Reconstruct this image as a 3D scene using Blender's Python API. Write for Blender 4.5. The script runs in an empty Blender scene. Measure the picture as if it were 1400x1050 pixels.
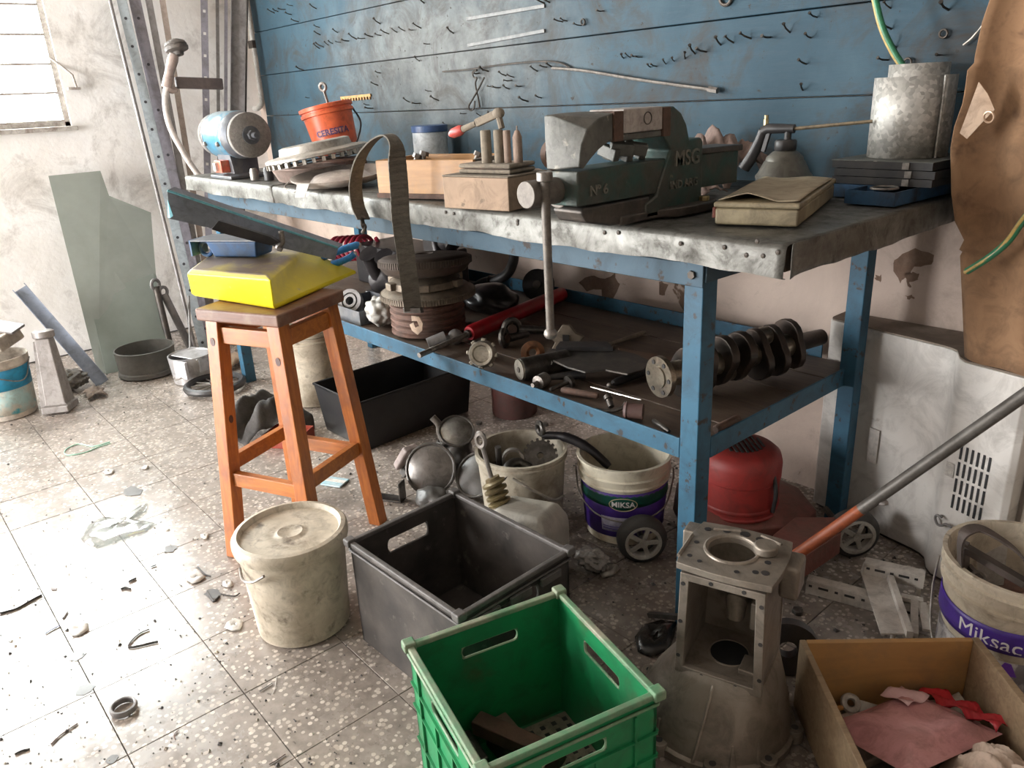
import bpy, bmesh, math, random
from math import sin, cos, pi, radians, sqrt, atan2, hypot
from mathutils import Vector, Matrix, Euler
random.seed(7)
S = bpy.context.scene
COL = S.collection

# ------------------------------------------------------------------ camera
F_PX = 1057.4
YAW, PITCH, ROLL = radians(-49.776), radians(-20.482), radians(-2.99)
CAM = Vector((0.7136, -1.2624, 1.2335))
fw = Vector((sin(YAW)*cos(PITCH), cos(YAW)*cos(PITCH), sin(PITCH)))
r0 = Vector((cos(YAW), -sin(YAW), 0)); u0 = r0.cross(fw)
rt = r0*cos(ROLL) + u0*sin(ROLL); up = u0*cos(ROLL) - r0*sin(ROLL)
cd = bpy.data.cameras.new('camera'); cam = bpy.data.objects.new('camera', cd); COL.objects.link(cam)
cam.matrix_world = Matrix(((rt.x, up.x, -fw.x, CAM.x), (rt.y, up.y, -fw.y, CAM.y), (rt.z, up.z, -fw.z, CAM.z), (0, 0, 0, 1)))
cd.sensor_width = 36.0; cd.lens = F_PX/1400*36; cd.clip_start = .02
S.camera = cam

# ------------------------------------------------------------------ sky, exposure, openings
S.view_settings.view_transform = 'Standard'; S.view_settings.look = 'None'
S.view_settings.gamma = 1; S.view_settings.use_curve_mapping = False
S.view_settings.exposure = 0.46
W = bpy.data.worlds.new('sky'); S.world = W; W.use_nodes = True
bgn = W.node_tree.nodes['Background']
bgn.inputs[0].default_value = (1.0, 0.99, 0.98, 1); bgn.inputs[1].default_value = 33.0

XL, YB, ZC = -4.05, 0.88, 2.75          # left wall face, back wall face, ceiling
XR, YF = 2.7, -4.2                      # right wall, front wall (behind the camera)
HB, DB, LB = 0.9626, 0.836, 3.0         # bench top height, depth, length (right front corner at x=0,y=0)
WIN = (-1.75, -0.175, 1.19, 2.35)       # window in left wall y0,y1,z0,z1
FILL_DOOR = (-3.9, -3.0, 0.0, 2.1)          # unseen doorway added in left wall, sized for fill light
FILL_GATE = (-3.2, -2.2, 0.0, 2.1)            # unseen opening added in the front wall for fill light, x0,x1

def portal(name, loc, rot, sx, sy):
    l = bpy.data.lights.new(name, 'AREA'); l.shape = 'RECTANGLE'; l.size = sx; l.size_y = sy
    l.cycles.is_portal = True
    o = bpy.data.objects.new(name, l); COL.objects.link(o); o.location = loc; o.rotation_euler = rot
    return o
portal('window_portal', (XL-.2, (WIN[0]+WIN[1])/2, (WIN[2]+WIN[3])/2), (0, -pi/2, 0), WIN[3]-WIN[2]+.1, WIN[1]-WIN[0]+.1)
portal('fill_door_portal', (XL-.2, (FILL_DOOR[0]+FILL_DOOR[1])/2, 1.1), (0, -pi/2, 0), 2.3, FILL_DOOR[1]-FILL_DOOR[0]+.1)
portal('fill_gate_portal', ((FILL_GATE[0]+FILL_GATE[1])/2, YF-.2, 1.15), (pi/2, 0, 0), FILL_GATE[1]-FILL_GATE[0]+.1, 2.4)

# ------------------------------------------------------------------ pixel -> point
def ray(x, y): return fw + rt*((x-700)/F_PX) + up*((525-y)/F_PX)
def PZ(x, y, z=0.0): d = ray(x, y); return CAM + d*((z-CAM.z)/d.z)
def PY(x, y, v): d = ray(x, y); return CAM + d*((v-CAM.y)/d.y)
def PX(x, y, v): d = ray(x, y); return CAM + d*((v-CAM.x)/d.x)
def PP(x, y, p, n): d = ray(x, y); n = Vector(n); return CAM + d*((Vector(p)-CAM).dot(n)/d.dot(n))
def zat(b, px):                         # height over floor point b at which pixel px looks
    d = ray(*px); h = Vector((d.x, d.y)); t = (Vector((b[0], b[1]))-Vector((CAM.x, CAM.y))).dot(h)/h.dot(h)
    return CAM.z + d.z*t

# ------------------------------------------------------------------ materials
MATS = {}
def _nt(name):
    m = bpy.data.materials.new(name); m.use_nodes = True
    nt = m.node_tree; b = nt.nodes['Principled BSDF']
    return m, nt, b
def nd(nt, t, **k):
    n = nt.nodes.new(t)
    for a, v in k.items():
        if a.startswith('i_'): n.inputs[a[2:].replace('_', ' ')].default_value = v
        else: setattr(n, a, v)
    return n
def c4(c): return (c[0], c[1], c[2], 1)
def ramp(nt, src, lo, hi, out='Value'):
    n = nd(nt, 'ShaderNodeMapRange'); n.inputs['From Min'].default_value = lo; n.inputs['From Max'].default_value = hi
    n.clamp = True; nt.links.new(src, n.inputs['Value']); return n.outputs['Result']
def mix(nt, f, a, b):
    n = nd(nt, 'ShaderNodeMix', data_type='RGBA'); L = nt.links
    if hasattr(f, 'is_output'): L.new(f, n.inputs[0])
    else: n.inputs[0].default_value = f
    for i, v in ((6, a), (7, b)):
        if hasattr(v, 'is_output'): L.new(v, n.inputs[i])
        else: n.inputs[i].default_value = c4(v)
    return n.outputs[2]
def noise(nt, co, scale, detail=5, rough=.55, dist=0):
    n = nd(nt, 'ShaderNodeTexNoise'); n.inputs['Scale'].default_value = scale; n.inputs['Detail'].default_value = detail
    n.inputs['Roughness'].default_value = rough; n.inputs['Distortion'].default_value = dist
    nt.links.new(co, n.inputs['Vector']); return n.outputs['Fac']
def coords(nt, kind='Object', sc=None):
    if kind == 'World': o = nd(nt, 'ShaderNodeNewGeometry').outputs['Position']
    else: o = nd(nt, 'ShaderNodeTexCoord').outputs[kind]
    if sc:
        m = nd(nt, 'ShaderNodeMapping'); m.inputs['Scale'].default_value = sc; nt.links.new(o, m.inputs['Vector']); o = m.outputs[0]
    return o
def bump(nt, b, h, s, d=.01):
    n = nd(nt, 'ShaderNodeBump'); n.inputs['Strength'].default_value = s; n.inputs['Distance'].default_value = d
    nt.links.new(h, n.inputs['Height']); nt.links.new(n.outputs[0], b.inputs['Normal'])
def mat(name, col, col2=None, scale=9, lo=.42, hi=.68, rough=.6, rough2=None, metal=0, bmp=.12, spot=None, sscale=40, slo=.62, shi=.7, sc=None, co='Object', alpha=None, spec=None):
    """colour with patches of col2 (dirt, wear) and small spots of spot"""
    if name in MATS: return MATS[name]
    m, nt, b = _nt(name); o = coords(nt, co, sc)
    n1 = noise(nt, o, scale, 7, .62, .3); src = col
    if col2 is not None:
        f = ramp(nt, n1, lo, hi); src = mix(nt, f, col, col2)
        if rough2 is not None:
            r = nd(nt, 'ShaderNodeMapRange'); r.inputs['To Min'].default_value = rough; r.inputs['To Max'].default_value = rough2
            nt.links.new(f, r.inputs['Value']); nt.links.new(r.outputs[0], b.inputs['Roughness'])
    if spot is not None: src = mix(nt, ramp(nt, noise(nt, o, sscale, 4, .6), slo, shi), src, spot)
    if col2 is not None:                                  # smears and scuffs of ground-in dirt
        g_ = nd(nt, 'ShaderNodeMath', operation='MULTIPLY'); g_.inputs[1].default_value = .5
        nt.links.new(ramp(nt, noise(nt, o, scale*2.3, 8, .72, 1.0), .46, .66), g_.inputs[0])
        src = mix(nt, g_.outputs[0], src, tuple(v_*.42+d_ for v_, d_ in zip(col2, (.012, .009, .007))))
    if hasattr(src, 'is_output'): nt.links.new(src, b.inputs['Base Color'])
    else: b.inputs['Base Color'].default_value = c4(src)
    if rough2 is None: b.inputs['Roughness'].default_value = rough
    b.inputs['Metallic'].default_value = metal
    if spec is not None: b.inputs['Specular IOR Level'].default_value = spec
    if bmp: bump(nt, b, noise(nt, o, scale*5, 4, .6), bmp, .004)
    MATS[name] = m; return m
def wood(name, c1, c2, sc=(6, 60, 60), rough=.5, dirt=None):
    if name in MATS: return MATS[name]
    m, nt, b = _nt(name); o = coords(nt, 'Object', sc)
    g = noise(nt, o, 1.0, 6, .6, 1.2); c = mix(nt, ramp(nt, g, .35, .68), c1, c2)
    o2 = coords(nt, 'Object')
    if dirt: c = mix(nt, ramp(nt, noise(nt, o2, 7, 6, .65), .5, .72), c, dirt)
    nt.links.new(c, b.inputs['Base Color']); b.inputs['Roughness'].default_value = rough
    bump(nt, b, g, .15, .003); MATS[name] = m; return m

# ------------------------------------------------------------------ mesh builder
class MB:
    def __init__(s): s.v = []; s.f = []; s.m = Matrix()
    def at(s, loc=(0, 0, 0), rot=(0, 0, 0)): s.m = Matrix.Translation(loc) @ Euler(rot).to_matrix().to_4x4(); return s
    def pts(s, P): k = len(s.v); s.v += [tuple(s.m @ Vector(p)) for p in P]; return k
    def box(s, c, d, rot=None, taper=1.0, tz=None):
        k = Euler(rot).to_matrix() if rot else Matrix.Identity(3); P = []
        for z in (-1, 1):
            t = taper if z < 0 else 1.0
            for x, y in ((-1, -1), (1, -1), (1, 1), (-1, 1)):
                P.append(Vector(c) + k @ Vector((x*d[0]/2*t, y*d[1]/2*t, z*d[2]/2)))
        a = s.pts(P); s.f += [tuple(a+i for i in q) for q in ((3, 2, 1, 0), (4, 5, 6, 7), (0, 1, 5, 4), (1, 2, 6, 5), (2, 3, 7, 6), (3, 0, 4, 7))]
        return s
    def bx(s, a, b): return s.box([(a[i]+b[i])/2 for i in range(3)], [abs(b[i]-a[i]) for i in range(3)])
    def beam(s, p, q, w, h, upv=(0, 0, 1)):
        p = Vector(p); q = Vector(q); d = (q-p).normalized(); x = d.cross(Vector(upv))
        if x.length < 1e-4: x = d.cross(Vector((1, 0, 0)))
        x.normalize(); y = x.cross(d).normalized(); P = []
        for e in (p, q):
            for i, j in ((-1, -1), (1, -1), (1, 1), (-1, 1)): P.append(e + x*(i*w/2) + y*(j*h/2))
        a = s.pts(P); s.f += [tuple(a+i for i in q_) for q_ in ((0, 1, 2, 3), (7, 6, 5, 4), (1, 0, 4, 5), (2, 1, 5, 6), (3, 2, 6, 7), (0, 3, 7, 4))]
        return s
    def loft(s, rings, closed=True, cap=True, wrap=False):
        n = len(rings[0]); k = [s.pts(r) for r in rings]; R = len(rings)
        for i in range(R if wrap else R-1):
            a, b = k[i], k[(i+1) % R]
            for j in range(n if closed else n-1):
                j2 = (j+1) % n; s.f.append((a+j, a+j2, b+j2, b+j))
        if cap and not wrap and closed: s.f.append(tuple(k[0]+j for j in reversed(range(n)))); s.f.append(tuple(k[-1]+j for j in range(n)))
        return s
    def tube(s, path, r, n=10, cap=True, wrap=False, flat=1.0, upv=None):
        path = [Vector(p) for p in path]; R = []; N = len(path); prev = None
        for i, p in enumerate(path):
            a = path[(i-1) % N] if (wrap or i > 0) else p; b = path[(i+1) % N] if (wrap or i < N-1) else p
            d = (b-a).normalized()
            if prev is None:
                x = Vector(upv).cross(d) if upv else d.orthogonal()
                x.normalize()
            else: x = (prev - d*prev.dot(d)).normalized()
            prev = x; y = d.cross(x); rr = r[i] if isinstance(r, (list, tuple)) else r
            R.append([p + x*(cos(2*pi*j/n)*rr) + y*(sin(2*pi*j/n)*rr*flat) for j in range(n)])
        return s.loft(R, True, cap, wrap)
    def cyl(s, p, q, r, r2=None, n=20): return s.tube([p, q], [r, r if r2 is None else r2], n)
    def lathe(s, prof, n=28, c=(0, 0, 0), a0=0, a1=2*pi, cap=False):
        full = abs(a1-a0-2*pi) < 1e-6; m = n if full else n+1
        R = [[(c[0]+r*cos(a0+(a1-a0)*j/n), c[1]+r*sin(a0+(a1-a0)*j/n), c[2]+z) for j in range(m)] for r, z in prof]
        return s.loft(R, full, cap)
    def prism(s, poly, axis='z', a=0, b=1):
        def m(u, v, w): return {'z': (u, v, w), 'x': (w, u, v), 'y': (u, w, v)}[axis]
        return s.loft([[m(u, v, a) for u, v in poly], [m(u, v, b) for u, v in poly]])
    def slab(s, P, n, t):               # polygon of 3d points with thickness t along n
        n = Vector(n).normalized()*t; return s.loft([[Vector(p) for p in P], [Vector(p)+n for p in P]])
    def sphere(s, c, r, n=14, m=8, sq=(1, 1, 1)):
        R = []
        for i in range(m+1):
            t = pi*i/m; rr = max(sin(t), 1e-3)
            R.append([(c[0]+r*sq[0]*rr*cos(2*pi*j/n), c[1]+r*sq[1]*rr*sin(2*pi*j/n), c[2]+r*sq[2]*cos(t)) for j in range(n)])
        return s.loft(R)
    def torus(s, c, R, r, n=28, m=8, ax=(0, 0, 1), a0=0, a1=2*pi):
        z = Vector(ax).normalized(); x = z.orthogonal().normalized(); y = z.cross(x); c = Vector(c)
        full = abs(a1-a0-2*pi) < 1e-6; k = n if full else n+1
        return s.tube([c + x*(R*cos(a0+(a1-a0)*i/n)) + y*(R*sin(a0+(a1-a0)*i/n)) for i in range(k)], r, m, not full, full)
    def grid(s, fn, nu, nv, wrapu=False):
        k = s.pts([fn(i/(nu if wrapu else nu), j/nv) for j in range(nv+1) for i in range(nu if wrapu else nu+1)]); w = nu if wrapu else nu+1
        for j in range(nv):
            for i in range(nu):
                i2 = (i+1) % w; s.f.append((k+j*w+i, k+j*w+i2, k+(j+1)*w+i2, k+(j+1)*w+i))
        return s
    def mesh(s, name):
        me = bpy.data.meshes.new(name); me.from_pydata(s.v, [], s.f)
        bm = bmesh.new(); bm.from_mesh(me); bmesh.ops.recalc_face_normals(bm, faces=bm.faces[:]); bm.to_mesh(me); bm.free()
        return me
    def build(s, name, m, parent=None, bev=0, seg=2, smooth=40, sub=0, solid=0):
        me = s.mesh(name); o = bpy.data.objects.new(name, me); COL.objects.link(o)
        if m: me.materials.append(m)
        if smooth:
            for p in me.polygons: p.use_smooth = True
            if not bev: me.set_sharp_from_angle(angle=radians(smooth))
        if parent: o.parent = parent
        if solid: q = o.modifiers.new('s', 'SOLIDIFY'); q.thickness = solid; q.offset = 0
        if bev:
            q = o.modifiers.new('b', 'BEVEL'); q.width = bev; q.segments = seg; q.limit_method = 'ANGLE'; q.angle_limit = radians(38); q.harden_normals = True
        if sub: q = o.modifiers.new('u', 'SUBSURF'); q.levels = sub; q.render_levels = sub
        return o
def mb(): return MB()
def thing(name, label, cat, loc=(0, 0, 0), rz=0, rot=None, group=None):
    o = bpy.data.objects.new(name, None); COL.objects.link(o); o.empty_display_size = .05
    o.location = loc; o.rotation_euler = rot if rot else (0, 0, rz)
    return tag(o, label, cat, group)
def tag(o, label, cat, group=None, loc=None, rz=None, rot=None):
    o['label'] = label; o['category'] = cat
    if group: o['group'] = group
    if loc is not None: o.location = loc
    if rz is not None: o.rotation_euler = (0, 0, rz)
    if rot is not None: o.rotation_euler = rot
    return o
def struct(o): o['kind'] = 'structure'; return o
def smoothpath(P, n=6):
    P = [Vector(p) for p in P]; out = []
    for i in range(len(P)-1):
        a = P[i-1] if i else P[i]*2-P[i+1]; b, c = P[i], P[i+1]; d = P[i+2] if i+2 < len(P) else c*2-b
        for k in range(n):
            t = k/n; out.append(.5*((2*b)+(c-a)*t+(2*a-5*b+4*c-d)*t*t+(3*b-a-3*c+d)*t*t*t))
    return out+[P[-1]]
def text_mesh(txt, size, depth=.001, fn=None, bold=0, spacing=1.0, shear=0):
    """lettering as a mesh, centred on x, lying in the xz plane facing -y; fn bends its points"""
    cu = bpy.data.curves.new('lettering', 'FONT'); cu.body = txt; cu.size = size; cu.extrude = depth/2; cu.offset = bold
    cu.align_x = 'CENTER'; cu.align_y = 'CENTER'; cu.space_character = spacing; cu.resolution_u = 3; cu.shear = shear
    o = bpy.data.objects.new('lettering', cu); COL.objects.link(o)
    me = bpy.data.meshes.new_from_object(o.evaluated_get(bpy.context.evaluated_depsgraph_get()))
    bpy.data.objects.remove(o); bpy.data.curves.remove(cu)
    if fn:
        bm = bmesh.new(); bm.from_mesh(me)
        bm.to_mesh(me); bm.free()
    for v in me.vertices:
        p = (v.co.x, -v.co.z, v.co.y); v.co = fn(*p) if fn else p
    me.update(); return me
def lettering(txt, size, m, parent, depth=.001, fn=None, bold=0, spacing=1.0, loc=(0, 0, 0), rot=(0, 0, 0), shear=0):
    me = text_mesh(txt, size, depth, fn, bold, spacing, shear); me.materials.append(m)
    o = bpy.data.objects.new('lettering', me); COL.objects.link(o); o.parent = parent; o.location = loc; o.rotation_euler = rot
    return o
def around(r, ang, z0, slope=0.0):      # wraps lettering round an upright cylinder / cone
    def g(x, y, z):
        rr = r + slope*z - y; a = ang + x/r
        return (rr*cos(a), rr*sin(a), z0+z)
    return g
# ================================================================== the room
def wall_mat(name, c1, c2, c3, s1=1.6, s2=4.5, peel=None, pscale=3.2, plo=.66, zmax=None):
    m, nt, b = _nt(name); o = coords(nt, 'World')
    c = mix(nt, ramp(nt, noise(nt, o, s1, 8, .68, .6), .4, .62), c1, c2)
    c = mix(nt, ramp(nt, noise(nt, o, s2, 8, .72, .5), .52, .74), c, c3)
    pn = noise(nt, o, pscale, 5, .55, .4)
    if peel:
        f = ramp(nt, pn, plo, plo+.012); c = mix(nt, f, c, peel)
        c = mix(nt, ramp(nt, noise(nt, o, 26, 4, .6), .7, .78), c, (.2, .15, .12))
    nt.links.new(c, b.inputs['Base Color']); b.inputs['Roughness'].default_value = .8
    bump(nt, b, noise(nt, o, 14, 7, .65), .35, .012); MATS[name] = m; return m
M_WL = wall_mat('stained_plaster', (.95, .94, .92), (.85, .825, .785), (.40, .37, .335), 2.0, 3.6)
M_WB = wall_mat('pink_plaster', (.58, .47, .40), (.48, .385, .33), (.34, .27, .225), 2.2, 5.0, (.17, .11, .075), 4.2, .69)
M_CEIL = wall_mat('ceiling_plaster', (.40, .36, .32), (.33, .30, .27), (.27, .24, .21))

def terrazzo():
    m, nt, b = _nt('terrazzo'); o = coords(nt, 'World')
    v = nd(nt, 'ShaderNodeTexVoronoi'); v.inputs['Scale'].default_value = 78; nt.links.new(o, v.inputs['Vector'])
    sep = nd(nt, 'ShaderNodeSeparateColor'); nt.links.new(v.outputs['Color'], sep.inputs[0])
    dist = nd(nt, 'ShaderNodeMath', operation='LESS_THAN'); dist.inputs[1].default_value = .40; nt.links.new(v.outputs['Distance'], dist.inputs[0])
    pick = nd(nt, 'ShaderNodeMath', operation='GREATER_THAN'); pick.inputs[1].default_value = .38; nt.links.new(sep.outputs[0], pick.inputs[0])
    chip = nd(nt, 'ShaderNodeMath', operation='MULTIPLY'); nt.links.new(dist.outputs[0], chip.inputs[0]); nt.links.new(pick.outputs[0], chip.inputs[1])
    base = mix(nt, ramp(nt, noise(nt, o, 30, 4, .6), .4, .65), (.33, .285, .25), (.24, .205, .18))
    chipc = mix(nt, sep.outputs[1], (.66, .59, .52), (.44, .375, .32))
    c = mix(nt, chip.outputs[0], base, chipc)
    d = noise(nt, o, 1.7, 8, .65, .5)                     # grime, thicker under the bench
    c = mix(nt, ramp(nt, d, .54, .78), c, (.11, .09, .075))
    sp = nd(nt, 'ShaderNodeSeparateXYZ'); nt.links.new(o, sp.inputs[0])
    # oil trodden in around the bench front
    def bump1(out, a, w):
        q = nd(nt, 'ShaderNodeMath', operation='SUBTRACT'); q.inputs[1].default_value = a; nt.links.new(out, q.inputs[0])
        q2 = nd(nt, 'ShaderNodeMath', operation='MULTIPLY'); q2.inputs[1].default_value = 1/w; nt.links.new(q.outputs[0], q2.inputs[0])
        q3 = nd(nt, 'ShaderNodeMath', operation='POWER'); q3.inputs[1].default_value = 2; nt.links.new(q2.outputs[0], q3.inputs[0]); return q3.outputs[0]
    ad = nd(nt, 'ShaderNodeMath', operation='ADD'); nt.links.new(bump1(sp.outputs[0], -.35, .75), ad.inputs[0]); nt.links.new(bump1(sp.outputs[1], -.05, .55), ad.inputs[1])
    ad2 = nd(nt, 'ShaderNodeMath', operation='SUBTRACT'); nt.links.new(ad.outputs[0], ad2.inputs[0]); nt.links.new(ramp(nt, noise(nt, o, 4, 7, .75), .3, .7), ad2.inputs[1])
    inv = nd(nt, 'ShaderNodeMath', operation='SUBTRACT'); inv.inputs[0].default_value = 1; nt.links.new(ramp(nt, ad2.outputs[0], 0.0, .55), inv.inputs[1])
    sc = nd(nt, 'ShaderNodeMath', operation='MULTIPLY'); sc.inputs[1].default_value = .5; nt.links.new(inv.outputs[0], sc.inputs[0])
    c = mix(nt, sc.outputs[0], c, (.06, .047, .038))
    c = mix(nt, ramp(nt, noise(nt, o, 60, 3, .7), .66, .72), c, (.07, .06, .05))
    nt.links.new(c, b.inputs['Base Color']); b.inputs['IOR'].default_value = 1.62
    r = nd(nt, 'ShaderNodeMapRange'); r.inputs['From Min'].default_value = .35; r.inputs['From Max'].default_value = .7; r.inputs['To Min'].default_value = .16; r.inputs['To Max'].default_value = .36
    nt.links.new(noise(nt, o, 9, 6, .7), r.inputs['Value']); nt.links.new(r.outputs[0], b.inputs['Roughness'])
    bump(nt, b, noise(nt, o, 45, 5, .7), .1, .003); MATS['terrazzo'] = m; return m
M_TER = terrazzo()
M_GROUT = mat('grout', (.055, .045, .04), (.09, .075, .065), scale=20, rough=.9)
floor = struct(mb().bx((XL-.3, YF-.3, -.12), (XR+.3, YB+.3, -.004)).build('floor', M_GROUT, smooth=0))
TP = .25
tm = mb(); e = TP/2-.0009; h = TP/2-.0015
tm.loft([[(-e, -e, -.02), (e, -e, -.02), (e, e, -.02), (-e, e, -.02)], [(-e, -e, -.0012), (e, -e, -.0012), (e, e, -.0012), (-e, e, -.0012)], [(-h, -h, 0), (h, -h, 0), (h, h, 0), (-h, h, 0)]])
tme = tm.mesh('tile'); tme.materials.append(M_TER)
for i in range(-13, 9):
    for j in range(-4, 8):
        x = -1.019+TP*(i+.5); y = -1.0957+TP*(j+.5)
        if x-TP/2 < XL-.12 or x > 1.3 or y > YB+.05: continue
        t = bpy.data.objects.new('tile', tme); COL.objects.link(t); t.parent = floor
        t.location = (x, y, random.uniform(-.0009, 0)); t.rotation_euler = (random.uniform(-1, 1)*.0012, random.uniform(-1, 1)*.0012, 0)
# rest of the floor, out of the photograph's view
mb().bx((XL, YF, -.02), (XR, -1.0957-TP*4, -.0002)).bx((1.481, -1.0957-TP*4, -.02), (XR, YB, -.0002)).build('floor_screed', M_TER, floor, smooth=0)

T = .16
w = mb(); y0, y1, z0, z1 = WIN; d0, d1, _, dz = FILL_DOOR
w.bx((XL-T, y1, 0), (XL, YB+T, ZC)).bx((XL-T, y0, 0), (XL, y1, z0)).bx((XL-T, y0, z1), (XL, y1, ZC)).bx((XL-T, d1, 0), (XL, y0, ZC))
w.bx((XL-T, d0, dz), (XL, d1, ZC)).bx((XL-T, YF-T, 0), (XL, d0, ZC))
struct(w.build('wall_left', M_WL, smooth=0))
struct(mb().bx((XL, YB, 0), (XR+T, YB+T, ZC)).build('wall_back', M_WB, smooth=0))
struct(mb().bx((XR, YF-T, 0), (XR+T, YB, ZC)).build('wall_right', M_CEIL, smooth=0))
g0, g1, _, gz = FILL_GATE
struct(mb().bx((XL, YF-T, 0), (g0, YF, ZC)).bx((g1, YF-T, 0), (XR, YF, ZC)).bx((g0, YF-T, gz), (g1, YF, ZC)).build('wall_front', M_CEIL, smooth=0))
struct(mb().bx((XL-T, YF-T, ZC), (XR+T, YB+T, ZC+.12)).build('ceiling', M_CEIL, smooth=0))

M_PEEL = mat('peeled_render', (.16, .10, .07), (.22, .15, .11), scale=20, rough=.95, bmp=.4, co='World')
wbk = bpy.data.objects['wall_back']
for seed, P in enumerate((((1226, 352), (1250, 340), (1278, 348), (1272, 360), (1250, 366), (1238, 378), (1230, 388), (1220, 362)), ((1236, 374), (1246, 372), (1256, 376), (1254, 384), (1244, 386), (1247, 394), (1240, 392)), ((1196, 378), (1204, 376), (1205, 384), (1198, 384)), ((1238, 404), (1250, 405), (1248, 409), (1240, 408)), ((792, 388), (806, 376), (822, 382), (840, 374), (846, 390), (836, 416), (824, 420), (822, 396), (804, 398)), ((862, 420), (872, 416), (868, 432), (864, 430)), ((900, 384), (914, 388), (908, 404), (900, 402)), ((1180, 590), (1190, 560), (1196, 600), (1186, 620)))):
    rr_ = random.Random(seed); Q = []
    for i in range(len(P)):
        a_, b_ = P[i], P[(i+1) % len(P)]
        for t in (0, .33, .66): Q.append(PY(a_[0]+(b_[0]-a_[0])*t+rr_.uniform(-2, 2), a_[1]+(b_[1]-a_[1])*t+rr_.uniform(-2, 2), YB-.0006))
    mb().slab(Q, (0, 1, 0), .0005).build('peeled_patch', M_PEEL, wbk, smooth=0)

# louvred window
def pane_mat():
    m = bpy.data.materials.new('window_glass'); m.use_nodes = True; nt = m.node_tree; nt.nodes.clear()
    o = nd(nt, 'ShaderNodeOutputMaterial'); t = nd(nt, 'ShaderNodeBsdfTransparent'); g = nd(nt, 'ShaderNodeBsdfGlossy'); mx = nd(nt, 'ShaderNodeMixShader')
    t.inputs[0].default_value = (.93, .96, .96, 1); g.inputs['Roughness'].default_value = .08; mx.inputs[0].default_value = .08
    nt.links.new(t.outputs[0], mx.inputs[1]); nt.links.new(g.outputs[0], mx.inputs[2]); nt.links.new(mx.outputs[0], o.inputs[0]); return m
M_PANE = pane_mat()
M_WFR = mat('window_paint', (.55, .52, .48), (.25, .2, .17), scale=14, rough=.6)
win = struct(bpy.data.objects.new('window_1', None)); COL.objects.link(win); win.location = (XL, 0, 0)
fr = mb(); a = .028
for (p, q) in (((-.07, y1-a, z0), (-.02, y1, z1)), ((-.07, y0, z0), (-.02, y0+a, z1)), ((-.07, y0, z0), (-.02, y1, z0+a)), ((-.07, y0, z1-a), (-.02, y1, z1))): fr.bx(p, q)
for yy in (-.66, -1.2): fr.bx((-.07, yy-.014, z0), (-.02, yy+.014, z1))
fr.build('window_frame', M_WFR, win, bev=.003)
mb().bx((-.15, y0, z0-.02), (.03, y1+.02, z0+.004)).build('window_sill', M_WFR, win, bev=.004)
pm = mb().box((0, 0, 0), (.006, .495, .135)).mesh('louvre_pane'); pm.materials.append(M_PANE)
sm = mb().box((0, 0, 0), (.016, .505, .011)).mesh('louvre_rail'); sm.materials.append(M_WFR)
for (ya, yb) in ((-.674, y1-a), (-1.2+.014, -.66-.014), (y0+a, -1.2-.014)):
    n = 8
    for k in range(n):
        z = z0+a+(k+.5)*(z1-z0-2*a)/n
        p = bpy.data.objects.new('louvre_pane', pm); COL.objects.link(p); p.parent = win; p.location = (-.05, (ya+yb)/2, z); p.rotation_euler = (0, .3, 0); p.scale = (1, (yb-ya)/.5, 1)
        s_ = bpy.data.objects.new('louvre_rail', sm); COL.objects.link(s_); s_.parent = win; s_.location = (-.045+.02, (ya+yb)/2, z-.066); s_.scale = (1, (yb-ya)/.5, 1)
hd = mb().tube([(-.01, y1-.03, z0+.34), (.0, y1+.01, z0+.30), (.03, y1+.05, z0+.25), (.035, y1+.055, z0+.19)], .006, 8).box((.02, y1+.045, z0+.185), (.03, .06, .012))
hd.build('window_handle', M_WFR, win)

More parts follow.
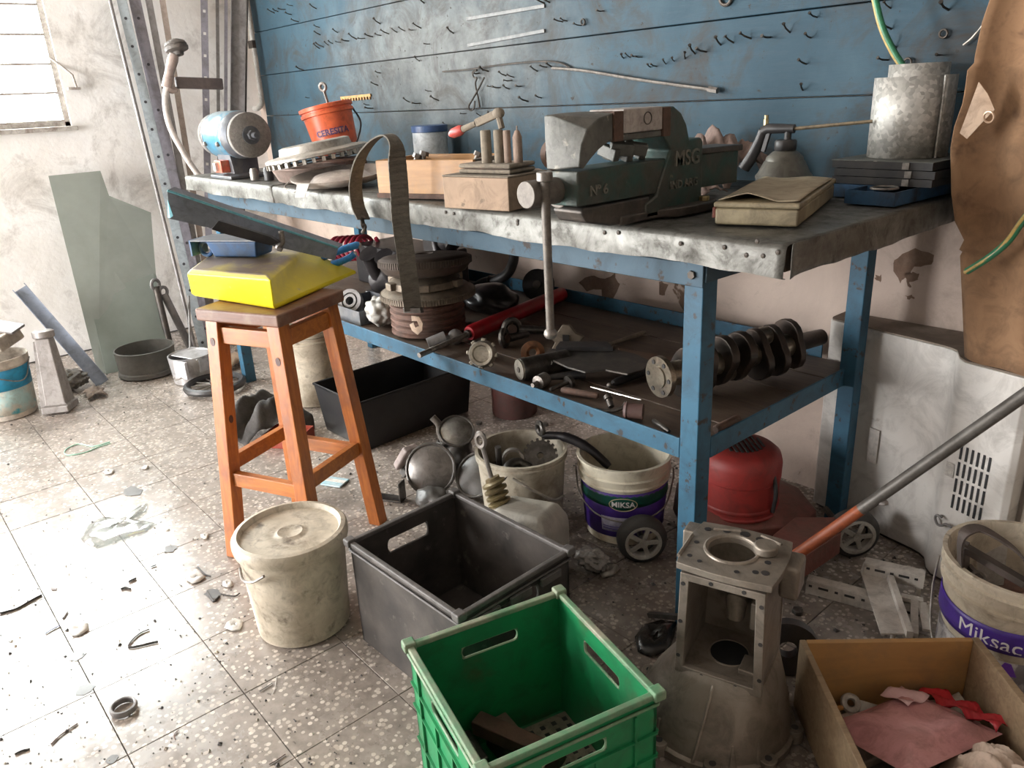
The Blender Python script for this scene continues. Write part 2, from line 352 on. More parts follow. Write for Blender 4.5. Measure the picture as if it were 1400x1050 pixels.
# ------------------------------------------------------------------ blue tool board on the back wall
def board_mat():
    m, nt, b = _nt('blue_board_paint'); o = coords(nt, 'World')
    os_ = nd(nt, 'ShaderNodeMapping'); os_.inputs['Scale'].default_value = (3, 3, 26); nt.links.new(o, os_.inputs['Vector'])
    c = mix(nt, ramp(nt, noise(nt, o, 2.6, 8, .66, .4), .38, .66), (.028, .064, .092), (.050, .094, .124))
    c = mix(nt, ramp(nt, noise(nt, os_.outputs[0], 2.4, 6, .7), .5, .75), c, (.045, .075, .10))
    # grey area painting the window's sheen into the board colour
    sp = nd(nt, 'ShaderNodeSeparateXYZ'); nt.links.new(o, sp.inputs[0])
    def sq(out, a, w):
        q = nd(nt, 'ShaderNodeMath', operation='MULTIPLY_ADD'); q.inputs[1].default_value = 1/w; q.inputs[2].default_value = -a/w; nt.links.new(out, q.inputs[0])
        q3 = nd(nt, 'ShaderNodeMath', operation='POWER'); q3.inputs[1].default_value = 2; nt.links.new(q.outputs[0], q3.inputs[0]); return q3.outputs[0]
    ad = nd(nt, 'ShaderNodeMath', operation='ADD'); nt.links.new(sq(sp.outputs[0], -2.15, 1.05), ad.inputs[0]); nt.links.new(sq(sp.outputs[2], 1.42, .42), ad.inputs[1])
    sb = nd(nt, 'ShaderNodeMath', operation='ADD'); nt.links.new(ad.outputs[0], sb.inputs[0]); nt.links.new(noise(nt, o, 2.2, 8, .72, .6), sb.inputs[1])
    f = nd(nt, 'ShaderNodeMapRange'); f.inputs['From Min'].default_value = .55; f.inputs['From Max'].default_value = 1.45; f.inputs['To Min'].default_value = .88; f.inputs['To Max'].default_value = 0
    nt.links.new(sb.outputs[0], f.inputs['Value'])
    grey = mix(nt, ramp(nt, noise(nt, o, 7, 8, .7), .4, .65), (.17, .175, .17), (.085, .086, .083))
    c = mix(nt, f.outputs[0], c, grey)
    c = mix(nt, ramp(nt, noise(nt, o, 4.5, 8, .74, .9), .47, .70), c, (.045, .038, .032))
    c = mix(nt, ramp(nt, noise(nt, o, 45, 3, .6), .69, .74), c, (.03, .026, .022))
    nt.links.new(c, b.inputs['Base Color']); b.inputs['Roughness'].default_value = .6; b.inputs['Specular IOR Level'].default_value = .2
    bump(nt, b, noise(nt, os_.outputs[0], 6, 6, .7), .2, .004); MATS['blue_board_paint'] = m; return m
M_BOARD = board_mat()
board = thing('tool_board', 'blue painted plank tool board on the wall above the workbench, grey with grime and painted-in sheen', 'tool board', (0, DB, 0))
rows = [(.90, 1.186, []), (1.1885, 1.4065, []), (1.409, 1.634, []), (1.6365, 1.86, [-2.53]), (1.8625, 2.08, [-1.4])]
for k, (za, zb, cuts) in enumerate(rows):
    xs = [-3.885]+cuts+[1.2]
    for i in range(len(xs)-1):
        dy = random.uniform(-.002, .002)
        mb().bx((xs[i]+.0015, dy, za), (xs[i+1]-.0015, YB-DB-.001, zb)).build('plank', M_BOARD, board, bev=.003)
M_NAIL = mat('nail_iron', (.05, .045, .04), (.09, .07, .055), scale=60, rough=.55, metal=.6)
nails = [(437, 67), (443, 65), (449, 62)]
nails += [(455+11*i, 60-1.9*i) for i in range(12)]
nails += [(408, 30), (398, 20), (432, 12), (437, 38), (438, 48), (462, 45), (520, 33), (580, 5), (588, 60), (620, 46), (380, 16), (390, 13), (400, 8), (375, 18),
          (745, 5), (752, 4), (770, 30), (776, 29), (795, 35), (825, 15), (852, 80), (862, 79), (870, 77), (878, 78), (889, 92), (898, 91), (910, 88), (921, 84), (936, 81), (950, 74), (966, 71),
          (985, 62), (1003, 59), (1027, 53), (1053, 51), (1080, 45), (1117, 24), (1108, 52), (1102, 88), (1097, 124), (1218, 12), (1219, 40), (1225, 66), (1215, 82), (1297, 14), (1283, 75),
          (655, 100), (660, 97), (668, 98), (692, 104), (700, 110), (703, 106), (672, 118), (684, 120), (696, 122), (712, 118), (722, 139), (740, 134), (600, 138), (573, 84), (590, 125), (560, 140), (575, 141),
          (660, 160), (677, 158), (612, 172), (638, 155), (520, 100), (517, 117), (415, 96), (423, 134), (505, 144), (510, 148), (735, 98), (748, 92), (757, 93)]
nm = mb().tube([(0, 0, 0), (0, -.022, .006), (0, -.034, .013)], [.0022, .0022, .002], 6).cyl((0, -.0335, .0128), (0, -.0355, .0142), .0042, n=7).mesh('nail'); nm.materials.append(M_NAIL)
for (px, py) in nails:
    p = PY(px, py, DB)
    o = bpy.data.objects.new('nail', nm); COL.objects.link(o); o.parent = board; o.location = (p.x, .003, p.z)
    o.rotation_euler = (random.uniform(-.25, .35), random.uniform(-.5, .5), random.uniform(-.35, .35)); s_ = random.uniform(.8, 1.35); o.scale = (s_, s_, s_)

# ================================================================== the workbench
def sheet_mat():
    m, nt, b = _nt('worn_sheet_metal'); o = coords(nt, 'World')
    n = noise(nt, o, 6, 8, .7, .6); n2 = noise(nt, o, 21, 7, .7, .3)
    c = mix(nt, ramp(nt, n, .36, .62), (.20, .20, .182), (.085, .081, .071)); c = mix(nt, ramp(nt, n2, .50, .68), c, (.05, .045, .037))
    sp = nd(nt, 'ShaderNodeNewGeometry'); sx = nd(nt, 'ShaderNodeSeparateXYZ'); nt.links.new(sp.outputs['Normal'], sx.inputs[0])
    nt.links.new(c, b.inputs['Base Color']); b.inputs['Metallic'].default_value = .3
    nt.links.new(ramp(nt, n2, -.1, 1.1), b.inputs['Roughness'])
    bump(nt, b, n, .3, .015); MATS['worn_sheet_metal'] = m; return m
M_SHEET = sheet_mat()
M_BLUE = mat('blue_steel_paint', (.036, .118, .190), (.026, .083, .136), scale=5, rough=.5, bmp=.1, spot=(.045, .035, .03), sscale=34, slo=.6, shi=.66, spec=.3)
M_BLUE2 = mat('dusty_shaded_blue_paint', (.060, .100, .135), (.040, .078, .112), scale=4, rough=.6, bmp=.1, spot=(.045, .035, .03), sscale=30, slo=.6, shi=.68, spec=.25)  # rail blue greyed: dust plus the shade under the lip, put into the colour
M_CORE = wood('dark_core_wood', (.10, .07, .05), (.06, .045, .035))
bench = thing('workbench', 'long blue steel workbench with a dented sheet metal top and lower shelf', 'workbench', (0, 0, 0))
mb().bx((-LB+.012, .012, HB-.055), (-.012, DB-.004, HB-.007)).build('worktop_core', M_CORE, bench)
def rnd(x, s): return sin(x*7.3+s)*.5+sin(x*17.1+2*s)*.3+sin(x*41.7+3*s)*.2
def sheet(xa, xb, off, n):
    prof = [(DB-.004, HB), (.5, HB), (.2, HB), (.05, HB), (.012, HB), (.003, HB-.003), (0, HB-.010), (0, HB-.03), (0, HB-.048), (.0, HB-.0625), (.008, HB-.064)]
    def fn(u, v):
        x = xa+(xb-xa)*u; k = v*(len(prof)-1); i = min(int(k), len(prof)-2); t = k-i
        y = prof[i][0]*(1-t)+prof[i+1][0]*t; z = prof[i][1]*(1-t)+prof[i+1][1]*t
        lip = max(0, min(1, (HB-z)/.06)); dent = (.004*rnd(x, 1)+.003*rnd(x*2.2, z*70))*(.35+lip)
        return (x, y-off-dent*lip-.0015*lip*(1+rnd(x*3, 5)), z+off*(.8 if lip < .2 else 0)+.005*rnd(x*1.3, 4)*lip*lip+(.0008*rnd(x*2, y*9)-.0042)*(1-lip))
    return mb().grid(fn, n, len(prof)-1)
sheet(-2.13, -.004, .0008, 110).build('metal_sheet', M_SHEET, bench, solid=.0012, smooth=60)
sheet(-LB, -2.10, .0024, 46).build('metal_sheet', M_SHEET, bench, solid=.0012, smooth=60)
def endfn(u, v):
    y = .004+u*(DB-.01); z = HB-.001-v*.062
    return (.001+.003*rnd(y*2, 2+z*30)*v+(.004 if u < .02 else 0), y, z+.004*rnd(y*1.7, 6)*v*v)
mb().grid(endfn, 40, 6).build('end_sheet', M_SHEET, bench, solid=.0012, smooth=60)
rv = mb().sphere((0, 0, 0), .005, 8, 4, (1, .35, 1)).mesh('rivet'); rv.materials.append(M_NAIL)
for (px, py) in ((930, 333), (1020, 349), (1043, 350), (990, 338), (1035, 330), (845, 318), (826, 318), (707, 306), (609, 290), (1063, 345), (620, 292), (707, 302)):
    p = PY(px, py, -.004); o = bpy.data.objects.new('rivet', rv); COL.objects.link(o); o.parent = bench; o.location = (p.x, -.004, p.z)
ZR = HB-.065
def leg(x, y, dx=.048, dy=.05):
    # angle-section leg, closed at the front
    mb().bx((x, y, 0), (x+dx, y+dy, ZR)).build('leg', M_BLUE, bench, bev=.003)
leg(-.246, .03); leg(-.214, .688, .046, .046); leg(-2.83, .03); leg(-2.83, .73)
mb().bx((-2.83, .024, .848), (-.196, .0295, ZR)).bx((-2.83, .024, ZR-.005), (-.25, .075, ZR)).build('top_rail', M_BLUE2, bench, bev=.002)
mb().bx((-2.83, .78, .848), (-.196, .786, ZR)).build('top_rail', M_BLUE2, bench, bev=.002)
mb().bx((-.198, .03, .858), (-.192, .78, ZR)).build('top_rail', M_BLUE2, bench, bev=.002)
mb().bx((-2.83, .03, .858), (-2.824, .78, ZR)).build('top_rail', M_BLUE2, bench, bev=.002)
mb().bx((-2.782, .030, .449), (-.246, .0355, .498)).bx((-2.782, .0355, .449), (-.246, .07, .4545)).build('shelf_rail', M_BLUE, bench, bev=.002)
mb().bx((-2.782, .772, .449), (-.31, .778, .53)).build('shelf_rail', M_BLUE, bench, bev=.002)
mb().bx((-.204, .08, .447), (-.198, .688, .498)).bx((-.24, .08, .447), (-.204, .688, .4525)).build('shelf_rail', M_BLUE, bench, bev=.002)
mb().bx((-2.826, .08, .447), (-2.82, .73, .498)).build('shelf_rail', M_BLUE, bench, bev=.002)
M_PLANK = wood('oily_plank', (.115, .078, .055), (.065, .045, .035), (5, 50, 50), .55, (.15, .115, .085))
ZS = .486
for k in range(5):
    ya = .038+k*.146
    mb().bx((-2.77, ya, ZS-.022), (-.21, ya+.1425, ZS-random.uniform(0, .002))).build('plank', M_PLANK, bench, bev=.002)
bl = mb().cyl((0, 0, 0), (0, -.006, 0), .009, n=6)
for (x, z) in ((-.222, .873),): 
    o = bl.build('bolt', M_NAIL, bench); o.location = (x, .024, z)
# ================================================================== things on the bench
M_CAST = mat('cast_grey', (.135, .135, .122), (.075, .078, .07), scale=16, rough=.55, metal=.15, bmp=.3, spot=(.30, .28, .24), sscale=30, slo=.62)
M_VGREEN = mat('vise_green', (.035, .085, .075), (.075, .08, .07), scale=13, lo=.4, hi=.6, rough=.5, metal=.3, bmp=.3, spot=(.16, .15, .12), sscale=30, slo=.66)
M_STEEL = mat('bare_steel', (.30, .275, .25), (.18, .16, .145), scale=30, rough=.48, metal=.7)
M_DSTEEL = mat('dark_steel', (.075, .07, .065), (.13, .11, .095), scale=24, rough=.5, metal=.6)
M_RUST = mat('rusty_iron', (.13, .075, .055), (.075, .05, .04), scale=22, rough=.75, metal=.3, bmp=.3)
M_BLACK = mat('black_plastic', (.02, .02, .022), (.045, .04, .038), scale=18, rough=.45)
M_BRASS = mat('brass', (.52, .42, .22), (.3, .23, .12), scale=30, rough=.4, metal=.8)
M_RAISED = mat('raised_letters', (.24, .23, .2), (.12, .13, .11), scale=40, rough=.5, metal=.4)

vx = -.42
M_VSCR = mat('vise_screw_steel', (.17, .15, .13), (.11, .095, .082), scale=30, rough=.55, metal=.3)
v = thing('bench_vise', 'large green and grey cast iron bench vise gripping a steel block', 'vise', (vx, 0, HB))
def yz(P): return [(y, z-HB) for y, z in P]
inner = [(-.04, 1.194), (-.04, 1.137), (-.058, 1.134), (-.082, 1.123), (-.106, 1.107), (-.126, 1.09)]
r1 = yz([(-.143, 1.088), (-.146, 1.15), (-.146, 1.192), (-.10, 1.194)]+inner); r2 = yz([(-.139, 1.095), (-.131, 1.135), (-.113, 1.164), (-.08, 1.182)]+[(-.04, 1.190)]+inner[1:])
mb().loft([[(-.046, y, z) for y, z in r1], [(-.02, y, z) for y, z in r1], [(.042, y, z) for y, z in r2]]).build('moving_jaw', M_CAST, v, bev=.003, seg=3)
mb().prism(yz([(-.143, 1.018), (-.141, 1.086), (-.05, 1.088), (.02, 1.088), (.16, 1.088), (.16, 1.016)]), 'x', -.036, .04).build('slide', M_VGREEN, v, bev=.004, seg=3)
mb().prism(yz([(.22, 1.012), (.22, 1.088), (.415, 1.084), (.415, 1.008)]), 'x', -.036, .036).build('slide_tail', M_VGREEN, v, bev=.004)
mb().prism(yz([(.225, 1.086), (.225, 1.1), (.425, 1.096), (.425, 1.082)]), 'x', -.041, .041).build('slide_cap', M_DSTEEL, v, bev=.003)
fixed = [(.114, 1.194), (.15, 1.194), (.176, 1.180), (.196, 1.155), (.208, 1.122), (.25, 1.124), (.258, 1.115), (.26, .967), (.06, .967), (.06, 1.0), (.097, 1.014), (.103, 1.032), (.14, 1.105), (.125, 1.125), (.114, 1.137)]
mb().prism(yz(fixed), 'x', -.05, .046).build('fixed_jaw', M_VGREEN, v, bev=.005, seg=3)
mb().prism([(.046, -.02), (.046, .1), (.075, .14), (.078, .25), (.06, .3), (.02, .325), (-.03, .325), (-.07, .3), (-.08, .2), (-.07, .1), (-.06, -.03)], 'z', .0006, .022).build('swivel_base', M_DSTEEL, v, bev=.006, seg=3)
mb().prism(yz([(-.132, 1.006), (-.125, 1.014), (.08, 1.014), (.08, .966), (-.03, .966), (-.05, .968), (-.118, .984)]), 'x', -.044, .041).build('base_nose', M_DSTEEL, v, bev=.005, seg=3)
mb().bx((-.05, -.04, .172), (.046, -.012, .230)).build('jaw_plate', M_RUST, v, bev=.002)
mb().bx((-.052, .112, .172), (.049, .136, .231)).build('jaw_plate', M_RUST, v, bev=.002)
mb().cyl((-.022, -.225, .085), (-.022, -.14, .085), .0265, n=28).cyl((-.022, -.14, .085), (-.022, -.136, .085), .036, n=28).build('screw', M_VSCR, v, bev=.003)
hx = -.012
hnd = mb().tube([(hx+.016, -.196, .112), (hx+.018, -.196, -.196)], [.0095, .0085], 14).build('handle', M_VSCR, v)
mb().sphere((hx+.018, -.196, -.2), .0145, 14, 8, (1, 1, .85)).build('handle_knob', M_STEEL, hnd)
mb().cyl((hx+.0155, -.196, .109), (hx+.0155, -.196, .128), .016, n=14).build('handle_knob', M_STEEL, hnd, bev=.003)
mb().cyl((.056, .255, .022), (.056, .255, .033), .012, n=6).build('bolt', M_BRASS, v, bev=.002)
lettering('MSG', .046, M_RAISED, v, depth=.004, bold=.0006, loc=(.0475, .198, .121), rot=(0, 0, pi/2))
lettering('IND ARG', .0245, M_RAISED, v, depth=.004, bold=.0004, loc=(.0475, .188, .067), rot=(0, 0, pi/2))
lettering('Nº 6', .028, M_RAISED, v, depth=.004, bold=.0006, loc=(.0415, -.083, .082), rot=(0, 0, pi/2))
M_BLKST = mat('pitted_block', (.46, .42, .39), (.30, .27, .25), scale=22, rough=.6, metal=.2, bmp=.4)
blk = thing('steel_block', 'pitted grey steel block clamped in the vise jaws with a round stamp', 'metal block', (vx, 0, HB))
mb().bx((-.05, -.0115, .186), (.046, .1115, .233)).build('block', M_BLKST, blk, bev=.003)
mb().bx((-.045, -.0115, .172), (.044, .1115, .1855)).build('lower_plate', M_CAST, blk, bev=.003)
mb().torus((.0465, .062, .212), .012, .0012, 20, 6, (1, 0, 0)).build('stamp_ring', M_DSTEEL, blk)
jig = mb()
for k in range(7): jig.box((-.01+.025*sin(k*2.1), .005+.015*k, .148+.006*sin(k*1.7)), (.05, .018, .026), (.4*sin(k), .3*cos(k), k))
o = jig.build('metal_offcut', M_CAST, bev=.003); tag(o, 'jagged grey casting scrap lying on the vise slide under the jaws', 'scrap', loc=(vx, 0, HB))

# bench grinder
g = thing('bench_grinder', 'blue and silver bench grinder with grey abrasive wheels at the end of the bench', 'bench grinder', (-2.60, .10, HB))
gz = .17
M_GBLUE = mat('grinder_blue', (.07, .27, .42), (.35, .42, .45), scale=7, lo=.45, hi=.55, rough=.28, metal=.3)
M_GDARK = mat('grinder_end', (.10, .11, .13), (.18, .18, .18), scale=15, rough=.45, metal=.3)
M_ABR = mat('abrasive_wheel', (.27, .25, .23), (.2, .19, .175), scale=60, rough=.9, bmp=.5)
mb().tube([(-.125, 0, gz), (-.115, 0, gz), (.05, 0, gz), (.06, 0, gz)], [.09, .096, .096, .09], 32).build('motor_body', M_GBLUE, g)
mb().tube([(.06, 0, gz), (.075, 0, gz), (.1, 0, gz), (.115, 0, gz)], [.094, .094, .08, .04], 28).build('end_bell', M_GDARK, g)
mb().tube([(-.125, 0, gz), (-.14, 0, gz), (-.165, 0, gz), (-.18, 0, gz)], [.094, .094, .08, .04], 28).build('end_bell', M_GDARK, g)
for s_ in (-1, 1):
    x = .125 if s_ > 0 else -.19
    mb().tube([(x, 0, gz), (x+.004, 0, gz), (x+.026, 0, gz), (x+.03, 0, gz)], [.083, .088, .088, .083], 36).build('grinding_wheel', M_ABR, g)
    if s_ > 0: mb().cyl((x+.03, 0, gz), (x+.038, 0, gz), .036, n=20).cyl((x+.038, 0, gz), (x+.056, 0, gz), .02, n=6).cyl((x+.056, 0, gz), (x+.085, 0, gz), .011, n=10).build('arbor_nut', M_GDARK, g)
mb().loft([[(-.13, -.085, 0), (.09, -.085, 0), (.09, .085, 0), (-.13, .085, 0)], [(-.13, -.085, .012), (.09, -.085, .012), (.09, .085, .012), (-.13, .085, .012)], [(-.09, -.055, .02), (.06, -.055, .02), (.06, .055, .02), (-.09, .055, .02)], [(-.08, -.06, .1), (.05, -.06, .1), (.05, .06, .1), (-.08, .06, .1)]]).build('pedestal', M_GDARK, g, bev=.003)
sw = mb().bx((-.04, -.095, .025), (.03, -.056, .075)).build('switch_box', mat('switch_red', (.62, .10, .05), (.5, .2, .13), scale=30, rough=.4), g, bev=.004)
mb().bx((-.025, -.108, .032), (.0, -.09, .066)).build('switch_key', mat('off_white', (.75, .72, .68), (.55, .5, .46), scale=20, rough=.5), sw, bev=.003)
for x in (-.1, .035): mb().sphere((x, -.095, gz-.03), .01, 8, 5).build('screw_head', M_STEEL, g)
o = mb().tube([(0, 0, 0), (0, 0, .03), (0, 0, .045)], [.017, .017, .012], 14).build('steel_bushing', M_STEEL); tag(o, 'small upright steel bushing beside the grinder foot', 'bushing', loc=(-2.38, .06, HB+.0012))
o = mb().tube([(0, 0, 0), (0, 0, .04), (0, 0, .05)], [.019, .019, .014], 14).build('rubber_bushing', M_BLACK); tag(o, 'small upright black rubber bushing between the grinder and the clutch plate', 'bushing', loc=(-2.30, .085, HB+.0012))

# clutch parts
M_ALU = mat('dusty_aluminium', (.52, .49, .44), (.36, .33, .29), scale=16, rough=.5, metal=.55)
M_PINK = mat('primer_pink_metal', (.42, .31, .27), (.30, .24, .21), scale=14, rough=.6, metal=.3)
o = mb().lathe([(.02, .0), (.10, .0), (.112, .006), (.132, .045), (.142, .05), (.142, .056), (.128, .053), (.106, .012), (.02, .008)], 40).build('metal_pan', M_PINK)
tag(o, 'shallow pinkish metal pan under the finned clutch plate', 'pan', loc=(-2.10, .155, HB+.001))
cp = thing('clutch_pressure_plate', 'silver clutch cover with finned rim lying tilted on the pan', 'clutch plate', (-2.02, .16, HB+.094)); cp.rotation_euler = Matrix.Rotation(radians(-8), 3, Vector((fw.x, fw.y, 0)).normalized()).to_euler()
mb().lathe([(.02, .03), (.075, .032), (.082, .046), (.115, .05), (.13, .046), (.135, .022), (.183, .016), (.19, .012), (.19, .003), (.15, .0), (.02, .0)], 48).build('cover', M_ALU, cp)
fm = mb().box((.184, 0, -.008), (.014, .012, .016)).mesh('fin'); fm.materials.append(M_ALU)
for k in range(34):
    q = bpy.data.objects.new('fin', fm); COL.objects.link(q); q.parent = cp; q.rotation_euler = (0, 0, 2*pi*k/34)
mb().lathe([(.13, -.018), (.18, -.018), (.18, -.014), (.13, -.014), (.13, -.018)], 40).build('friction_ring', M_DSTEEL, cp)
M_TAG = mat('grey_tag', (.36, .33, .30), rough=.7, bmp=0)
dp = thing('clutch_disc_dish', 'pale round metal dish with a raised centre at the bench edge', 'metal dish', (-1.80, .125, HB+.010), rot=(radians(5), radians(2), 0))
mb().lathe([(.01, .034), (.03, .04), (.05, .035), (.09, .03), (.105, .016), (.135, .018), (.165, .034), (.172, .034), (.17, .028), (.14, .008), (.02, .002)], 44).build('dish', mat('pale_dish', (.60, .55, .50), (.48, .40, .36), scale=9, rough=.45, metal=.25), dp)
mb().tube(smoothpath([(-.06, -.165, .03), (-.06, -.185, .018), (-.04, -.185, .008), (.02, -.19, .008), (.04, -.17, .032)]), .0025, 6).build('wire_clip', M_STEEL, dp)
mb().slab([(.03, -.18, .034), (.09, -.165, .036), (.085, -.19, -.005), (.035, -.2, -.008)], (0, -1, .2), .001).build('paper_tag', M_TAG, dp)

# brake drum that carries the orange pail, and the pail
o = mb().lathe([(.02, .05), (.10, .052), (.115, .045), (.12, 0), (.105, 0), (.10, .035), (.02, .036)], 32).build('brake_drum', M_RUST); tag(o, 'short rusty brake drum under the orange pail', 'brake drum', loc=(-2.40, .46, HB+.001))
M_ORANGE = mat('orange_plastic', (.78, .15, .055), (.62, .11, .05), scale=10, rough=.38, bmp=.05, spot=(.35, .12, .08), sscale=20, slo=.68)
pl = thing('orange_pail', 'orange plastic paint pail tilted on a brake drum against the blue boards', 'pail', (-2.40, .46, HB+.072), rot=(radians(5), radians(-9), .1))
mb().lathe([(.001, .002), (.085, .0), (.09, .004), (.104, .158), (.112, .16), (.113, .172), (.107, .174), (.107, .18), (.114, .182), (.115, .196), (.109, .198), (.106, .19), (.1, .15), (.088, .008), (.001, .006)], 44).build('shell', M_ORANGE, pl)
A = atan2(CAM.y-.46, CAM.x+2.4)
band = mb().lathe([(.1003, .075), (.1012, .085), (.102, .096)], 16, a0=A-.62-.1, a1=A+.52-.1).build('label_band', mat('pail_label', (.72, .30, .22), (.6, .22, .15), scale=20, rough=.5), pl, solid=.0005)
lettering('CERESITA', .034, mat('dark_print', (.10, .06, .16), rough=.5, bmp=0), pl, depth=.0008, fn=around(.1017, A-.1, .085, .09), bold=.0007)
mb().tube(smoothpath([(.11*cos(A+1.5), .11*sin(A+1.5), .165), (.13*cos(A+1.2), .13*sin(A+1.2), .10), (.115*cos(A+.9), .115*sin(A+.9), .04), (.112*cos(A+.7), .112*sin(A+.7), .02)]), .004, 6).build('handle', M_BLACK, pl)
wr = thing('combination_wrench', 'chrome wrench standing up out of the orange pail', 'wrench', (-2.43, .50, HB+.084), rot=(radians(6), radians(-10), .4))
mb().beam((0, 0, 0), (0, 0, .245), .014, .006).build('shank', M_STEEL, wr, bev=.002)
mb().torus((0, 0, .262), .015, .0065, 20, 8, (0, 1, 0)).build('ring_end', M_STEEL, wr)

# white can with blue lid
cn = thing('paint_can', 'white labelled can with a blue lid standing against the blue boards', 'can', (-2.1, .735, HB+.001))
mb().lathe([(.001, 0), (.07, 0), (.073, .003), (.073, .142), (.001, .143)], 36).build('can_body', mat('can_label', (.62, .66, .68), (.42, .47, .50), scale=16, rough=.45), cn)
mb().lathe([(.074, .14), (.077, .142), (.077, .165), (.073, .168), (.001, .166)], 36).build('lid', mat('blue_lid', (.05, .10, .24), (.08, .14, .26), scale=12, rough=.4), cn)
# wooden tray box with odds and ends
wb = thing('wooden_box', 'small orange-brown open wooden box behind the hanging strap', 'wooden box', (-1.335, -.012, HB+.002), rz=radians(19.5))
M_OWOOD = wood('orange_box_wood', (.50, .27, .10), (.36, .18, .065), (4, 40, 40), .5, (.33, .2, .11))
L_, D_, H_ = .34, .21, .108
mb().bx((0, 0, 0), (L_, .012, H_)).build('front_board', M_OWOOD, wb, bev=.002)
mb().bx((0, D_-.012, 0), (L_, D_, H_)).build('back_board', M_OWOOD, wb, bev=.002)
mb().bx((.0, .0122, 0), (.012, D_-.0122, H_)).build('end_board', M_OWOOD, wb, bev=.002)
mb().bx((L_-.012, .0122, 0), (L_, D_-.0122, H_)).build('end_board', wood('grey_wood', (.25, .21, .17), (.17, .14, .11)), wb, bev=.002)
mb().bx((.012, .012, 0), (L_-.012, D_-.012, .01)).build('bottom_board', M_OWOOD, wb)
mb().bx((-.003, -.004, .0), (L_, -.0005, .014)).build('base_strip', M_RUST, wb)
Rw = Matrix.Rotation(radians(19.5), 4, 'Z')
def wbp(x, y, z): return Vector((-1.335, -.012, HB+.002)) + (Rw @ Vector((x, y, z)))
for k, (x, y, nm_, lb) in enumerate(((.05, .06, 'hex_bolt', 'steel bolt standing in the wooden box at its strap end'), (.085, .075, 'hex_bolt', 'steel bolt lying across others in the wooden box beside the strap'), (.24, .1, 'hex_bolt', 'steel bolt in the wooden box close to the red-handled clamp'))):
    b_ = thing(nm_, lb, 'bolt', wbp(x, y, .012), rot=(.35*(k-1), .3, k))
    mb().cyl((0, 0, 0), (0, 0, .105), .007, n=10).build('shank', M_STEEL, b_); mb().cyl((0, 0, .105), (0, 0, .117), .014, n=6).build('head', M_STEEL, b_)
o = mb().lathe([(.028, 0), (.045, 0), (.047, .045), (.03, .05), (.028, 0)], 24).build('tape_roll', mat('brown_tape', (.16, .09, .06), rough=.5)); tag(o, 'dark brown ring standing behind the dusty pump block', 'ring', loc=(-1.0, .42, HB+.101), rot=(pi/2, 0, .5))
o = mb().sphere((0, 0, 0), .045, 16, 10, (1.2, .9, .75)).build('rusty_pot', mat('rust_white', (.55, .47, .42), (.36, .16, .10), scale=12, rough=.6)); tag(o, 'small rust-stained round casting behind the wooden box corner', 'casting', loc=(-.985, .30, HB+.036))
o = mb().bx((-.05, -.045, 0), (.05, .045, .052)).build('wood_block', MATS['grey_wood'], bev=.003); tag(o, 'grey wooden block hidden under the brown ring', 'wood block', loc=(-1.0, .42, HB+.001))
o = mb().torus((0, 0, 0), .055, .012, 28, 8).torus((.004, .003, .016), .052, .011, 28, 8).torus((-.004, 0, .03), .05, .01, 28, 8).build('hose_coil', M_BLACK); tag(o, 'coil of black hose lying between the brown carton and the vise', 'hose', loc=(-.80, .43, HB+.014))

# brown carton and dusty casting with pillars on it
ct = thing('brown_carton', 'dusty brown cardboard carton at the front of the bench carrying a pillared casting', 'carton', (-.966, -.042, HB+.001), rz=radians(11.5))
M_CARD = mat('cardboard', (.40, .285, .20), (.30, .215, .155), scale=6, rough=.85, bmp=.08, spot=(.2, .15, .11), sscale=25)
M_DUST = mat('dusty_top', (.26, .22, .17), (.2, .17, .135), scale=20, rough=.95, bmp=.2)
mb().bx((0, 0, 0), (.215, .165, .080)).build('carton_body', M_CARD, ct, bev=.003)
mb().bx((-.001, -.001, .0802), (.216, .166, .084)).build('carton_lid', M_DUST, ct, bev=.002)
Rc = Matrix.Rotation(radians(11.5), 4, 'Z')
fx_ = thing('pump_block', 'dusty tan casting with upright pillars on a double plate, standing on the carton', 'casting', Vector((-.966, -.042, HB+.0865))+(Rc @ Vector((.115, .085, 0))), rz=radians(11.5))
mb().bx((-.085, -.055, 0), (.085, .055, .011)).build('base_plate', M_DUST, fx_, bev=.006)
mb().bx((-.085, -.055, .013), (.085, .055, .024)).build('upper_plate', M_DUST, fx_, bev=.006)
mb().bx((-.07, -.045, .0105), (.07, .045, .0135)).build('gasket', M_RUST, fx_)
M_DUSTP = mat('dusty_pink', (.34, .25, .20), (.26, .2, .16), scale=20, rough=.9)
for (x, y, r_, h_, m_) in ((-.015, -.02, .0135, .078, M_DUST), (.022, -.015, .0125, .078, M_DUST), (.045, -.01, .0095, .076, M_DUSTP)): mb().tube([(x, y, .024), (x, y, .024+h_), (x, y, .026+h_)], [r_, r_, r_*.85], 16).build('pillar', m_, fx_)
mb().tube([(.07, 0, .024), (.07, 0, .085), (.07, 0, .1), (.07, 0, .102), (.07, 0, .112)], [.012, .012, .006, .002, .0015], 16).build('pointed_pillar', M_DUSTP, fx_)
tc = thing('toggle_clamp', 'dusty lever clamp with a worn red grip resting on the pump block pillars', 'clamp', fx_.location + Vector((.005, -.01, .107)), rz=radians(11.5))
mb().box((-.02, 0, .024), (.07, .014, .02), (0, radians(-17), 0)).build('arm', M_DUST, tc, bev=.003)
mb().sphere((.02, 0, .036), .017, 10, 6, (1, .8, .8)).build('pivot', M_DUST, tc)
mb().cyl((-.055, 0, .013), (-.105, 0, -.002), .0075, .009, 10).build('stem', M_DUST, tc)
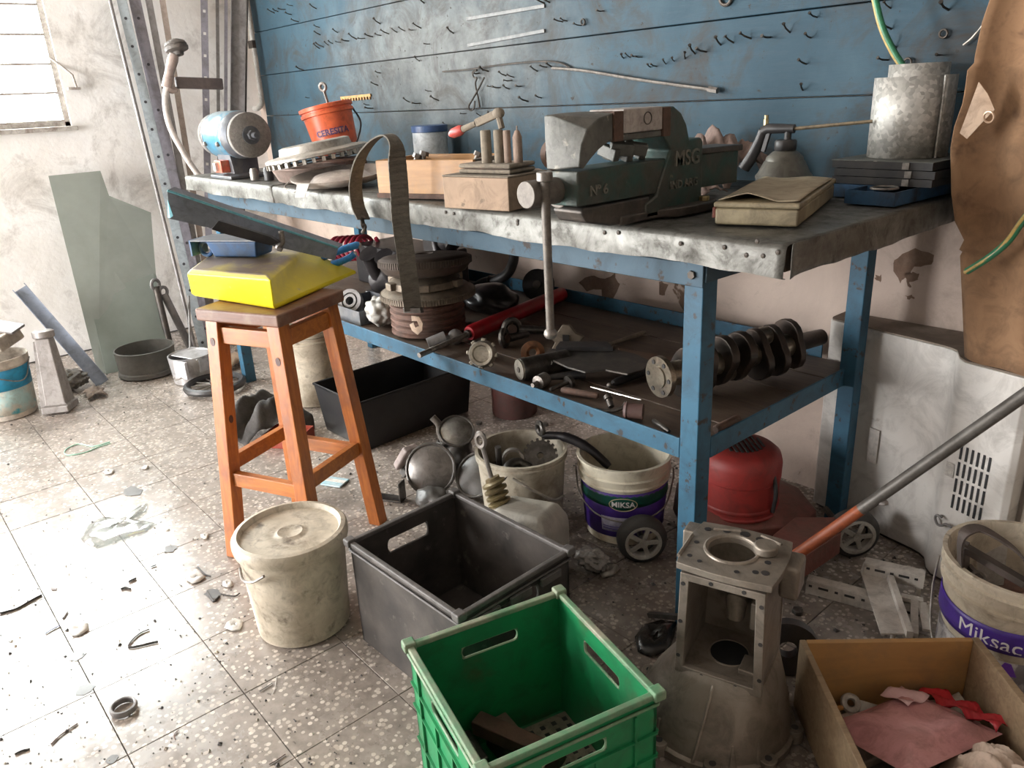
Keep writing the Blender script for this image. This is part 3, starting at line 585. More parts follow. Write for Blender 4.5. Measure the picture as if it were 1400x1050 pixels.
mb().tube([(-.1, 0, 0), (-.11, 0, -.003), (-.135, 0, -.010), (-.147, 0, -.013)], [.01, .0135, .0125, .006], 14).build('grip', mat('worn_red', (.45, .045, .035), (.6, .35, .3), scale=16, lo=.55, hi=.7, rough=.45), tc)
mb().cyl((.02, 0, .03), (.03, -.002, .0), .008, n=8).build('link', M_DUST, tc)

# hanging ratchet strap looping over the bench edge
M_WEB = mat('grey_webbing', (.16, .145, .12), (.10, .09, .075), scale=30, rough=.9, bmp=.4, sc=(1, 1, 3))
st = thing('webbing_strap', 'greyish brown webbing strap looped stiffly over the bench edge with a metal hook end', 'strap', (0, 0, 0))
def ribbon(path, wvec, wd, t, name, m, parent):
    P = smoothpath(path, 7); b_ = mb(); R_ = []
    Wl = smoothpath(wvec, 7) if isinstance(wvec[0], (tuple, list, Vector)) else [Vector(wvec)]*len(P); Ns = []
    for i, p in enumerate(P):
        w_ = Wl[i].normalized(); d = (P[min(i+1, len(P)-1)]-P[max(i-1, 0)]).normalized(); n_ = d.cross(w_).normalized(); w_ = n_.cross(d).normalized(); Ns.append((d, w_, n_))
        R_.append([p-w_*wd/2-n_*t/2, p+w_*wd/2-n_*t/2, p+w_*wd/2+n_*t/2, p-w_*wd/2+n_*t/2])
    return b_.loft(R_).build(name, m, parent), P, Ns
vw_ = Vector((fw.x, fw.y, 0)).normalized(); rh_ = Vector((rt.x, rt.y, 0)).normalized()
def wdir_(a): return tuple(rh_*cos(a)+vw_*sin(a))
spx = [(497, 300, 1.0), (489, 280, .95), (486, 250, .95), (493, 217, 1.1), (510, 193, 1.3), (529, 185, 1.35), (541, 196, 1.0), (543, 222, .5), (546, 260, .35), (548, 300, .35), (555, 350, .3), (561, 395, .25), (565, 425, .25)]
path = [PY(x, y, -.042) for x, y, a in spx]
rb1, P1, N1 = ribbon(path, [wdir_(a) for x, y, a in spx], .052, .004, 'webbing', M_WEB, st)
rm = mb().box((0, 0, 0), (.051, .003, .011)).mesh('stitch_rib'); rm.materials.append(M_WEB)
for i in range(46, 66, 2):
    q = bpy.data.objects.new('stitch_rib', rm); COL.objects.link(q); q.parent = rb1
    d, w_, n_ = N1[i]; n_ = n_ if n_.dot(CAM-P1[i]) > 0 else -n_
    q.matrix_local = Matrix.Translation(P1[i]+n_*.003) @ Matrix((w_, n_, d)).transposed().to_4x4()
def hp(px, py, yv=-.045): return PY(px, py, yv)
mb().beam(hp(553, 424), hp(577, 424), .012, .016).build('buckle', M_DSTEEL, st, bev=.002)
M_HOOK = mat('worn_hook', (.55, .42, .32), (.4, .32, .26), scale=40, rough=.5, metal=.5)
mb().slab([hp(*p) for p in ((562, 432), (573, 433), (578, 442), (577, 452), (571, 458), (563, 452), (560, 444), (565, 441), (568, 448), (573, 446), (570, 439), (563, 439))], (-.6, .75, 0), .006).build('hook', M_HOOK, st, smooth=0)
mb().tube(smoothpath([hp(497, 296), hp(495, 304), hp(499, 310), hp(496, 318)]), .006, 8).torus(hp(496, 306), .013, .004, 16, 6, (1, 1, .2)).build('end_ring', M_DSTEEL, st)

# oil spray can, rag
sp_ = thing('oil_spray_can', 'squat grey oil can with black trigger gun and long spray tube', 'oil can', (-.37, .6, HB+.001))
M_CAN = mat('oily_grey_can', (.15, .145, .125), (.095, .09, .08), scale=14, rough=.45, metal=.3)
mb().lathe([(.001, 0), (.066, 0), (.068, .003), (.068, .036), (.07, .038), (.07, .043), (.064, .05), (.05, .078), (.047, .08), (.045, .088), (.03, .102), (.024, .104), (.001, .105)], 36).build('can_body', M_CAN, sp_)
mb().lathe([(.001, .104), (.025, .104), (.027, .108), (.027, .126), (.024, .13), (.001, .131)], 28).build('cap', M_BLACK, sp_)
R2 = radians(10)
gun = mb(); gun.cyl((.004, 0, .13), (.004, 0, .15), .009, n=12); gun.tube([(.02, .0, .156), (-.02, 0, .157), (-.05, .0, .157), (-.062, 0, .15)], [.011, .012, .013, .013], 12)
gun.tube(smoothpath([(-.06, 0, .152), (-.072, 0, .12), (-.09, 0, .085), (-.108, 0, .058)]), [.014]*6+[.015]*6+[.016]*6+[.0165], 12, flat=.8)
gn = gun.build('trigger_gun', M_BLACK, sp_)
mb().beam((-.045, 0, .15), (-.058, 0, .10), .01, .012).build('trigger', M_BLACK, sp_, bev=.002)
mb().cyl((.018, 0, .156), (.20, .012, .17), .0045, .004, 8).build('spray_tube', mat('dull_brass_tube', (.35, .28, .19), (.12, .1, .08), scale=25, rough=.5, metal=.6), sp_)
mb().cyl((-.055, 0, .165), (-.055, 0, .18), .007, n=6).cyl((-.055, 0, .18), (-.055, 0, .19), .0055, n=10).build('brass_fitting', M_BRASS, sp_, bev=.001)
sp_.rotation_euler = (0, 0, radians(8))
def cloth(name, label, cat, loc, sx, sy, hgt, m, seed, group=None, rz=0, n=22):
    rr = random.Random(seed); W_ = [(rr.uniform(4, 15), rr.uniform(4, 15), rr.uniform(0, 6), rr.uniform(.25, 1)) for _ in range(7)]
    def fn(u, v):
        x = (u-.5)*2; y = (v-.5)*2; d = max(0, 1-(x*x+y*y)*.55)
        h_ = sum(abs(sin(a*x*.5+c+b*y*.5))*k for a, b, c, k in W_)/3.2
        ed = 1+.12*sin(5*atan2(y, x)+seed)+.06*sin(9*atan2(y, x))
        return (x*sx/2*ed, y*sy/2*ed, .002+hgt*(d**.7)*(.25+.75*h_)+.004*h_)
    o = mb().grid(fn, n, n).build(name, m, solid=.002, smooth=180); return tag(o, label, cat, group, loc=loc, rz=rz)
M_RAG = mat('pinkish_rag', (.30, .215, .185), (.22, .16, .14), scale=14, rough=.95, bmp=.3)
cloth('shop_rag', 'crumpled pinkish brown rag piled behind the oil can', 'rag', (-.635, .675, HB+.002), .26, .24, .12, M_RAG, 13)
cloth('shop_rag', 'flat grubby pinkish rag lying behind the vise base', 'rag', (-.53, .46, HB+.002), .10, .10, .02, M_RAG, 5)

# beige plastic case with a curling sheet on it
bb = thing('plastic_case', 'grimy beige plastic case with a curled card on its lid at the bench corner', 'case', (-.226, .098, HB+.001), rz=radians(19))
M_BEIGE = mat('grimy_beige', (.34, .285, .18), (.17, .135, .085), scale=9, rough=.5, bmp=.08)
mb().bx((0, 0, 0), (.165, .43, .034)).build('case_body', M_BEIGE, bb, bev=.006, seg=3)
mb().bx((-.003, -.003, .0345), (.168, .433, .046)).build('case_lid', M_BEIGE, bb, bev=.005, seg=3)
M_PAPER = mat('tan_card', (.40, .335, .235), (.30, .25, .175), scale=8, rough=.8, bmp=.05)
def card(u, v):
    x = .004+u*.158; y = .01+v*.41; z = .0475+.012*max(0, 1-v*5)*max(0, 1-abs(u-.35)*2.6)+.004*sin(u*4+v*2)**2
    return (x, y, z)
mb().grid(card, 14, 18).build('card', M_PAPER, bb, solid=.0012, smooth=180)
mb().bx((-.011, .02, .01), (-.0035, .07, .032)).build('latch', mat('latch_red', (.22, .07, .05), rough=.5), bb, bev=.002)

# stacked trays with galvanised cylinder
ty = thing('drawer_tray', 'shallow blue drawer tray at the bottom of the tray stack', 'tray', (-.15, .492, HB+.001), rz=radians(-3))
M_BTRAY = mat('blue_tray_paint', (.03, .085, .17), (.02, .02, .025), scale=8, lo=.48, hi=.6, rough=.45)
def tray(w_, d_, h_, t_, m, parent):
    b_ = mb().bx((0, 0, 0), (w_, d_, t_)).bx((0, 0, t_), (w_, t_, h_)).bx((0, d_-t_, t_), (w_, d_, h_)).bx((0, t_, t_), (t_, d_-t_, h_)).bx((w_-t_, t_, t_), (w_, d_-t_, h_)); return b_
tray(.115, .325, .03, .003, None, None).build('tray_shell', M_BTRAY, ty)
mb().torus((.06, .06, .031), .028, .003, 20, 6).build('finger_ring', M_STEEL, ty)
for k, (dz, dx, lb) in enumerate(((.0, 0, 'black metal tray lying directly on the blue drawer tray'), (.018, .004, 'black metal tray in the middle of the stack under the galvanised cylinder'), (.036, -.003, 'black metal tray on top of the stack carrying the galvanised cylinder'))):
    t_ = thing('parts_tray', lb, 'tray', (-.235+dx, .592, HB+.0325+dz), rz=radians(-2))
    tray(.235, .235, .0165, .0025, None, None).build('tray_shell', M_BLACK, t_)
    mb().bx((.17, -.004, .001), (.185, -.0005, .016)).build('label_clip', M_STEEL, t_)
    if k == 2: mb().bx((-.002, -.002, .0167), (.237, .237, .0182)).build('cover_plate', M_CAST, t_)
mb().bx((-.13, 0, 0), (.0, .235, .03)).build('tray_rear', M_BTRAY, ty).location = (.02, .09, .0)
def galv():
    m, nt, b = _nt('galvanised'); o = coords(nt, 'Object'); vv = nd(nt, 'ShaderNodeTexVoronoi'); vv.inputs['Scale'].default_value = 110; nt.links.new(o, vv.inputs['Vector'])
    sp2 = nd(nt, 'ShaderNodeSeparateColor'); nt.links.new(vv.outputs['Color'], sp2.inputs[0]); c = mix(nt, sp2.outputs[0], (.36, .35, .325), (.66, .64, .60))
    c = mix(nt, ramp(nt, noise(nt, o, 9, 7, .7), .52, .7), c, (.26, .24, .2)); nt.links.new(c, b.inputs['Base Color']); b.inputs['Metallic'].default_value = .4; b.inputs['Roughness'].default_value = .52
    MATS['galvanised'] = m; return m
galv()
tz = HB+.0325+.036+.0183
tn = thing('sheet_cylinder', 'mottled galvanised sheet cylinder open at the top with a second sheet rolled inside', 'metal cylinder', (-.118, .715, tz))
mb().grid(lambda u, v: (.087*cos(2*pi*u*.985-.4), .087*sin(2*pi*u*.985-.4), .001+v*.178), 48, 2).build('outer_sheet', MATS['galvanised'], tn, solid=.0012, smooth=60)
mb().grid(lambda u, v: (.064*cos(2*pi*u*.95+.9), .012+.064*sin(2*pi*u*.95+.9), .001+v*.205), 40, 2).build('inner_sheet', MATS['galvanised'], tn, solid=.0012, smooth=60)
mb().cyl((.087*cos(-.42), .087*sin(-.42), .001), (.087*cos(-.42), .087*sin(-.42), .178), .003, n=8).build('rolled_seam', MATS['galvanised'], tn)
# green and yellow hoses
def hose(name, label, pts, r_, n=8):
    t_ = thing(name, label, 'hose', (0, 0, 0)); P = smoothpath(pts, n)
    mb().tube(P, r_, 12).build('green_side', mat('hose_green', (.03, .22, .10), (.05, .17, .1), scale=20, rough=.4), t_)
    off = Vector((-.6, -.5, -.5)).normalized()*r_*.62
    mb().tube([p+off for p in P], r_*.62, 10).build('yellow_stripe', mat('hose_yellow', (.52, .37, .12), (.4, .28, .1), scale=20, rough=.4), t_); return t_
hose('striped_hose', 'green and yellow striped hose hanging down into the galvanised cylinder', [(-.30, .72, ZC-.002), (-.30, .71, 2.2), (-.29, .705, 1.75), (-.26, .70, 1.52), (-.235, .70, 1.43), (-.205, .70, 1.345), (-.172, .705, 1.285), (-.128, .71, 1.222), (-.10, .715, 1.15)], .0075)

# things hanging on the tool board
def onboard(px, py, d=.02): return PY(px, py, DB-d)
rod = thing('steel_rod', 'long thin steel rod with a hex end hung across the tool board', 'rod', (0, 0, 0))
Pr = [onboard(*p) for p in ((755, 93), (800, 97), (880, 110), (975, 123))]
mb().tube(smoothpath(Pr), .005, 8).build('shaft', M_STEEL, rod)
mb().cyl(onboard(969, 122), onboard(981, 124), .009, n=6).build('hex_end', M_STEEL, rod)
o = mb().tube(smoothpath([onboard(*p, .01) for p in ((605, 98), (640, 95), (690, 88), (740, 84), (765, 86), (780, 93))]), .0032, 6).build('bent_wire', M_DSTEEL); tag(o, 'long dark bent wire hung on nails above the round-nose pliers', 'wire')
pr_ = thing('wire_hooks', 'pair of crossed black wire hooks hanging from the tool board', 'hooks', (0, 0, 0))
mb().tube(smoothpath([onboard(*p, .015) for p in ((652, 96), (646, 99), (648, 106), (652, 107), (650, 115), (654, 135), (656, 147))]), .0035, 6).build('hook', M_NAIL, pr_)
mb().tube(smoothpath([onboard(*p, .02) for p in ((662, 106), (655, 120), (646, 136), (641, 145), (643, 151), (648, 148), (649, 138))]), .0035, 6).build('hook', M_NAIL, pr_)
cb = thing('brass_comb', 'short orange-brown toothed strip nailed to the tool board above the orange pail', 'strip', (0, 0, 0))
a_, b_ = onboard(466, 134, .004), onboard(507, 130, .004)
mb().beam(a_, b_, .006, .012).build('bar', mat('ochre', (.50, .27, .07), (.36, .2, .08), scale=25, rough=.6), cb)
tm_ = mb().box((0, 0, 0), (.01, .006, .016)).mesh('tooth'); tm_.materials.append(MATS['ochre'])
for k in range(11):
    q = bpy.data.objects.new('tooth', tm_); COL.objects.link(q); q.parent = cb; q.location = a_.lerp(b_, (k+.5)/11)+Vector((0, -.001, -.01))
p = onboard(992, -3, .008)
o = mb().torus(p, .019, .005, 24, 8, (0, 1, .1)).build('iron_ring', M_DSTEEL); tag(o, 'dark iron ring hung on the tool board', 'ring')
for (px, py, lb) in ((1290, 46, 'small coiled iron eye screwed into the board beside the pale wire'), (1241, 85, 'small coiled iron eye screwed into the board above the galvanised cylinder'), (797, 30, 'bent eye hook screwed into the upper plank of the tool board')):
    o = mb().torus(onboard(px, py, .008), .009, .0028, 16, 6, (0, 1, .1)).cyl(onboard(px, py, .008)+Vector((0, 0, -.009)), onboard(px, py, 0)+Vector((0, .004, -.009)), .0025, n=6).build('screw_eye', M_NAIL); tag(o, lb, 'screw eye')
o = mb().tube(smoothpath([onboard(*p, .012) for p in ((1372, -12), (1360, 10), (1345, 32), (1330, 51), (1317, 62))]), [.002]*16+[.003]*9, 6).build('pale_wire', M_ALU); tag(o, 'thin pale wire slanting down the board beside the leather apron', 'wire')
for (a1, b1, lb) in (((638, 26), (745, 8), 'upper thin pale rail screwed along the tool board'), ((640, 62), (745, 42), 'lower thin pale rail screwed along the tool board')):
    o = mb().beam(onboard(*a1, .004), onboard(*b1, .004), .008, .012).build('tool_rail', mat('painted_rail', (.22, .22, .215), (.14, .15, .155), scale=12, rough=.6), bev=.001); tag(o, lb, 'rail')

# leather apron
M_LEA = mat('brown_suede', (.27, .155, .083), (.20, .11, .058), scale=7, rough=.95, bmp=.25, spot=(.13, .07, .04), sscale=11, slo=.62, shi=.72)
ap = thing('leather_apron', 'brown suede welding apron hanging against the tool board at the bench end', 'apron', (0, 0, 0))
lft = [(1372, -40), (1348, 30), (1338, 75), (1333, 115), (1328, 140), (1316, 172), (1310, 200), (1310, 260), (1314, 300), (1326, 325), (1313, 350), (1316, 420), (1319, 488)]
LP = []
for (px, py) in lft: LP.append(PY(px, py, .66))
def apf(u, v):
    k = v*(len(LP)-1); i = min(int(k), len(LP)-2); p = LP[i].lerp(LP[i+1], k-i)
    x = p.x*(1-u)+.52*u; z = p.z-.012*u*v
    y = .655+.022*sin(u*9+v*2.4)*(.5+v)+.012*sin(u*21-v*3)-.045*(1-u)**6*(1 if .2 < v < .8 else .3)
    return (x, y, z)
mb().grid(apf, 34, 48).build('leather', M_LEA, ap, solid=.003, smooth=180)
M_LEAP = mat('pale_leather', (.52, .38, .28), (.42, .29, .2), scale=12, rough=.85)
fl = [(1338, 112), (1350, 128), (1360, 150), (1345, 165), (1322, 190), (1312, 182), (1324, 150)]
mb().slab([PY(px, py, .59) for px, py in fl], (0, 1, 0), .003).build('folded_edge', M_LEAP, ap, smooth=0)
mb().tube(smoothpath([(.10, .66, 1.395), (.16, .70, 1.55), (.26, .81, 1.66), (.36, .70, 1.55), (.42, .66, 1.40)]), .007, 8, flat=.4).build('neck_strap', M_LEA, ap)
mb().cyl((.26, .836, 1.652), (.26, .775, 1.668), .004, n=8).build('hanging_nail', M_NAIL, ap)
c_ = PY(1352, 160, .575); mb().torus(c_, .011, .0022, 20, 6, (.3, 1, .2)).build('eyelet_ring', mat('copper_ring', (.55, .38, .27), rough=.4, metal=.7, bmp=0), ap)
hose('striped_hose', 'green and yellow striped hose end resting across the leather apron', [PY(px, py, yv) for px, py, yv in ((1560, 60, .80), (1545, 90, .70), (1500, 180, .54), (1450, 245, .52), (1425, 272, .53), (1400, 300, .55), (1378, 330, .57), (1352, 352, .575), (1322, 371, .585))], .0075)
# ================================================================== wooden stool with its load
M_STOOL = wood('varnished_pine', (.50, .165, .030), (.32, .085, .016), (60, 60, 5), .35, (.22, .07, .025))
M_STOOLH = wood('varnished_pine_rail', (.52, .18, .034), (.34, .10, .02), (6, 50, 50), .35, (.26, .09, .03))
M_SEAT = wood('worn_seat', (.20, .085, .045), (.13, .055, .035), (6, 45, 45), .45, (.26, .17, .12))
SC = Vector((-1.271, -.423, 0)); SR = radians(24.5)
stl = thing('wooden_stool', 'tall varnished pine stool with splayed legs carrying the yellow box', 'stool', SC, rz=SR)
sh_, zt_ = .139, .748
mb().bx((-sh_, -sh_, zt_-.034), (sh_, sh_, zt_)).build('seat', M_SEAT, stl, bev=.006)
lt, lb_ = .103, .150
def lp(sx, sy, z): t = 1-z/(zt_-.034); r_ = lt+(lb_-lt)*t; return Vector((sx*r_, sy*r_, z))
for sx, sy in ((-1, -1), (1, -1), (1, 1), (-1, 1)):
    a_, b_ = lp(sx, sy, 0), lp(sx, sy, zt_-.0342); h_ = .021
    mb().loft([[(a_.x+i*h_, a_.y+j*h_, 0) for i, j in ((-1, -1), (1, -1), (1, 1), (-1, 1))], [(b_.x+i*h_, b_.y+j*h_, b_.z) for i, j in ((-1, -1), (1, -1), (1, 1), (-1, 1))]]).build('leg', M_STOOL, stl, bev=.003)
def rail(s1, s2, z, h_, w_, name):
    a_, b_ = lp(*s1, z), lp(*s2, z); d = (b_-a_).normalized()*.0215; mb().beam(a_+d, b_-d, w_, h_).build(name, M_STOOLH, stl, bev=.002)
for s1, s2, z in (((-1, -1), (1, -1), .25), ((1, -1), (1, 1), .27), ((1, 1), (-1, 1), .25), ((-1, 1), (-1, -1), .29)): rail(s1, s2, z, .042, .022, 'stretcher')
for s1, s2 in (((-1, -1), (1, -1)), ((1, -1), (1, 1)), ((1, 1), (-1, 1)), ((-1, 1), (-1, -1))): rail(s1, s2, .672, .046, .022, 'apron_rail')
kn = mb().cyl((0, 0, 0), (0, -.0008, 0), .008, n=12).mesh('knot'); kn.materials.append(mat('wood_knot', (.07, .02, .012), rough=.4))
for (sx, sy, z, ax) in ((-1, -1, .655, 0), (-1, -1, .43, 1), (1, -1, .62, 0)):
    q = bpy.data.objects.new('knot', kn); COL.objects.link(q); q.parent = stl; c = lp(sx, sy, z)
    q.location = c+Vector((0, -.0212, 0) if ax == 0 else (.0212, 0, 0)); q.rotation_euler = (0, 0, 0 if ax == 0 else pi/2); q.scale = (1, 1, 1.5)

M_YEL = mat('yellow_vinyl', (.88, .74, .02), (.78, .62, .05), scale=5, rough=.42, bmp=.1)
def ytop():
    m, nt, b = _nt('yellow_dusty'); o = coords(nt, 'World'); sp = nd(nt, 'ShaderNodeNewGeometry'); sx = nd(nt, 'ShaderNodeSeparateXYZ'); nt.links.new(sp.outputs['Normal'], sx.inputs[0])
    d = ramp(nt, noise(nt, o, 14, 6, .65), .25, .6); mu = nd(nt, 'ShaderNodeMath', operation='MULTIPLY'); nt.links.new(ramp(nt, noise(nt, o, 9, 6, .65), .1, .5), mu.inputs[0]); nt.links.new(ramp(nt, sx.outputs[2], .6, .95), mu.inputs[1])
    c = mix(nt, mu.outputs[0], (.86, .73, .025), (.26, .205, .165)); c = mix(nt, ramp(nt, noise(nt, o, 40, 4, .6), .66, .75), c, (.5, .42, .2))
    nt.links.new(c, b.inputs['Base Color']); b.inputs['Roughness'].default_value = .42; bump(nt, b, noise(nt, o, 30, 5, .6), .12, .004); return m
B1, B2, B3 = PZ(266, 405, .7495), PZ(377, 423, .7495), PZ(488, 374, .7495); B4 = B1+(B3-B2)
T1, T2, T3, T4 = PZ(254, 369, .84), PZ(368, 377, .84), PZ(416, 334, .84), PZ(298, 337, .84)
T3 = T3.lerp(T2, .12); T4 = T4.lerp(T1, .12)
rings = [[B1, B2, B3, B4], [B1.lerp(T1, .12)+Vector((-.004, -.006, 0)), B2.lerp(T2, .12)+Vector((.006, -.006, 0)), B3.lerp(T3, .06)+Vector((.004, .006, .004)), B4.lerp(T4, .06)], [T1+Vector((0, 0, -.01)), T2+Vector((.004, 0, -.01)), T3+Vector((.006, .012, -.01)), T4+Vector((0, .012, -.01))], [T1.lerp(T3, .04), T2.lerp(T4, .04), T3.lerp(T1, .03), T4.lerp(T2, .03)]]
yb = mb().loft(rings).build('yellow_box', ytop(), bev=.006, seg=3); tag(yb, 'bright yellow wedge-ended plastic box with a dusty top on the wooden stool', 'box')

# blue pan and steel channel on the yellow box
M_BPAN = mat('blue_pan', (.022, .085, .21), (.05, .07, .10), scale=8, rough=.45)
bp = thing('blue_metal_pan', 'small blue and grey metal oil pan on the dusty yellow box', 'pan', PZ(333, 348, .8425), rz=radians(33))
mb().loft([[(-.07, -.04, 0), (.07, -.04, 0), (.07, .04, 0), (-.07, .04, 0)], [(-.085, -.048, .046), (.08, -.048, .046), (.08, .048, .046), (-.085, .048, .046)]]).build('pan_body', M_BPAN, bp, bev=.006)
mb().bx((-.13, -.053, .0465), (.09, .053, .05)).build('flange', M_GDARK, bp)
mb().bx((-.135, -.053, .005), (-.13, .02, .05)).torus((-.105, -.02, .022), .02, .006, 18, 8, (0, 1, 0)).build('end_bracket', M_BPAN, bp)
ch = thing('steel_channel', 'grey-blue painted steel channel with pale blue edges slanting across the blue pan', 'steel channel', (0, 0, 0))
M_CHN = mat('greyblue_paint', (.23, .26, .32), (.15, .17, .205), scale=9, rough=.5)
M_EDGE = mat('pale_blue_edge', (.16, .47, .55), (.12, .35, .42), scale=25, rough=.5)
n_ = Vector((fw.x, fw.y, 0)).normalized()
def pl_(px, py, o_): return PP(px, py, o_, n_)
oL, oR = Vector((-1.36, -.52, 0)), Vector((-1.33, -.17, 0))
a1, a2, b1_, b2_ = pl_(229, 262, oL), pl_(232, 299, oL), pl_(462, 340, oR), pl_(458, 356, oR)
wdir = Vector((-.5, .8, .15)).normalized()*.03
mb().slab([a1, pl_(350, 299, oL.lerp(oR, .5)), b1_, b2_, pl_(368, 335, oL.lerp(oR, .6)), pl_(300, 315, oL.lerp(oR, .3)), a2], n_, .004).build('web', M_CHN, ch, smooth=0)
mb().slab([a1, b1_, b1_+wdir, a1+wdir], (0, 0, 1), .004).build('flange', M_CHN, ch, smooth=0)
mb().tube([a1+Vector((0, 0, .003)), b1_+Vector((0, 0, .003))], .0035, 6).build('painted_edge', M_EDGE, ch)
mb().slab([a1+Vector((.002, -.004, -.02)), a1+Vector((.02, -.004, -.06)), a2+Vector((.02, -.004, .004)), a2+Vector((.0, -.004, .004))], -n_, .001).build('paint_patch', M_EDGE, ch, smooth=0)
brk = [pl_(292, 312, oL), pl_(302, 300, oL), pl_(372, 322, oL.lerp(oR, .45)), pl_(385, 330, oL.lerp(oR, .45)), pl_(372, 334, oL.lerp(oR, .45)), pl_(310, 318, oL)]
mb().slab(brk, -n_, .02).build('bracket', M_BLACK, ch, bev=.002)
mb().tube(smoothpath([pl_(384, 316, oL.lerp(oR, .45)), pl_(386, 330, oL.lerp(oR, .45)), pl_(380, 338, oL.lerp(oR, .45)), pl_(386, 341, oL.lerp(oR, .45))]), .008, 8).build('clip', M_STEEL, ch)
plr = thing('blue_pliers', 'blue-handled pliers poking out behind the yellow box', 'pliers', (0, 0, 0))
M_BH = mat('blue_grip', (.02, .23, .55), (.03, .18, .42), scale=20, rough=.3, bmp=0)
oP = Vector((-1.32, -.10, 0))
mb().tube(smoothpath([pl_(440, 352, oP), pl_(455, 346, oP), pl_(475, 339, oP), pl_(492, 334, oP)], 4), [.008]+[.011]*11+[.007], 10).build('handle', M_BH, plr)
mb().tube(smoothpath([pl_(452, 362, oP), pl_(465, 358, oP), pl_(478, 352, oP), pl_(486, 346, oP)], 4), [.008]+[.010]*11+[.006], 10).build('handle', M_BH, plr)
mb().sphere(pl_(491, 335, oP), .008, 8, 5).sphere(pl_(485, 347, oP), .008, 8, 5).build('metal_tip', M_ALU, plr)
mb().tube([pl_(445, 356, oP), pl_(425, 362, oP), pl_(415, 366, oP)], [.012, .014, .006], 8).build('jaws', M_DSTEEL, plr)

# ================================================================== against the left wall
M_GREYST = mat('grey_bar_steel', (.28, .27, .27), (.20, .185, .18), scale=10, rough=.5, metal=.5)
M_LBLUE = mat('lightblue_bar', (.40, .46, .50), (.32, .36, .38), scale=10, rough=.45, metal=.3)
M_PURP = mat('purplegrey_bar', (.26, .25, .29), (.19, .18, .20), scale=10, rough=.5, metal=.4)
def ext(a, b, k): return a+(b-a)*k
holem = mb().cyl((0, 0, -.0007), (0, 0, .0007), .0075, n=10).mesh('hole'); holem.materials.append(mat('hole_dark', (.04, .04, .045), rough=.9, bmp=0))
def lean(name, label, cat, foot, top, kind, w_, m, group=None, k=1.14, holes=0, face=None):
    t_ = thing(name, label, cat, (0, 0, 0), group=group)
    if top.x < foot.x-.02: k = min(k, (-4.03+w_*.6-foot.x)/(top.x-foot.x))
    if top.y > foot.y+.02: k = min(k, (YB-.02-w_*.7-foot.y)/(top.y-foot.y))
    tp = ext(foot, top, k); d = (tp-foot).normalized()
    view = (CAM-foot.lerp(tp, .6)).normalized() if face is None else Vector(face)
    x = d.cross(view).normalized(); y = x.cross(d).normalized()            # y faces the camera side
    if y.dot(view) < 0: y = -y
    if kind == 'rod': mb().cyl(foot, tp, w_/2, n=10).build('rod', m, t_)
    elif kind == 'flat': mb().beam(foot, tp, w_, .005, y).build('flat_bar', m, t_)
    elif kind == 'angle':
        mb().beam(foot, tp, w_, .004, y).build('web', m, t_)
        s_ = x*(w_/2); mb().beam(foot+s_-y*w_*.4, tp+s_-y*w_*.4, .004, w_*.8, y).build('flange', m, t_)
    elif kind == 'channel':
        mb().beam(foot, tp, w_, .004, y).build('web', m, t_)
        for sg in (-1, 1): s_ = x*(sg*w_/2); mb().beam(foot+s_+y*.016, tp+s_+y*.016, .004, .034, y).build('flange', m, t_)
    for i in range(holes):
        q = bpy.data.objects.new('hole', holem); COL.objects.link(q); q.parent = t_
        c = foot.lerp(tp, (i+.5)/holes)+y*.0032; q.matrix_local = Matrix.Translation(c) @ Matrix((x, d, y)).transposed().to_4x4()
    return t_
F_ = lambda px, py: PZ(px, py, 0.002)
Wt = lambda px, py, xx=-4.0: PX(px, py, xx+.09)
lean('steel_rod', 'thin dark round rod leaning on the plaster wall, first beside the glass sheets', 'rod', F_(272, 497), Wt(150, 0), 'rod', .018, M_GREYST)
lean('slotted_angle', 'pale blue-grey angle bar with a line of holes leaning on the left wall', 'steel bar', F_(281, 486), Wt(166, 0), 'angle', .045, M_LBLUE, holes=15)
lean('steel_angle', 'wide purple-grey angle bar leaning behind the pale perforated one', 'steel bar', F_(287, 478), Wt(184, 0, -4.02), 'angle', .055, M_PURP, holes=9)
lean('steel_angle', 'narrow grey angle bar leaning between the purple-grey bar and the brown strip', 'steel bar', F_(292, 475), Wt(203, 0, -4.02), 'angle', .032, M_GREYST)
lean('flat_strip', 'brownish flat steel strip leaning on the wall beside the bent lever', 'steel bar', F_(298, 474), Wt(222, 0, -4.02), 'flat', .03, mat('brown_bar', (.36, .30, .26), (.27, .22, .19), scale=12, rough=.6, metal=.3))
lean('slotted_strip', 'dark strip with square light holes standing in the corner behind the grinder', 'steel bar', F_(288, 462), Wt(279, 0, -3.95), 'flat', .036, M_PURP)
t_ = [o for o in bpy.data.objects if o.name.startswith('slotted_strip')][0]
sq = mb().box((0, 0, 0), (.014, .014, .002)).mesh('square_hole'); sq.materials.append(mat('light_hole', (.62, .6, .57), rough=.8, bmp=0))
ft, tp_ = F_(288, 462), ext(F_(288, 462), Wt(279, 0, -3.95), 1.0)
for i in range(16):
    q = bpy.data.objects.new('square_hole', sq); COL.objects.link(q); q.parent = t_; vv_ = (CAM-ft.lerp(tp_, .6)).normalized(); d = (tp_-ft).normalized(); x = d.cross(vv_).normalized(); y = x.cross(d).normalized()
    y = y if y.dot(vv_) > 0 else -y; q.matrix_local = Matrix.Translation(ft.lerp(tp_, (i+.5)/16)+y*.003) @ Matrix((x, d, y)).transposed().to_4x4()
lean('steel_bar', 'slim grey square bar in the corner next to the strip with square holes', 'steel bar', F_(302, 458), Wt(297, 0, -3.97), 'flat', .018, M_GREYST)
lean('steel_bar', 'slim dark bar in the corner against the wide channel', 'steel bar', F_(308, 456), Wt(309, 0, -3.97), 'flat', .018, M_PURP)
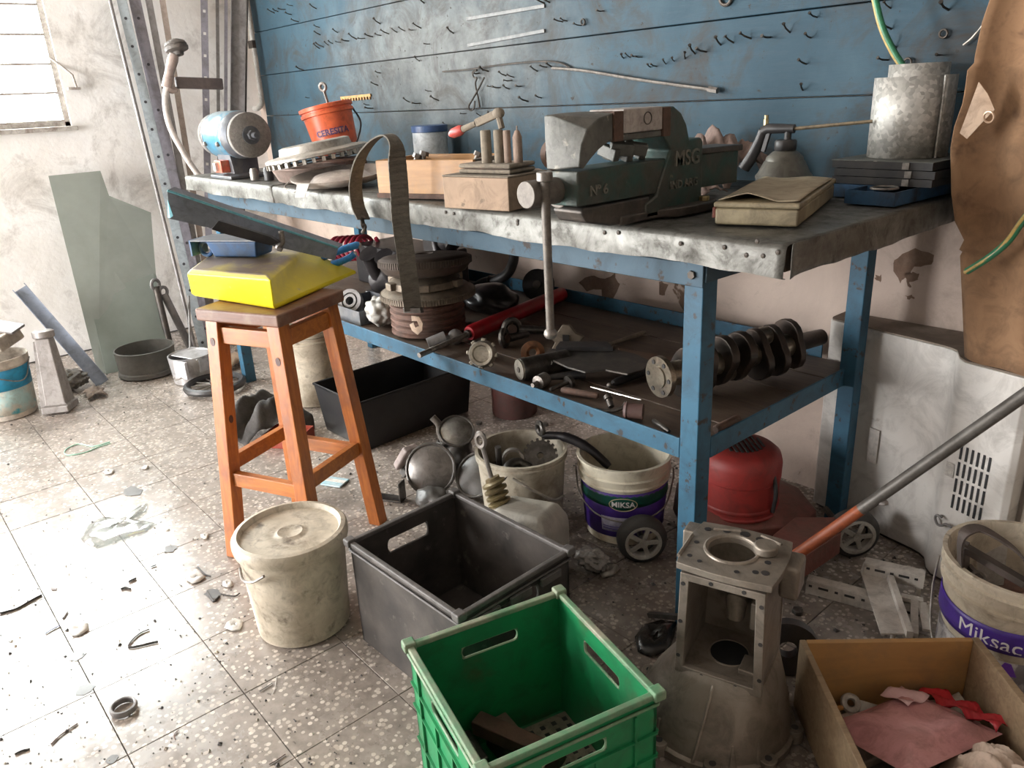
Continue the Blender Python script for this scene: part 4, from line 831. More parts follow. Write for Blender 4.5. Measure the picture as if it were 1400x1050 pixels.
lean('steel_channel', 'wide grey channel section standing in the corner beside the blue boards', 'steel channel', PZ(322, 455, .002), PX(326, 0, -3.85), 'channel', .075, M_GREYST)
lean('steel_rod', 'thin black rod standing in the corner right against the wide grey channel', 'rod', PZ(331, 452, .002), PX(338, 0, -3.80), 'rod', .012, M_DSTEEL)
cdt = thing('wall_conduit', 'short white conduit pipe running down the corner beside the blue boards', 'conduit', (0, 0, 0))
mb().cyl((-3.955, .855, 1.30), (-3.955, .855, 2.2), .016, n=12).build('pipe', mat('white_pvc', (.66, .64, .6), (.5, .48, .44), scale=10, rough=.5), cdt)
mb().bx((-3.985, .835, 1.56), (-3.925, .879, 1.6)).build('clip', M_DSTEEL, cdt)
mb().tube(smoothpath([(-3.955, .855, 1.31), (-3.955, .85, 1.26), (-3.97, .83, 1.235), (-4.0, .82, 1.23)]), .017, 10).build('elbow', MATS['white_pvc'], cdt)

# bent lever with knob
lv = thing('bent_lever', 'bent white tube lever with dark ribbed knob and side block standing behind the bench end', 'lever', (0, 0, 0))
XP = -3.13
pts = [PX(px, py, XP) for px, py in ((228, 118), (226, 140), (232, 172), (250, 207), (270, 237), (300, 268), (318, 290))]
pts.append(Vector((XP-.02, pts[-1].y+.10, .35))); pts.append(Vector((XP-.03, pts[-1].y+.05, .004)))
mb().tube(smoothpath(pts), .0135, 10).build('tube', mat('white_tube', (.74, .70, .66), (.6, .56, .52), scale=10, rough=.4), lv)
mb().tube([PX(228, 120, XP), PX(232, 98, XP), PX(236, 82, XP), PX(238, 75, XP)], [.024, .02, .024, .02], 12).build('sleeve', mat('pinkish_sleeve', (.46, .37, .33), (.36, .3, .27), scale=14, rough=.6), lv)
kc = PX(241, 65, XP)
mb().at(kc, (0, -.25, .3)).lathe([(.001, -.035), (.022, -.034), (.026, -.02), (.05, -.012), (.053, 0), (.046, .004), (.05, .01), (.044, .022), (.02, .034), (.001, .035)], 18).build('knob', mat('dark_knob', (.16, .145, .13), (.1, .09, .085), scale=20, rough=.6), lv)
ba, bb_ = PX(240, 113, XP), PX(304, 115, XP)
mb().beam(ba, bb_, .03, .05).build('side_block', mat('dark_block', (.10, .085, .085), (.2, .16, .15), scale=8, rough=.7), lv, bev=.006)
mb().tube([ba+Vector((0, 0, -.03)), ba+Vector((0, -.02, -.03)), PX(228, 120, XP)], [.012, .018, .02], 8).build('flange', MATS['pinkish_sleeve'], lv)

# glass sheets leaning on the wall
def sheet_glass(name, c, tr):
    m = bpy.data.materials.new(name); m.use_nodes = True; nt = m.node_tree; b = nt.nodes['Principled BSDF']; o = nt.nodes['Material Output']
    co_ = coords(nt, 'World'); cc = mix(nt, ramp(nt, noise(nt, co_, 3, 7, .65), .4, .65), c, tuple(v_*1.22 for v_ in c)); nt.links.new(cc, b.inputs['Base Color']); b.inputs['Roughness'].default_value = .35
    t = nd(nt, 'ShaderNodeBsdfTransparent'); t.inputs[0].default_value = (.8, .88, .84, 1); mx = nd(nt, 'ShaderNodeMixShader'); mx.inputs[0].default_value = tr
    nt.links.new(b.outputs[0], mx.inputs[1]); nt.links.new(t.outputs[0], mx.inputs[2]); nt.links.new(mx.outputs[0], o.inputs['Surface']); return m
gf = PZ(145, 527, 0); gf2 = Vector((-4.0, gf.y, 1.0)); dv = (gf2-Vector((-3.53, gf.y, 0))).normalized(); gn_ = dv.cross(Vector((0, 1, 0)))
if gn_.x < 0: gn_ = -gn_
gp = Vector((-3.53, 0, .004))
def onsheet(px, py, off=0): return PP(px, py, gp+gn_*off, gn_)
P_ = [onsheet(*p) for p in ((66, 241), (137, 234), (149, 268), (206, 291), (213, 376), (242, 505), (139, 531))]
P_[-1].z = max(P_[-1].z, .003); P_[-2].z = max(P_[-2].z, .003)
o = mb().slab(P_, gn_, .005).build('glass_sheet', sheet_glass('dusty_glass', (.30, .32, .29), .25), smooth=0); tag(o, 'large broken-cornered dusty greenish glass sheet leaning on the left wall', 'glass sheet')
P_ = [onsheet(*p, .012) for p in ((121, 404), (210, 374), (244, 505), (150, 532))]
for p in P_: p.z = max(p.z, .003)
o = mb().slab(P_, gn_, .005).build('glass_sheet', sheet_glass('dusty_glass_front', (.27, .30, .27), .3), smooth=0); tag(o, 'smaller dusty glass sheet leaning in front of the large one', 'glass sheet')

# bar, casting, paint tub at far left
lean('steel_channel', 'blue-grey flat channel bar leaning low on the left wall behind the grey casting', 'steel channel', PZ(141, 524, .004), PX(28, 395, -3.72), 'channel', .06, M_CHN, k=1.0)
hc = thing('gearbox_housing', 'tall grey aluminium gearbox tail housing standing beside the blue paint tub', 'gearbox housing', PZ(82, 560, 0.001), rot=(0, radians(-7), radians(-28)))
M_DALU = mat('dull_alu', (.36, .335, .32), (.25, .225, .21), scale=12, rough=.55, metal=.45, bmp=.25)
mb().loft([[(-.075, -.05, 0), (.075, -.05, 0), (.075, .06, 0), (-.075, .06, 0)], [(-.075, -.05, .03), (.075, -.05, .03), (.075, .06, .03), (-.075, .06, .03)], [(-.06, -.035, .035), (.06, -.035, .035), (.06, .05, .035), (-.06, .05, .035)], [(-.034, -.03, .33), (.034, -.03, .33), (.034, .03, .33), (-.034, .03, .33)]]).build('body', M_DALU, hc, bev=.008)
mb().lathe([(.001, .33), (.038, .33), (.044, .335), (.044, .36), (.036, .365), (.001, .366)], 20).build('neck', M_DALU, hc)
for x in (-.05, 0, .045): mb().loft([[(x-.006, -.058, .03), (x+.006, -.058, .03), (x+.006, -.03, .03), (x-.006, -.03, .03)], [(x*.55-.005, -.038, .32), (x*.55+.005, -.038, .32), (x*.55+.005, -.02, .32), (x*.55-.005, -.02, .32)]]).build('rib', M_DALU, hc, bev=.002)
for (x, z) in ((.02, .03), (.012, .285)):
    q = mb().torus((x, -.053 if z < .1 else -.034, z+.012), .013, .004, 16, 6, (0, 1, 0)).cyl((x, -.04, z+.012), (x, -.052 if z < .1 else -.033, z+.012), .009, n=10).build('bolt_boss', M_DSTEEL, hc)
mb().tube([(-.07, -.02, .10), (-.085, -.02, .14), (-.085, -.02, .22), (-.06, -.02, .26)], .014, 8).build('side_lug', M_DALU, hc)
tb = thing('paint_tub', 'battered blue and white paint tub with parts piled on it by the left wall', 'paint tub', PZ(28, 573, .001)+Vector((-.12, -.02, 0)))
mb().lathe([(.001, 0), (.108, 0), (.112, .004), (.124, .235), (.13, .238), (.132, .27), (.126, .272), (.12, .262), (.116, .1), (.001, .1)], 36).build('tub_shell', mat('dirty_white_tub', (.62, .56, .48), (.36, .30, .25), scale=9, rough=.6), tb)
A2 = atan2(CAM.y-tb.location.y, CAM.x-tb.location.x)
mb().lathe([(.1135, .025), (.1192, .135)], 30, a0=A2-.75, a1=A2+1.5).build('label_lower', mat('teal_label', (.38, .55, .54), (.55, .52, .44), scale=11, lo=.42, hi=.58, rough=.6, spot=(.05, .38, .45), sscale=16, slo=.6), tb, solid=.0008)
mb().lathe([(.1193, .137), (.1238, .228)], 30, a0=A2-.75, a1=A2+1.5).build('label_upper', mat('cyan_label', (.02, .30, .52), (.03, .22, .38), scale=12, rough=.45), tb, solid=.0008)
mb().tube(smoothpath([(.132*cos(A2+1.4), .132*sin(A2+1.4), .245), (.135*cos(A2+.7), .135*sin(A2+.7), .17), (.135*cos(A2), .135*sin(A2), .2), (.133*cos(A2-.8), .133*sin(A2-.8), .245)]), .003, 6).build('wire_handle', M_STEEL, tb)
pc = thing('parts_cover', 'dusty ribbed casting cover tipped on top of the blue and white paint tub', 'casting', tb.location+Vector((.0, .02, .30)), rot=(radians(12), radians(-12), .6))
M_TANM = mat('tan_casting', (.45, .39, .32), (.3, .26, .22), scale=14, rough=.65, metal=.2)
mb().bx((-.12, -.07, 0), (.11, .07, .06)).build('cover', M_TANM, pc, bev=.01)
for k in range(4): mb().bx((-.1+k*.055, -.076, -.002), (-.09+k*.055, .076, .064)).build('rib', M_TANM, pc, bev=.003)
o = mb().bx((-.15, -.04, 0), (.13, .04, .012)).build('flat_plate', M_GREYST, bev=.003); tag(o, 'flat grey plate lying over the ribbed cover on the paint tub', 'metal plate', loc=tb.location+Vector((-.02, .03, .40)), rot=(radians(12), radians(10), .7))

# rubber tub, silver pan, coil and pieces by the wall
dr = thing('rubber_tub', 'low black cut-down rubber tub on the floor in front of the glass', 'tub', PZ(191, 520, .001)+Vector((-.09, .075, 0)))
mb().lathe([(.001, .004), (.13, .0), (.142, .008), (.14, .025), (.132, .03), (.136, .05), (.14, .13), (.143, .135), (.134, .136), (.128, .05), (.12, .018), (.001, .016)], 36).build('tub_wall', mat('old_rubber', (.085, .085, .078), (.14, .13, .115), scale=10, rough=.75), dr)
o = cloth('paper_scrap', 'crumpled pale scrap inside the black rubber tub', 'paper', dr.location+Vector((.02, -.02, .018)), .1, .07, .03, MATS['off_white'], 11, n=10)
pn_ = thing('silver_box_pan', 'dented silver sheet metal scoop box with a thin rod in it', 'scoop', PZ(254, 527, .001)+Vector((-.05, .06, 0)), rz=radians(20))
M_SILV = mat('dented_silver', (.62, .61, .62), (.45, .43, .42), scale=10, rough=.4, metal=.6)
mb().lathe([(.001, .0), (.085, 0), (.09, .004), (.1, .135), (.096, .135), (.086, .008), (.001, .006)], 26).build('pan_body', M_SILV, pn_)
mb().bx((.02, -.112, .05), (.1, -.096, .135)).build('front_plate', mat('white_plate', (.78, .77, .80), (.6, .58, .6), scale=12, rough=.4), pn_, bev=.003)
mb().bx((-.1, -.04, .125), (.1, .1, .13)).bx((.06, -.03, .06), (.1, .08, .125)).build('upper_tray', M_SILV, pn_, bev=.003)
mb().tube(smoothpath([(.02, -.125, .06), (.04, -.13, .05), (.07, -.12, .06)]), .004, 6).build('latch', M_STEEL, pn_)
lean('steel_rod', 'short thin rod standing in the silver scoop box', 'rod', pn_.location+Vector((-.04, .0, .012)), PX(258, 405, -3.42), 'rod', .013, M_GREYST, k=1.0)
wl = thing('spoked_wheel', 'flat dark spoked wheel lying on the floor behind the wooden stool', 'wheel', PZ(277, 532, .02)+Vector((-.0, .06, 0)))
mb().torus((0, 0, .008), .125, .017, 36, 8).build('rim', M_BLACK, wl)
for k in range(12): mb().cyl((0, 0, .01), (.122*cos(k*pi/6), .122*sin(k*pi/6), .006), .0035, n=6).build('spoke', M_STEEL, wl)
mb().cyl((0, 0, -.01), (0, 0, .03), .022, n=14).build('hub', M_DSTEEL, wl)
for k, (px, py, tx, ty, w_, lb) in enumerate(((236, 487, 213, 392, .035, 'narrow dark damper rod leaning on the glass beside the rubber tub'), (262, 478, 224, 402, .04, 'grey machined bar with a forked top leaning near the glass'))):
    t_ = lean('leaning_bar', lb, 'steel bar', PZ(px, py, .003), PX(tx, ty, -3.62), 'rod', w_, M_DSTEEL if k == 0 else M_GREYST, k=1.0)
    c_ = PX(tx, ty, -3.62); mb().torus(c_+Vector((0, 0, .012)), .026, .009, 16, 8, (1, .5, 0)).build('eye_end', M_GREYST, t_)
o = cloth('cardboard_scrap', 'torn tan cardboard scrap behind the stool near the bench leg', 'cardboard', PZ(300, 512, .001)+Vector((-.1, .12, .0)), .16, .12, .05, M_CARD, 17, n=10)
# ================================================================== things on the lower shelf
def s_(px, py, h=0): return PZ(px, py, ZS+h)
M_RBROWN = mat('rust_brown', (.14, .075, .055), (.09, .055, .042), scale=14, rough=.7, metal=.25, bmp=.3)
M_TANST = mat('tan_steel', (.25, .205, .155), (.16, .13, .10), scale=18, rough=.55, metal=.4)
M_DBROWN = mat('dark_brown_iron', (.085, .065, .055), (.13, .10, .08), scale=20, rough=.6, metal=.4)
fc = s_(585, 466)+Vector((-.79, .61, 0))*.128
prof = [(.03, 0)]
for k in range(5): prof += [(.118, .002+k*.023), (.128, .006+k*.023), (.128, .013+k*.023), (.118, .018+k*.023)]
prof += [(.12, .116), (.03, .117), (.03, 0)]
o = mb().lathe(prof, 40).build('ribbed_drum', M_RBROWN); tag(o, 'rusty brown ribbed brake drum at the bottom of the clutch stack', 'brake drum', loc=fc+Vector((0, 0, .002)))
fly = thing('flywheel', 'brown flywheel with a toothed ring gear lying on the ribbed drum', 'flywheel', fc+Vector((.005, .005, .121)))
mb().lathe([(.03, 0), (.15, 0), (.158, .004), (.158, .022), (.15, .026), (.14, .034), (.03, .036), (.03, 0)], 48).build('disc', M_TANST, fly)
gm = mb().box((.1595, 0, .012), (.005, .005, .018)).mesh('gear_tooth'); gm.materials.append(M_TANST)
for k in range(110):
    q = bpy.data.objects.new('gear_tooth', gm); COL.objects.link(q); q.parent = fly; q.rotation_euler = (0, 0, 2*pi*k/110)
cc_ = thing('clutch_cover', 'tan clutch cover with lugs between the flywheel and the dark toothed plate', 'clutch cover', fc+Vector((.0, .0, .1585)))
mb().lathe([(.04, 0), (.118, 0), (.122, .004), (.12, .024), (.1, .036), (.04, .037), (.04, 0)], 36).build('cover', M_TANST, cc_)
for k in range(6): mb().at((0, 0, 0), (0, 0, k*pi/3+.4)).bx((.11, -.02, .004), (.138, .02, .028)).build('lug', M_TANST, cc_, bev=.004)
dpl = thing('toothed_plate', 'dark dished clutch plate with a fine toothed rim on top of the stack', 'clutch plate', fc+Vector((.01, .0, .197)), rot=(radians(-3), radians(-4), 0))
mb().lathe([(.03, .006), (.11, .0), (.135, .01), (.15, .03), (.154, .034), (.154, .056), (.147, .06), (.14, .064), (.12, .066), (.03, .07), (.03, .006)], 48).build('plate', M_DBROWN, dpl)
gm2 = mb().box((.1555, 0, .045), (.004, .0042, .02)).mesh('rim_tooth'); gm2.materials.append(M_DBROWN)
for k in range(110):
    q = bpy.data.objects.new('rim_tooth', gm2); COL.objects.link(q); q.parent = dpl; q.rotation_euler = (0, 0, 2*pi*k/110)
# crumpled grey bag, tray with bearing
def blob(name, label, cat, loc, r, sq, m, seed, amp=.25, n=26, fr=5):
    rr = random.Random(seed); W_ = [(Vector((rr.uniform(-1, 1), rr.uniform(-1, 1), rr.uniform(-1, 1))).normalized()*rr.uniform(2, fr), rr.uniform(0, 6)) for _ in range(9)]
    b_ = mb(); R_ = []
    for i in range(n+1):
        t = pi*i/n; row = []
        for j in range(n*2):
            a = pi*j/n; d = Vector((max(sin(t), .001)*cos(a), max(sin(t), .001)*sin(a), cos(t))); k = 1+amp*sum(abs(sin(d.dot(w)+p)) for w, p in W_)/5-amp
            row.append((d.x*r*k*sq[0], d.y*r*k*sq[1], d.z*r*k*sq[2]))
        R_.append(row)
    b_.loft(R_); z0_ = min(v_[2] for v_ in b_.v); b_.v = [(x, y, z-z0_) for x, y, z in b_.v]
    o = b_.build(name, m, smooth=50); return tag(o, label, cat, loc=loc)
M_BAG = mat('grey_plastic_bag', (.42, .41, .38), (.28, .27, .25), scale=16, rough=.4, bmp=.3)
blob('plastic_bag', 'crumpled grey plastic bag on the shelf edge beside the clutch stack', 'bag', Vector((-1.597, .103, ZS+.001)), .05, (1.05, .9, .95), M_BAG, 4, .5, fr=7)
tr_ = thing('shelf_tray', 'dark grey low tray at the shelf end with a bearing in it', 'tray', Vector((-1.92, .06, ZS+.001)))
tray(.25, .20, .05, .003, None, None).build('tray_shell', M_GDARK, tr_)
br = thing('ball_bearing', 'grey ball bearing standing in the dark shelf tray', 'bearing', Vector((-1.83, .12, ZS+.052)), rot=(radians(62), 0, radians(35)))
mb().lathe([(.032, -.012), (.046, -.012), (.047, 0), (.046, .012), (.032, .012), (.032, -.012)], 28).build('outer_race', M_GREYST, br)
mb().lathe([(.016, -.012), (.026, -.012), (.026, .012), (.016, .012), (.016, -.012)], 24).build('inner_race', M_GREYST, br)
mb().torus((0, 0, 0), .029, .006, 24, 8).build('ball_ring', M_DSTEEL, br)
# black castings and red springs at the far end
M_BLKC = mat('oily_black_casting', (.022, .02, .022), (.05, .045, .045), scale=12, rough=.35, metal=.3)
mf = thing('exhaust_manifold', 'oily black manifold casting with stub pipes at the back of the shelf end', 'manifold', Vector((-1.88, .36, ZS+.001)), rz=.1); mf.scale = (.8, .8, .95)
mb().tube(smoothpath([(-.16, 0, .06), (-.05, .01, .1), (.08, 0, .09), (.18, .02, .07)]), .055, 14).build('main_pipe', M_BLKC, mf)
for x in (-.12, .0, .12): mb().tube(smoothpath([(x, 0, .08), (x+.01, -.05, .15), (x+.02, -.08, .2)]), [.042]*6+[.04]*6+[.048], 12).build('stub_pipe', M_BLKC, mf)
mb().bx((-.2, -.06, 0), (.2, .06, .03)).build('foot', M_BLKC, mf, bev=.01)
st2 = thing('strut_mount', 'black strut mount with two raised ears above the shelf stack', 'strut mount', Vector((-1.62, .40, ZS+.001)), rz=-.2)
mb().loft([[(-.07, -.06, 0), (.07, -.06, 0), (.07, .06, 0), (-.07, .06, 0)], [(-.05, -.05, .22), (.06, -.05, .22), (.06, .05, .22), (-.05, .05, .22)], [(-.09, -.04, .3), (.02, -.04, .29), (.02, .04, .29), (-.09, .04, .3)]]).build('body', M_BLKC, st2, bev=.015, seg=3)
mb().tube(smoothpath([(-.06, 0, .28), (-.1, 0, .33), (-.14, .0, .335)]), [.02]*12+[.012], 10).build('ear', M_BLKC, st2)
mb().tube(smoothpath([(.03, 0, .25), (.09, 0, .27), (.12, 0, .25)]), [.03]*12+[.02], 10).build('ear', M_BLKC, st2)
M_RSPR = mat('dark_red_paint', (.30, .02, .045), (.2, .02, .035), scale=14, rough=.4)
def spring(name, label, a, b, R, r_, turns):
    a, b = Vector(a), Vector(b); d = (b-a).normalized(); x = d.orthogonal().normalized(); y = d.cross(x); n = turns*18
    o = mb().tube([a.lerp(b, i/n)+x*(R*cos(2*pi*turns*i/n))+y*(R*sin(2*pi*turns*i/n)) for i in range(n+1)], r_, 8).build(name, M_RSPR); return tag(o, label, 'spring')
spring('coil_spring', 'dark red coil spring lying high at the shelf end behind the blue pliers', PY(462, 340, .48), PY(506, 338, .48), .05, .0095, 6)
spring('coil_spring', 'dark red coil spring end showing behind the strut mount under the bench top', (-1.74, .62, ZS+.24), (-1.56, .66, ZS+.24), .045, .0095, 4)
o = mb().bx((-.26, -.115, 0), (.26, .115, .17)).build('crate_box', M_BLKC, bev=.01); tag(o, 'dark box carrying the red springs at the shelf end', 'box', loc=(-2.06, .55, ZS+.001), rz=0)
o = mb().tube(smoothpath([(0, 0, 0), (.01, 0, .06), (.06, 0, .1), (.08, 0, .16), (.05, 0, .19)]), .02, 10).build('rubber_hose', M_BLACK); tag(o, 'short bent black rubber hose at the far shelf end', 'hose', loc=(-2.33, .22, ZS+.02))
hb = thing('radiator_hose', 'black bent radiator hose sticking up at the back of the shelf', 'hose', Vector((-1.56, .56, ZS+.02)), rz=.3)
mb().tube(smoothpath([(-.08, 0, .02), (-.02, 0, .055), (.05, 0, .075), (.1, 0, .105), (.125, 0, .15), (.13, 0, .18)]), .019, 12).build('hose', M_BLACK, hb)
mb().torus((.02, 0, .065), .02, .004, 16, 6, (1, 0, .3)).build('clamp', M_DSTEEL, hb)
blob('engine_mount', 'dark lump of an engine mount behind the red damper', 'engine mount', Vector((-1.43, .47, ZS+.001)), .085, (1.3, 1, .6), M_BLKC, 9, .3)
bt = thing('belt_pulley', 'dark belt pulley standing at the back rail of the shelf', 'pulley', Vector((-1.42, .70, ZS+.064)), rot=(radians(75), 0, radians(30)))
mb().lathe([(.01, -.015), (.06, -.016), (.052, 0), (.06, .016), (.01, .015)], 28).build('sheave', M_BLKC, bt); mb().cyl((0, 0, -.025), (0, 0, .025), .016, n=14).build('hub', M_DSTEEL, bt)
# red damper
ra, rb_, rc_ = s_(641, 456, .032), s_(768, 402, .034), s_(573, 486, .018)
dm = thing('shock_absorber', 'long red gas damper with a chrome rod lying across the shelf', 'damper', (0, 0, 0))
mb().tube([ra, ra.lerp(rb_, .02), rb_], [.022, .026, .026], 20).build('tube', mat('damper_red', (.38, .012, .02), (.28, .012, .018), scale=12, rough=.35), dm)
mb().cyl(ra, rc_, .0085, n=12).build('piston_rod', M_STEEL, dm)
mb().cyl(rc_.lerp(ra, .22), rc_.lerp(ra, .28), .0095, n=12).build('snap_ring', M_ALU, dm)
mb().cyl(ra, ra.lerp(rc_, .05), .014, n=12).build('seal', M_DSTEEL, dm)
kb = thing('link_bushing', 'grey knobby link casting lying beside the damper rod', 'link', s_(598, 474, .0), rz=.6)
mb().at((0, 0, .02), (0, 1.3, .5)).lathe([(.01, -.03), (.02, -.03), (.021, .03), (.01, .03), (.01, -.03)], 16).at((.05, .04, .022)).sphere((0, 0, 0), .026, 12, 8).at().cyl((0, 0, .02), (.05, .04, .022), .012, n=8).build('link', M_GREYST, kb)
# small parts along the front
nc = thing('castle_cap', 'silver notched hub cap lying on edge at the shelf front', 'cap', s_(652, 486, .049)+Vector((.0, .02, 0)), rot=(radians(72), radians(5), radians(38)))
mb().lathe([(.001, .012), (.022, .014), (.026, .02), (.034, .022), (.038, .012), (.04, -.01), (.001, -.01)], 28).build('cap', mat('nickel', (.5, .47, .40), (.33, .3, .26), scale=25, rough=.35, metal=.8), nc)
for k in range(8): mb().at((0, 0, 0), (0, 0, k*pi/4)).bx((.036, -.006, -.008), (.046, .006, .006)).build('notch', MATS['nickel'], nc, bev=.002)
M_OILY = mat('oily_metal', (.14, .13, .12), (.06, .055, .05), scale=26, rough=.35, metal=.7)
def joint(name, label, px, py, rz, s=1.0, m=M_OILY):
    t_ = thing(name, label, 'joint', s_(px, py, .001), rz=rz)
    mb().torus((0, 0, .026*s), .02*s, .008*s, 20, 8, (1, .2, .1)).build('eye', m, t_); mb().cyl((.0, .02*s, .02*s), (.02*s, .085*s, .016*s), .012*s, .009*s, 10).build('shank', m, t_)
    mb().cyl((-.012*s, 0, .026*s), (.012*s, 0, .026*s), .012*s, n=12).build('bush', M_RUST, t_); return t_
joint('rod_eye', 'oily rod eye lying behind the silver notched cap', 690, 475, .3, 1.2); joint('rod_eye', 'small oily rod eye in front of the notched cap on the shelf edge', 668, 492, 1.4, .8); joint('rod_eye', 'oily rod eye standing between the red damper and the copper brush plate', 700, 462, -.5, 1.3)
bp2 = thing('brush_plate', 'copper-coloured round brush plate standing on edge on the shelf', 'plate', s_(728, 482, .036), rot=(radians(80), 0, radians(60)))
mb().lathe([(.012, -.006), (.034, -.008), (.036, .004), (.02, .008), (.012, .004), (.012, -.006)], 24).build('plate', mat('copper', (.30, .14, .07), (.16, .1, .07), scale=20, rough=.45, metal=.6), bp2)
mb().torus((0, 0, 0), .026, .006, 20, 6).build('winding', M_RUST, bp2)
mt = thing('starter_motor', 'dark cylindrical starter motor with a pale round end lying at the shelf front', 'motor', (0, 0, 0))
ca, cb_ = s_(712, 505, .033), s_(775, 492, .033)
mb().tube([ca, ca.lerp(cb_, .1), ca.lerp(cb_, .13), cb_], [.031, .033, .031, .031], 24).build('case', M_OILY, mt)
mb().cyl(ca, ca+(ca-cb_).normalized()*.006, .029, n=24).build('end_cap', MATS['nickel'], mt); mb().cyl(ca, ca+(ca-cb_).normalized()*.009, .008, n=10).build('shaft_end', M_DSTEEL, mt)
bj = thing('ball_joint', 'chrome ball joint with a black rubber boot at the shelf front', 'ball joint', (0, 0, 0))
b0, b1 = s_(728, 527, .018), s_(749, 516, .02)
mb().tube([b0, b0.lerp(b1, .3), b0.lerp(b1, .35), b0.lerp(b1, .85), b1], [.006, .007, .019, .019, .009], 16).build('body', M_STEEL, bj)
mb().cyl(b1, s_(800, 512, .02), .008, .013, 10).build('rod', M_BLACK, bj)
yk = thing('yoke_flange', 'pale tan yoke flange standing behind the black blade', 'flange', s_(775, 480, .001), rot=(0, 0, radians(35)))
mb().prism([(-.05, 0), (.05, 0), (.04, .03), (.055, .05), (.03, .06), (.012, .085), (-.012, .085), (-.028, .06), (-.055, .045), (-.035, .03)], 'y', -.008, .008).build('flange', M_TANST, yk, bev=.003)
mb().cyl((0, .02, .045), (0, -.012, .045), .014, n=4).build('square_hole', M_BLACK, yk)
bld = thing('mower_blade', 'broad dark leaf-shaped blade plate lying across the shelf parts', 'blade', (0, 0, 0))
Pb = [s_(*p, .045) for p in ((741, 488), (752, 479), (790, 480), (838, 479), (868, 486), (890, 496), (880, 508), (858, 514), (828, 508), (800, 511), (775, 504))]
mb().slab(Pb, (0, 0, 1), .006).build('plate', M_DSTEEL, bld, bev=.002); mb().slab([s_(*p, .052) for p in ((760, 480), (766, 472), (830, 472), (838, 480))], (0, 0, 1), .012).build('folded_edge', M_BLACK, bld)
mb().tube([s_(752, 503, .0), s_(752, 496, .045)], .007, 8).build('peg', M_GREYST, bld)
def bar(name, label, cat, a, b, r_, m, head=None, n=10):
    t_ = thing(name, label, cat, (0, 0, 0)); mb().tube([a, a.lerp(b, .06), a.lerp(b, .94), b], [r_*.7, r_, r_, r_*.7], n).build('shaft', m, t_)
    if head: mb().cyl(b, b+(b-a).normalized()*head[1], head[0], n=14).build('head', m if len(head) < 3 else head[2], t_)
    return t_
bar('chrome_rod', 'thin bright chrome rod on the shelf beside the crankshaft', 'rod', s_(808, 529, .024), s_(877, 547, .024), .004, mat('chrome', (.75, .73, .7), rough=.2, metal=1, bmp=0))
bar('threaded_stud', 'brown threaded stud lying along the shelf front', 'stud', s_(768, 533, .012), s_(818, 541, .012), .0095, M_RUST)
bar('tie_rod', 'dark tie rod with a round boot lying behind the threaded stud', 'tie rod', s_(752, 533, .01), s_(776, 523, .014), .006, M_OILY, (.018, .012))
bar('tappet_bolt', 'short upright bolt leaning by the rubber mount on the shelf', 'bolt', s_(836, 557, .008), s_(832, 546, .022), .008, M_OILY, (.011, .01))
rm_ = thing('rubber_mount', 'brown rubber mount with a bent steel arm near the blue front leg', 'rubber mount', (0, 0, 0))
q0 = s_(866, 562, .022)
mb().tube([q0+Vector((-.02, -.012, 0)), q0+Vector((-.014, -.008, 0)), q0+Vector((-.012, -.007, 0)), q0+Vector((.02, .012, 0))], [.018, .022, .02, .02], 18).build('rubber', mat('brown_rubber', (.08, .04, .035), (.12, .07, .055), scale=20, rough=.6), rm_)
mb().tube(smoothpath([s_(815, 560, .006), s_(835, 562, .006), s_(850, 558, .012), s_(856, 550, .02)]), .005, 8).build('arm', M_OILY, rm_)
bar('linkage_rod', 'dark linkage rod with chrome ball running back under the black blade', 'rod', s_(838, 524, .012), s_(905, 500, .014), .011, M_BLACK, None)
o = mb().sphere((0, 0, 0), .008, 10, 6).build('steel_ball', M_STEEL); tag(o, 'tiny bright steel ball on the shelf beside the linkage rod', 'ball', loc=s_(833, 527, .009))
bar('wooden_lath', 'pale thin lath lying at the back of the shelf', 'lath', s_(825, 474, .008), s_(882, 454, .008), .007, M_TANST)
bar('steel_tube', 'short brown pipe lying on the shelf inside the end rail', 'pipe', s_(978, 588, .012), s_(1010, 572, .012), .011, M_RUST)
bar('steel_tube', 'thin dark pipe lying near the front leg behind the crankshaft flange', 'pipe', s_(893, 575, .008), s_(915, 590, .008), .006, M_OILY)
o = mb().slab([s_(*p, .004) for p in ((845, 478), (925, 492), (925, 520), (890, 508), (850, 486))], (0, 0, 1), .006).build('brown_board', wood('redbrown_board', (.16, .085, .055), (.11, .06, .04))); tag(o, 'reddish brown thin board lying under the blade', 'board')
# crankshaft
ck = thing('crankshaft', 'heavy dark crankshaft with a bolted flange lying along the shelf end', 'crankshaft', (0, 0, 0))
A0, A1 = Vector((-.415, .165, ZS+.079)), Vector((-.285, .70, ZS+.079)); A1 = A0+(A1-A0).normalized()*.56; dd = (A1-A0).normalized(); sx_ = dd.cross(Vector((0, 0, 1))).normalized()
def cp_(t, r=0, a=0): return A0+dd*t+(sx_*cos(a)+Vector((0, 0, 1))*sin(a))*r
M_CRK = mat('crank_iron', (.075, .055, .045), (.04, .035, .03), scale=16, rough=.4, metal=.6); M_JRN = mat('crank_journal', (.36, .32, .25), (.2, .17, .14), scale=20, rough=.28, metal=.85)
mb().cyl(cp_(0), cp_(.014), .052, n=28).build('flange', M_JRN, ck); mb().cyl(cp_(-.004), cp_(.002), .028, n=24).build('flange_boss', M_JRN, ck)
for k in range(6): mb().cyl(cp_(-.002, .04, k*pi/3), cp_(.004, .04, k*pi/3), .006, n=8).build('bolt_hole', M_BLACK, ck)
for t0, t1 in ((.014, .07), (.15, .185), (.27, .31), (.39, .43)): mb().cyl(cp_(t0), cp_(t1), .031, n=22).build('journal', M_JRN, ck)
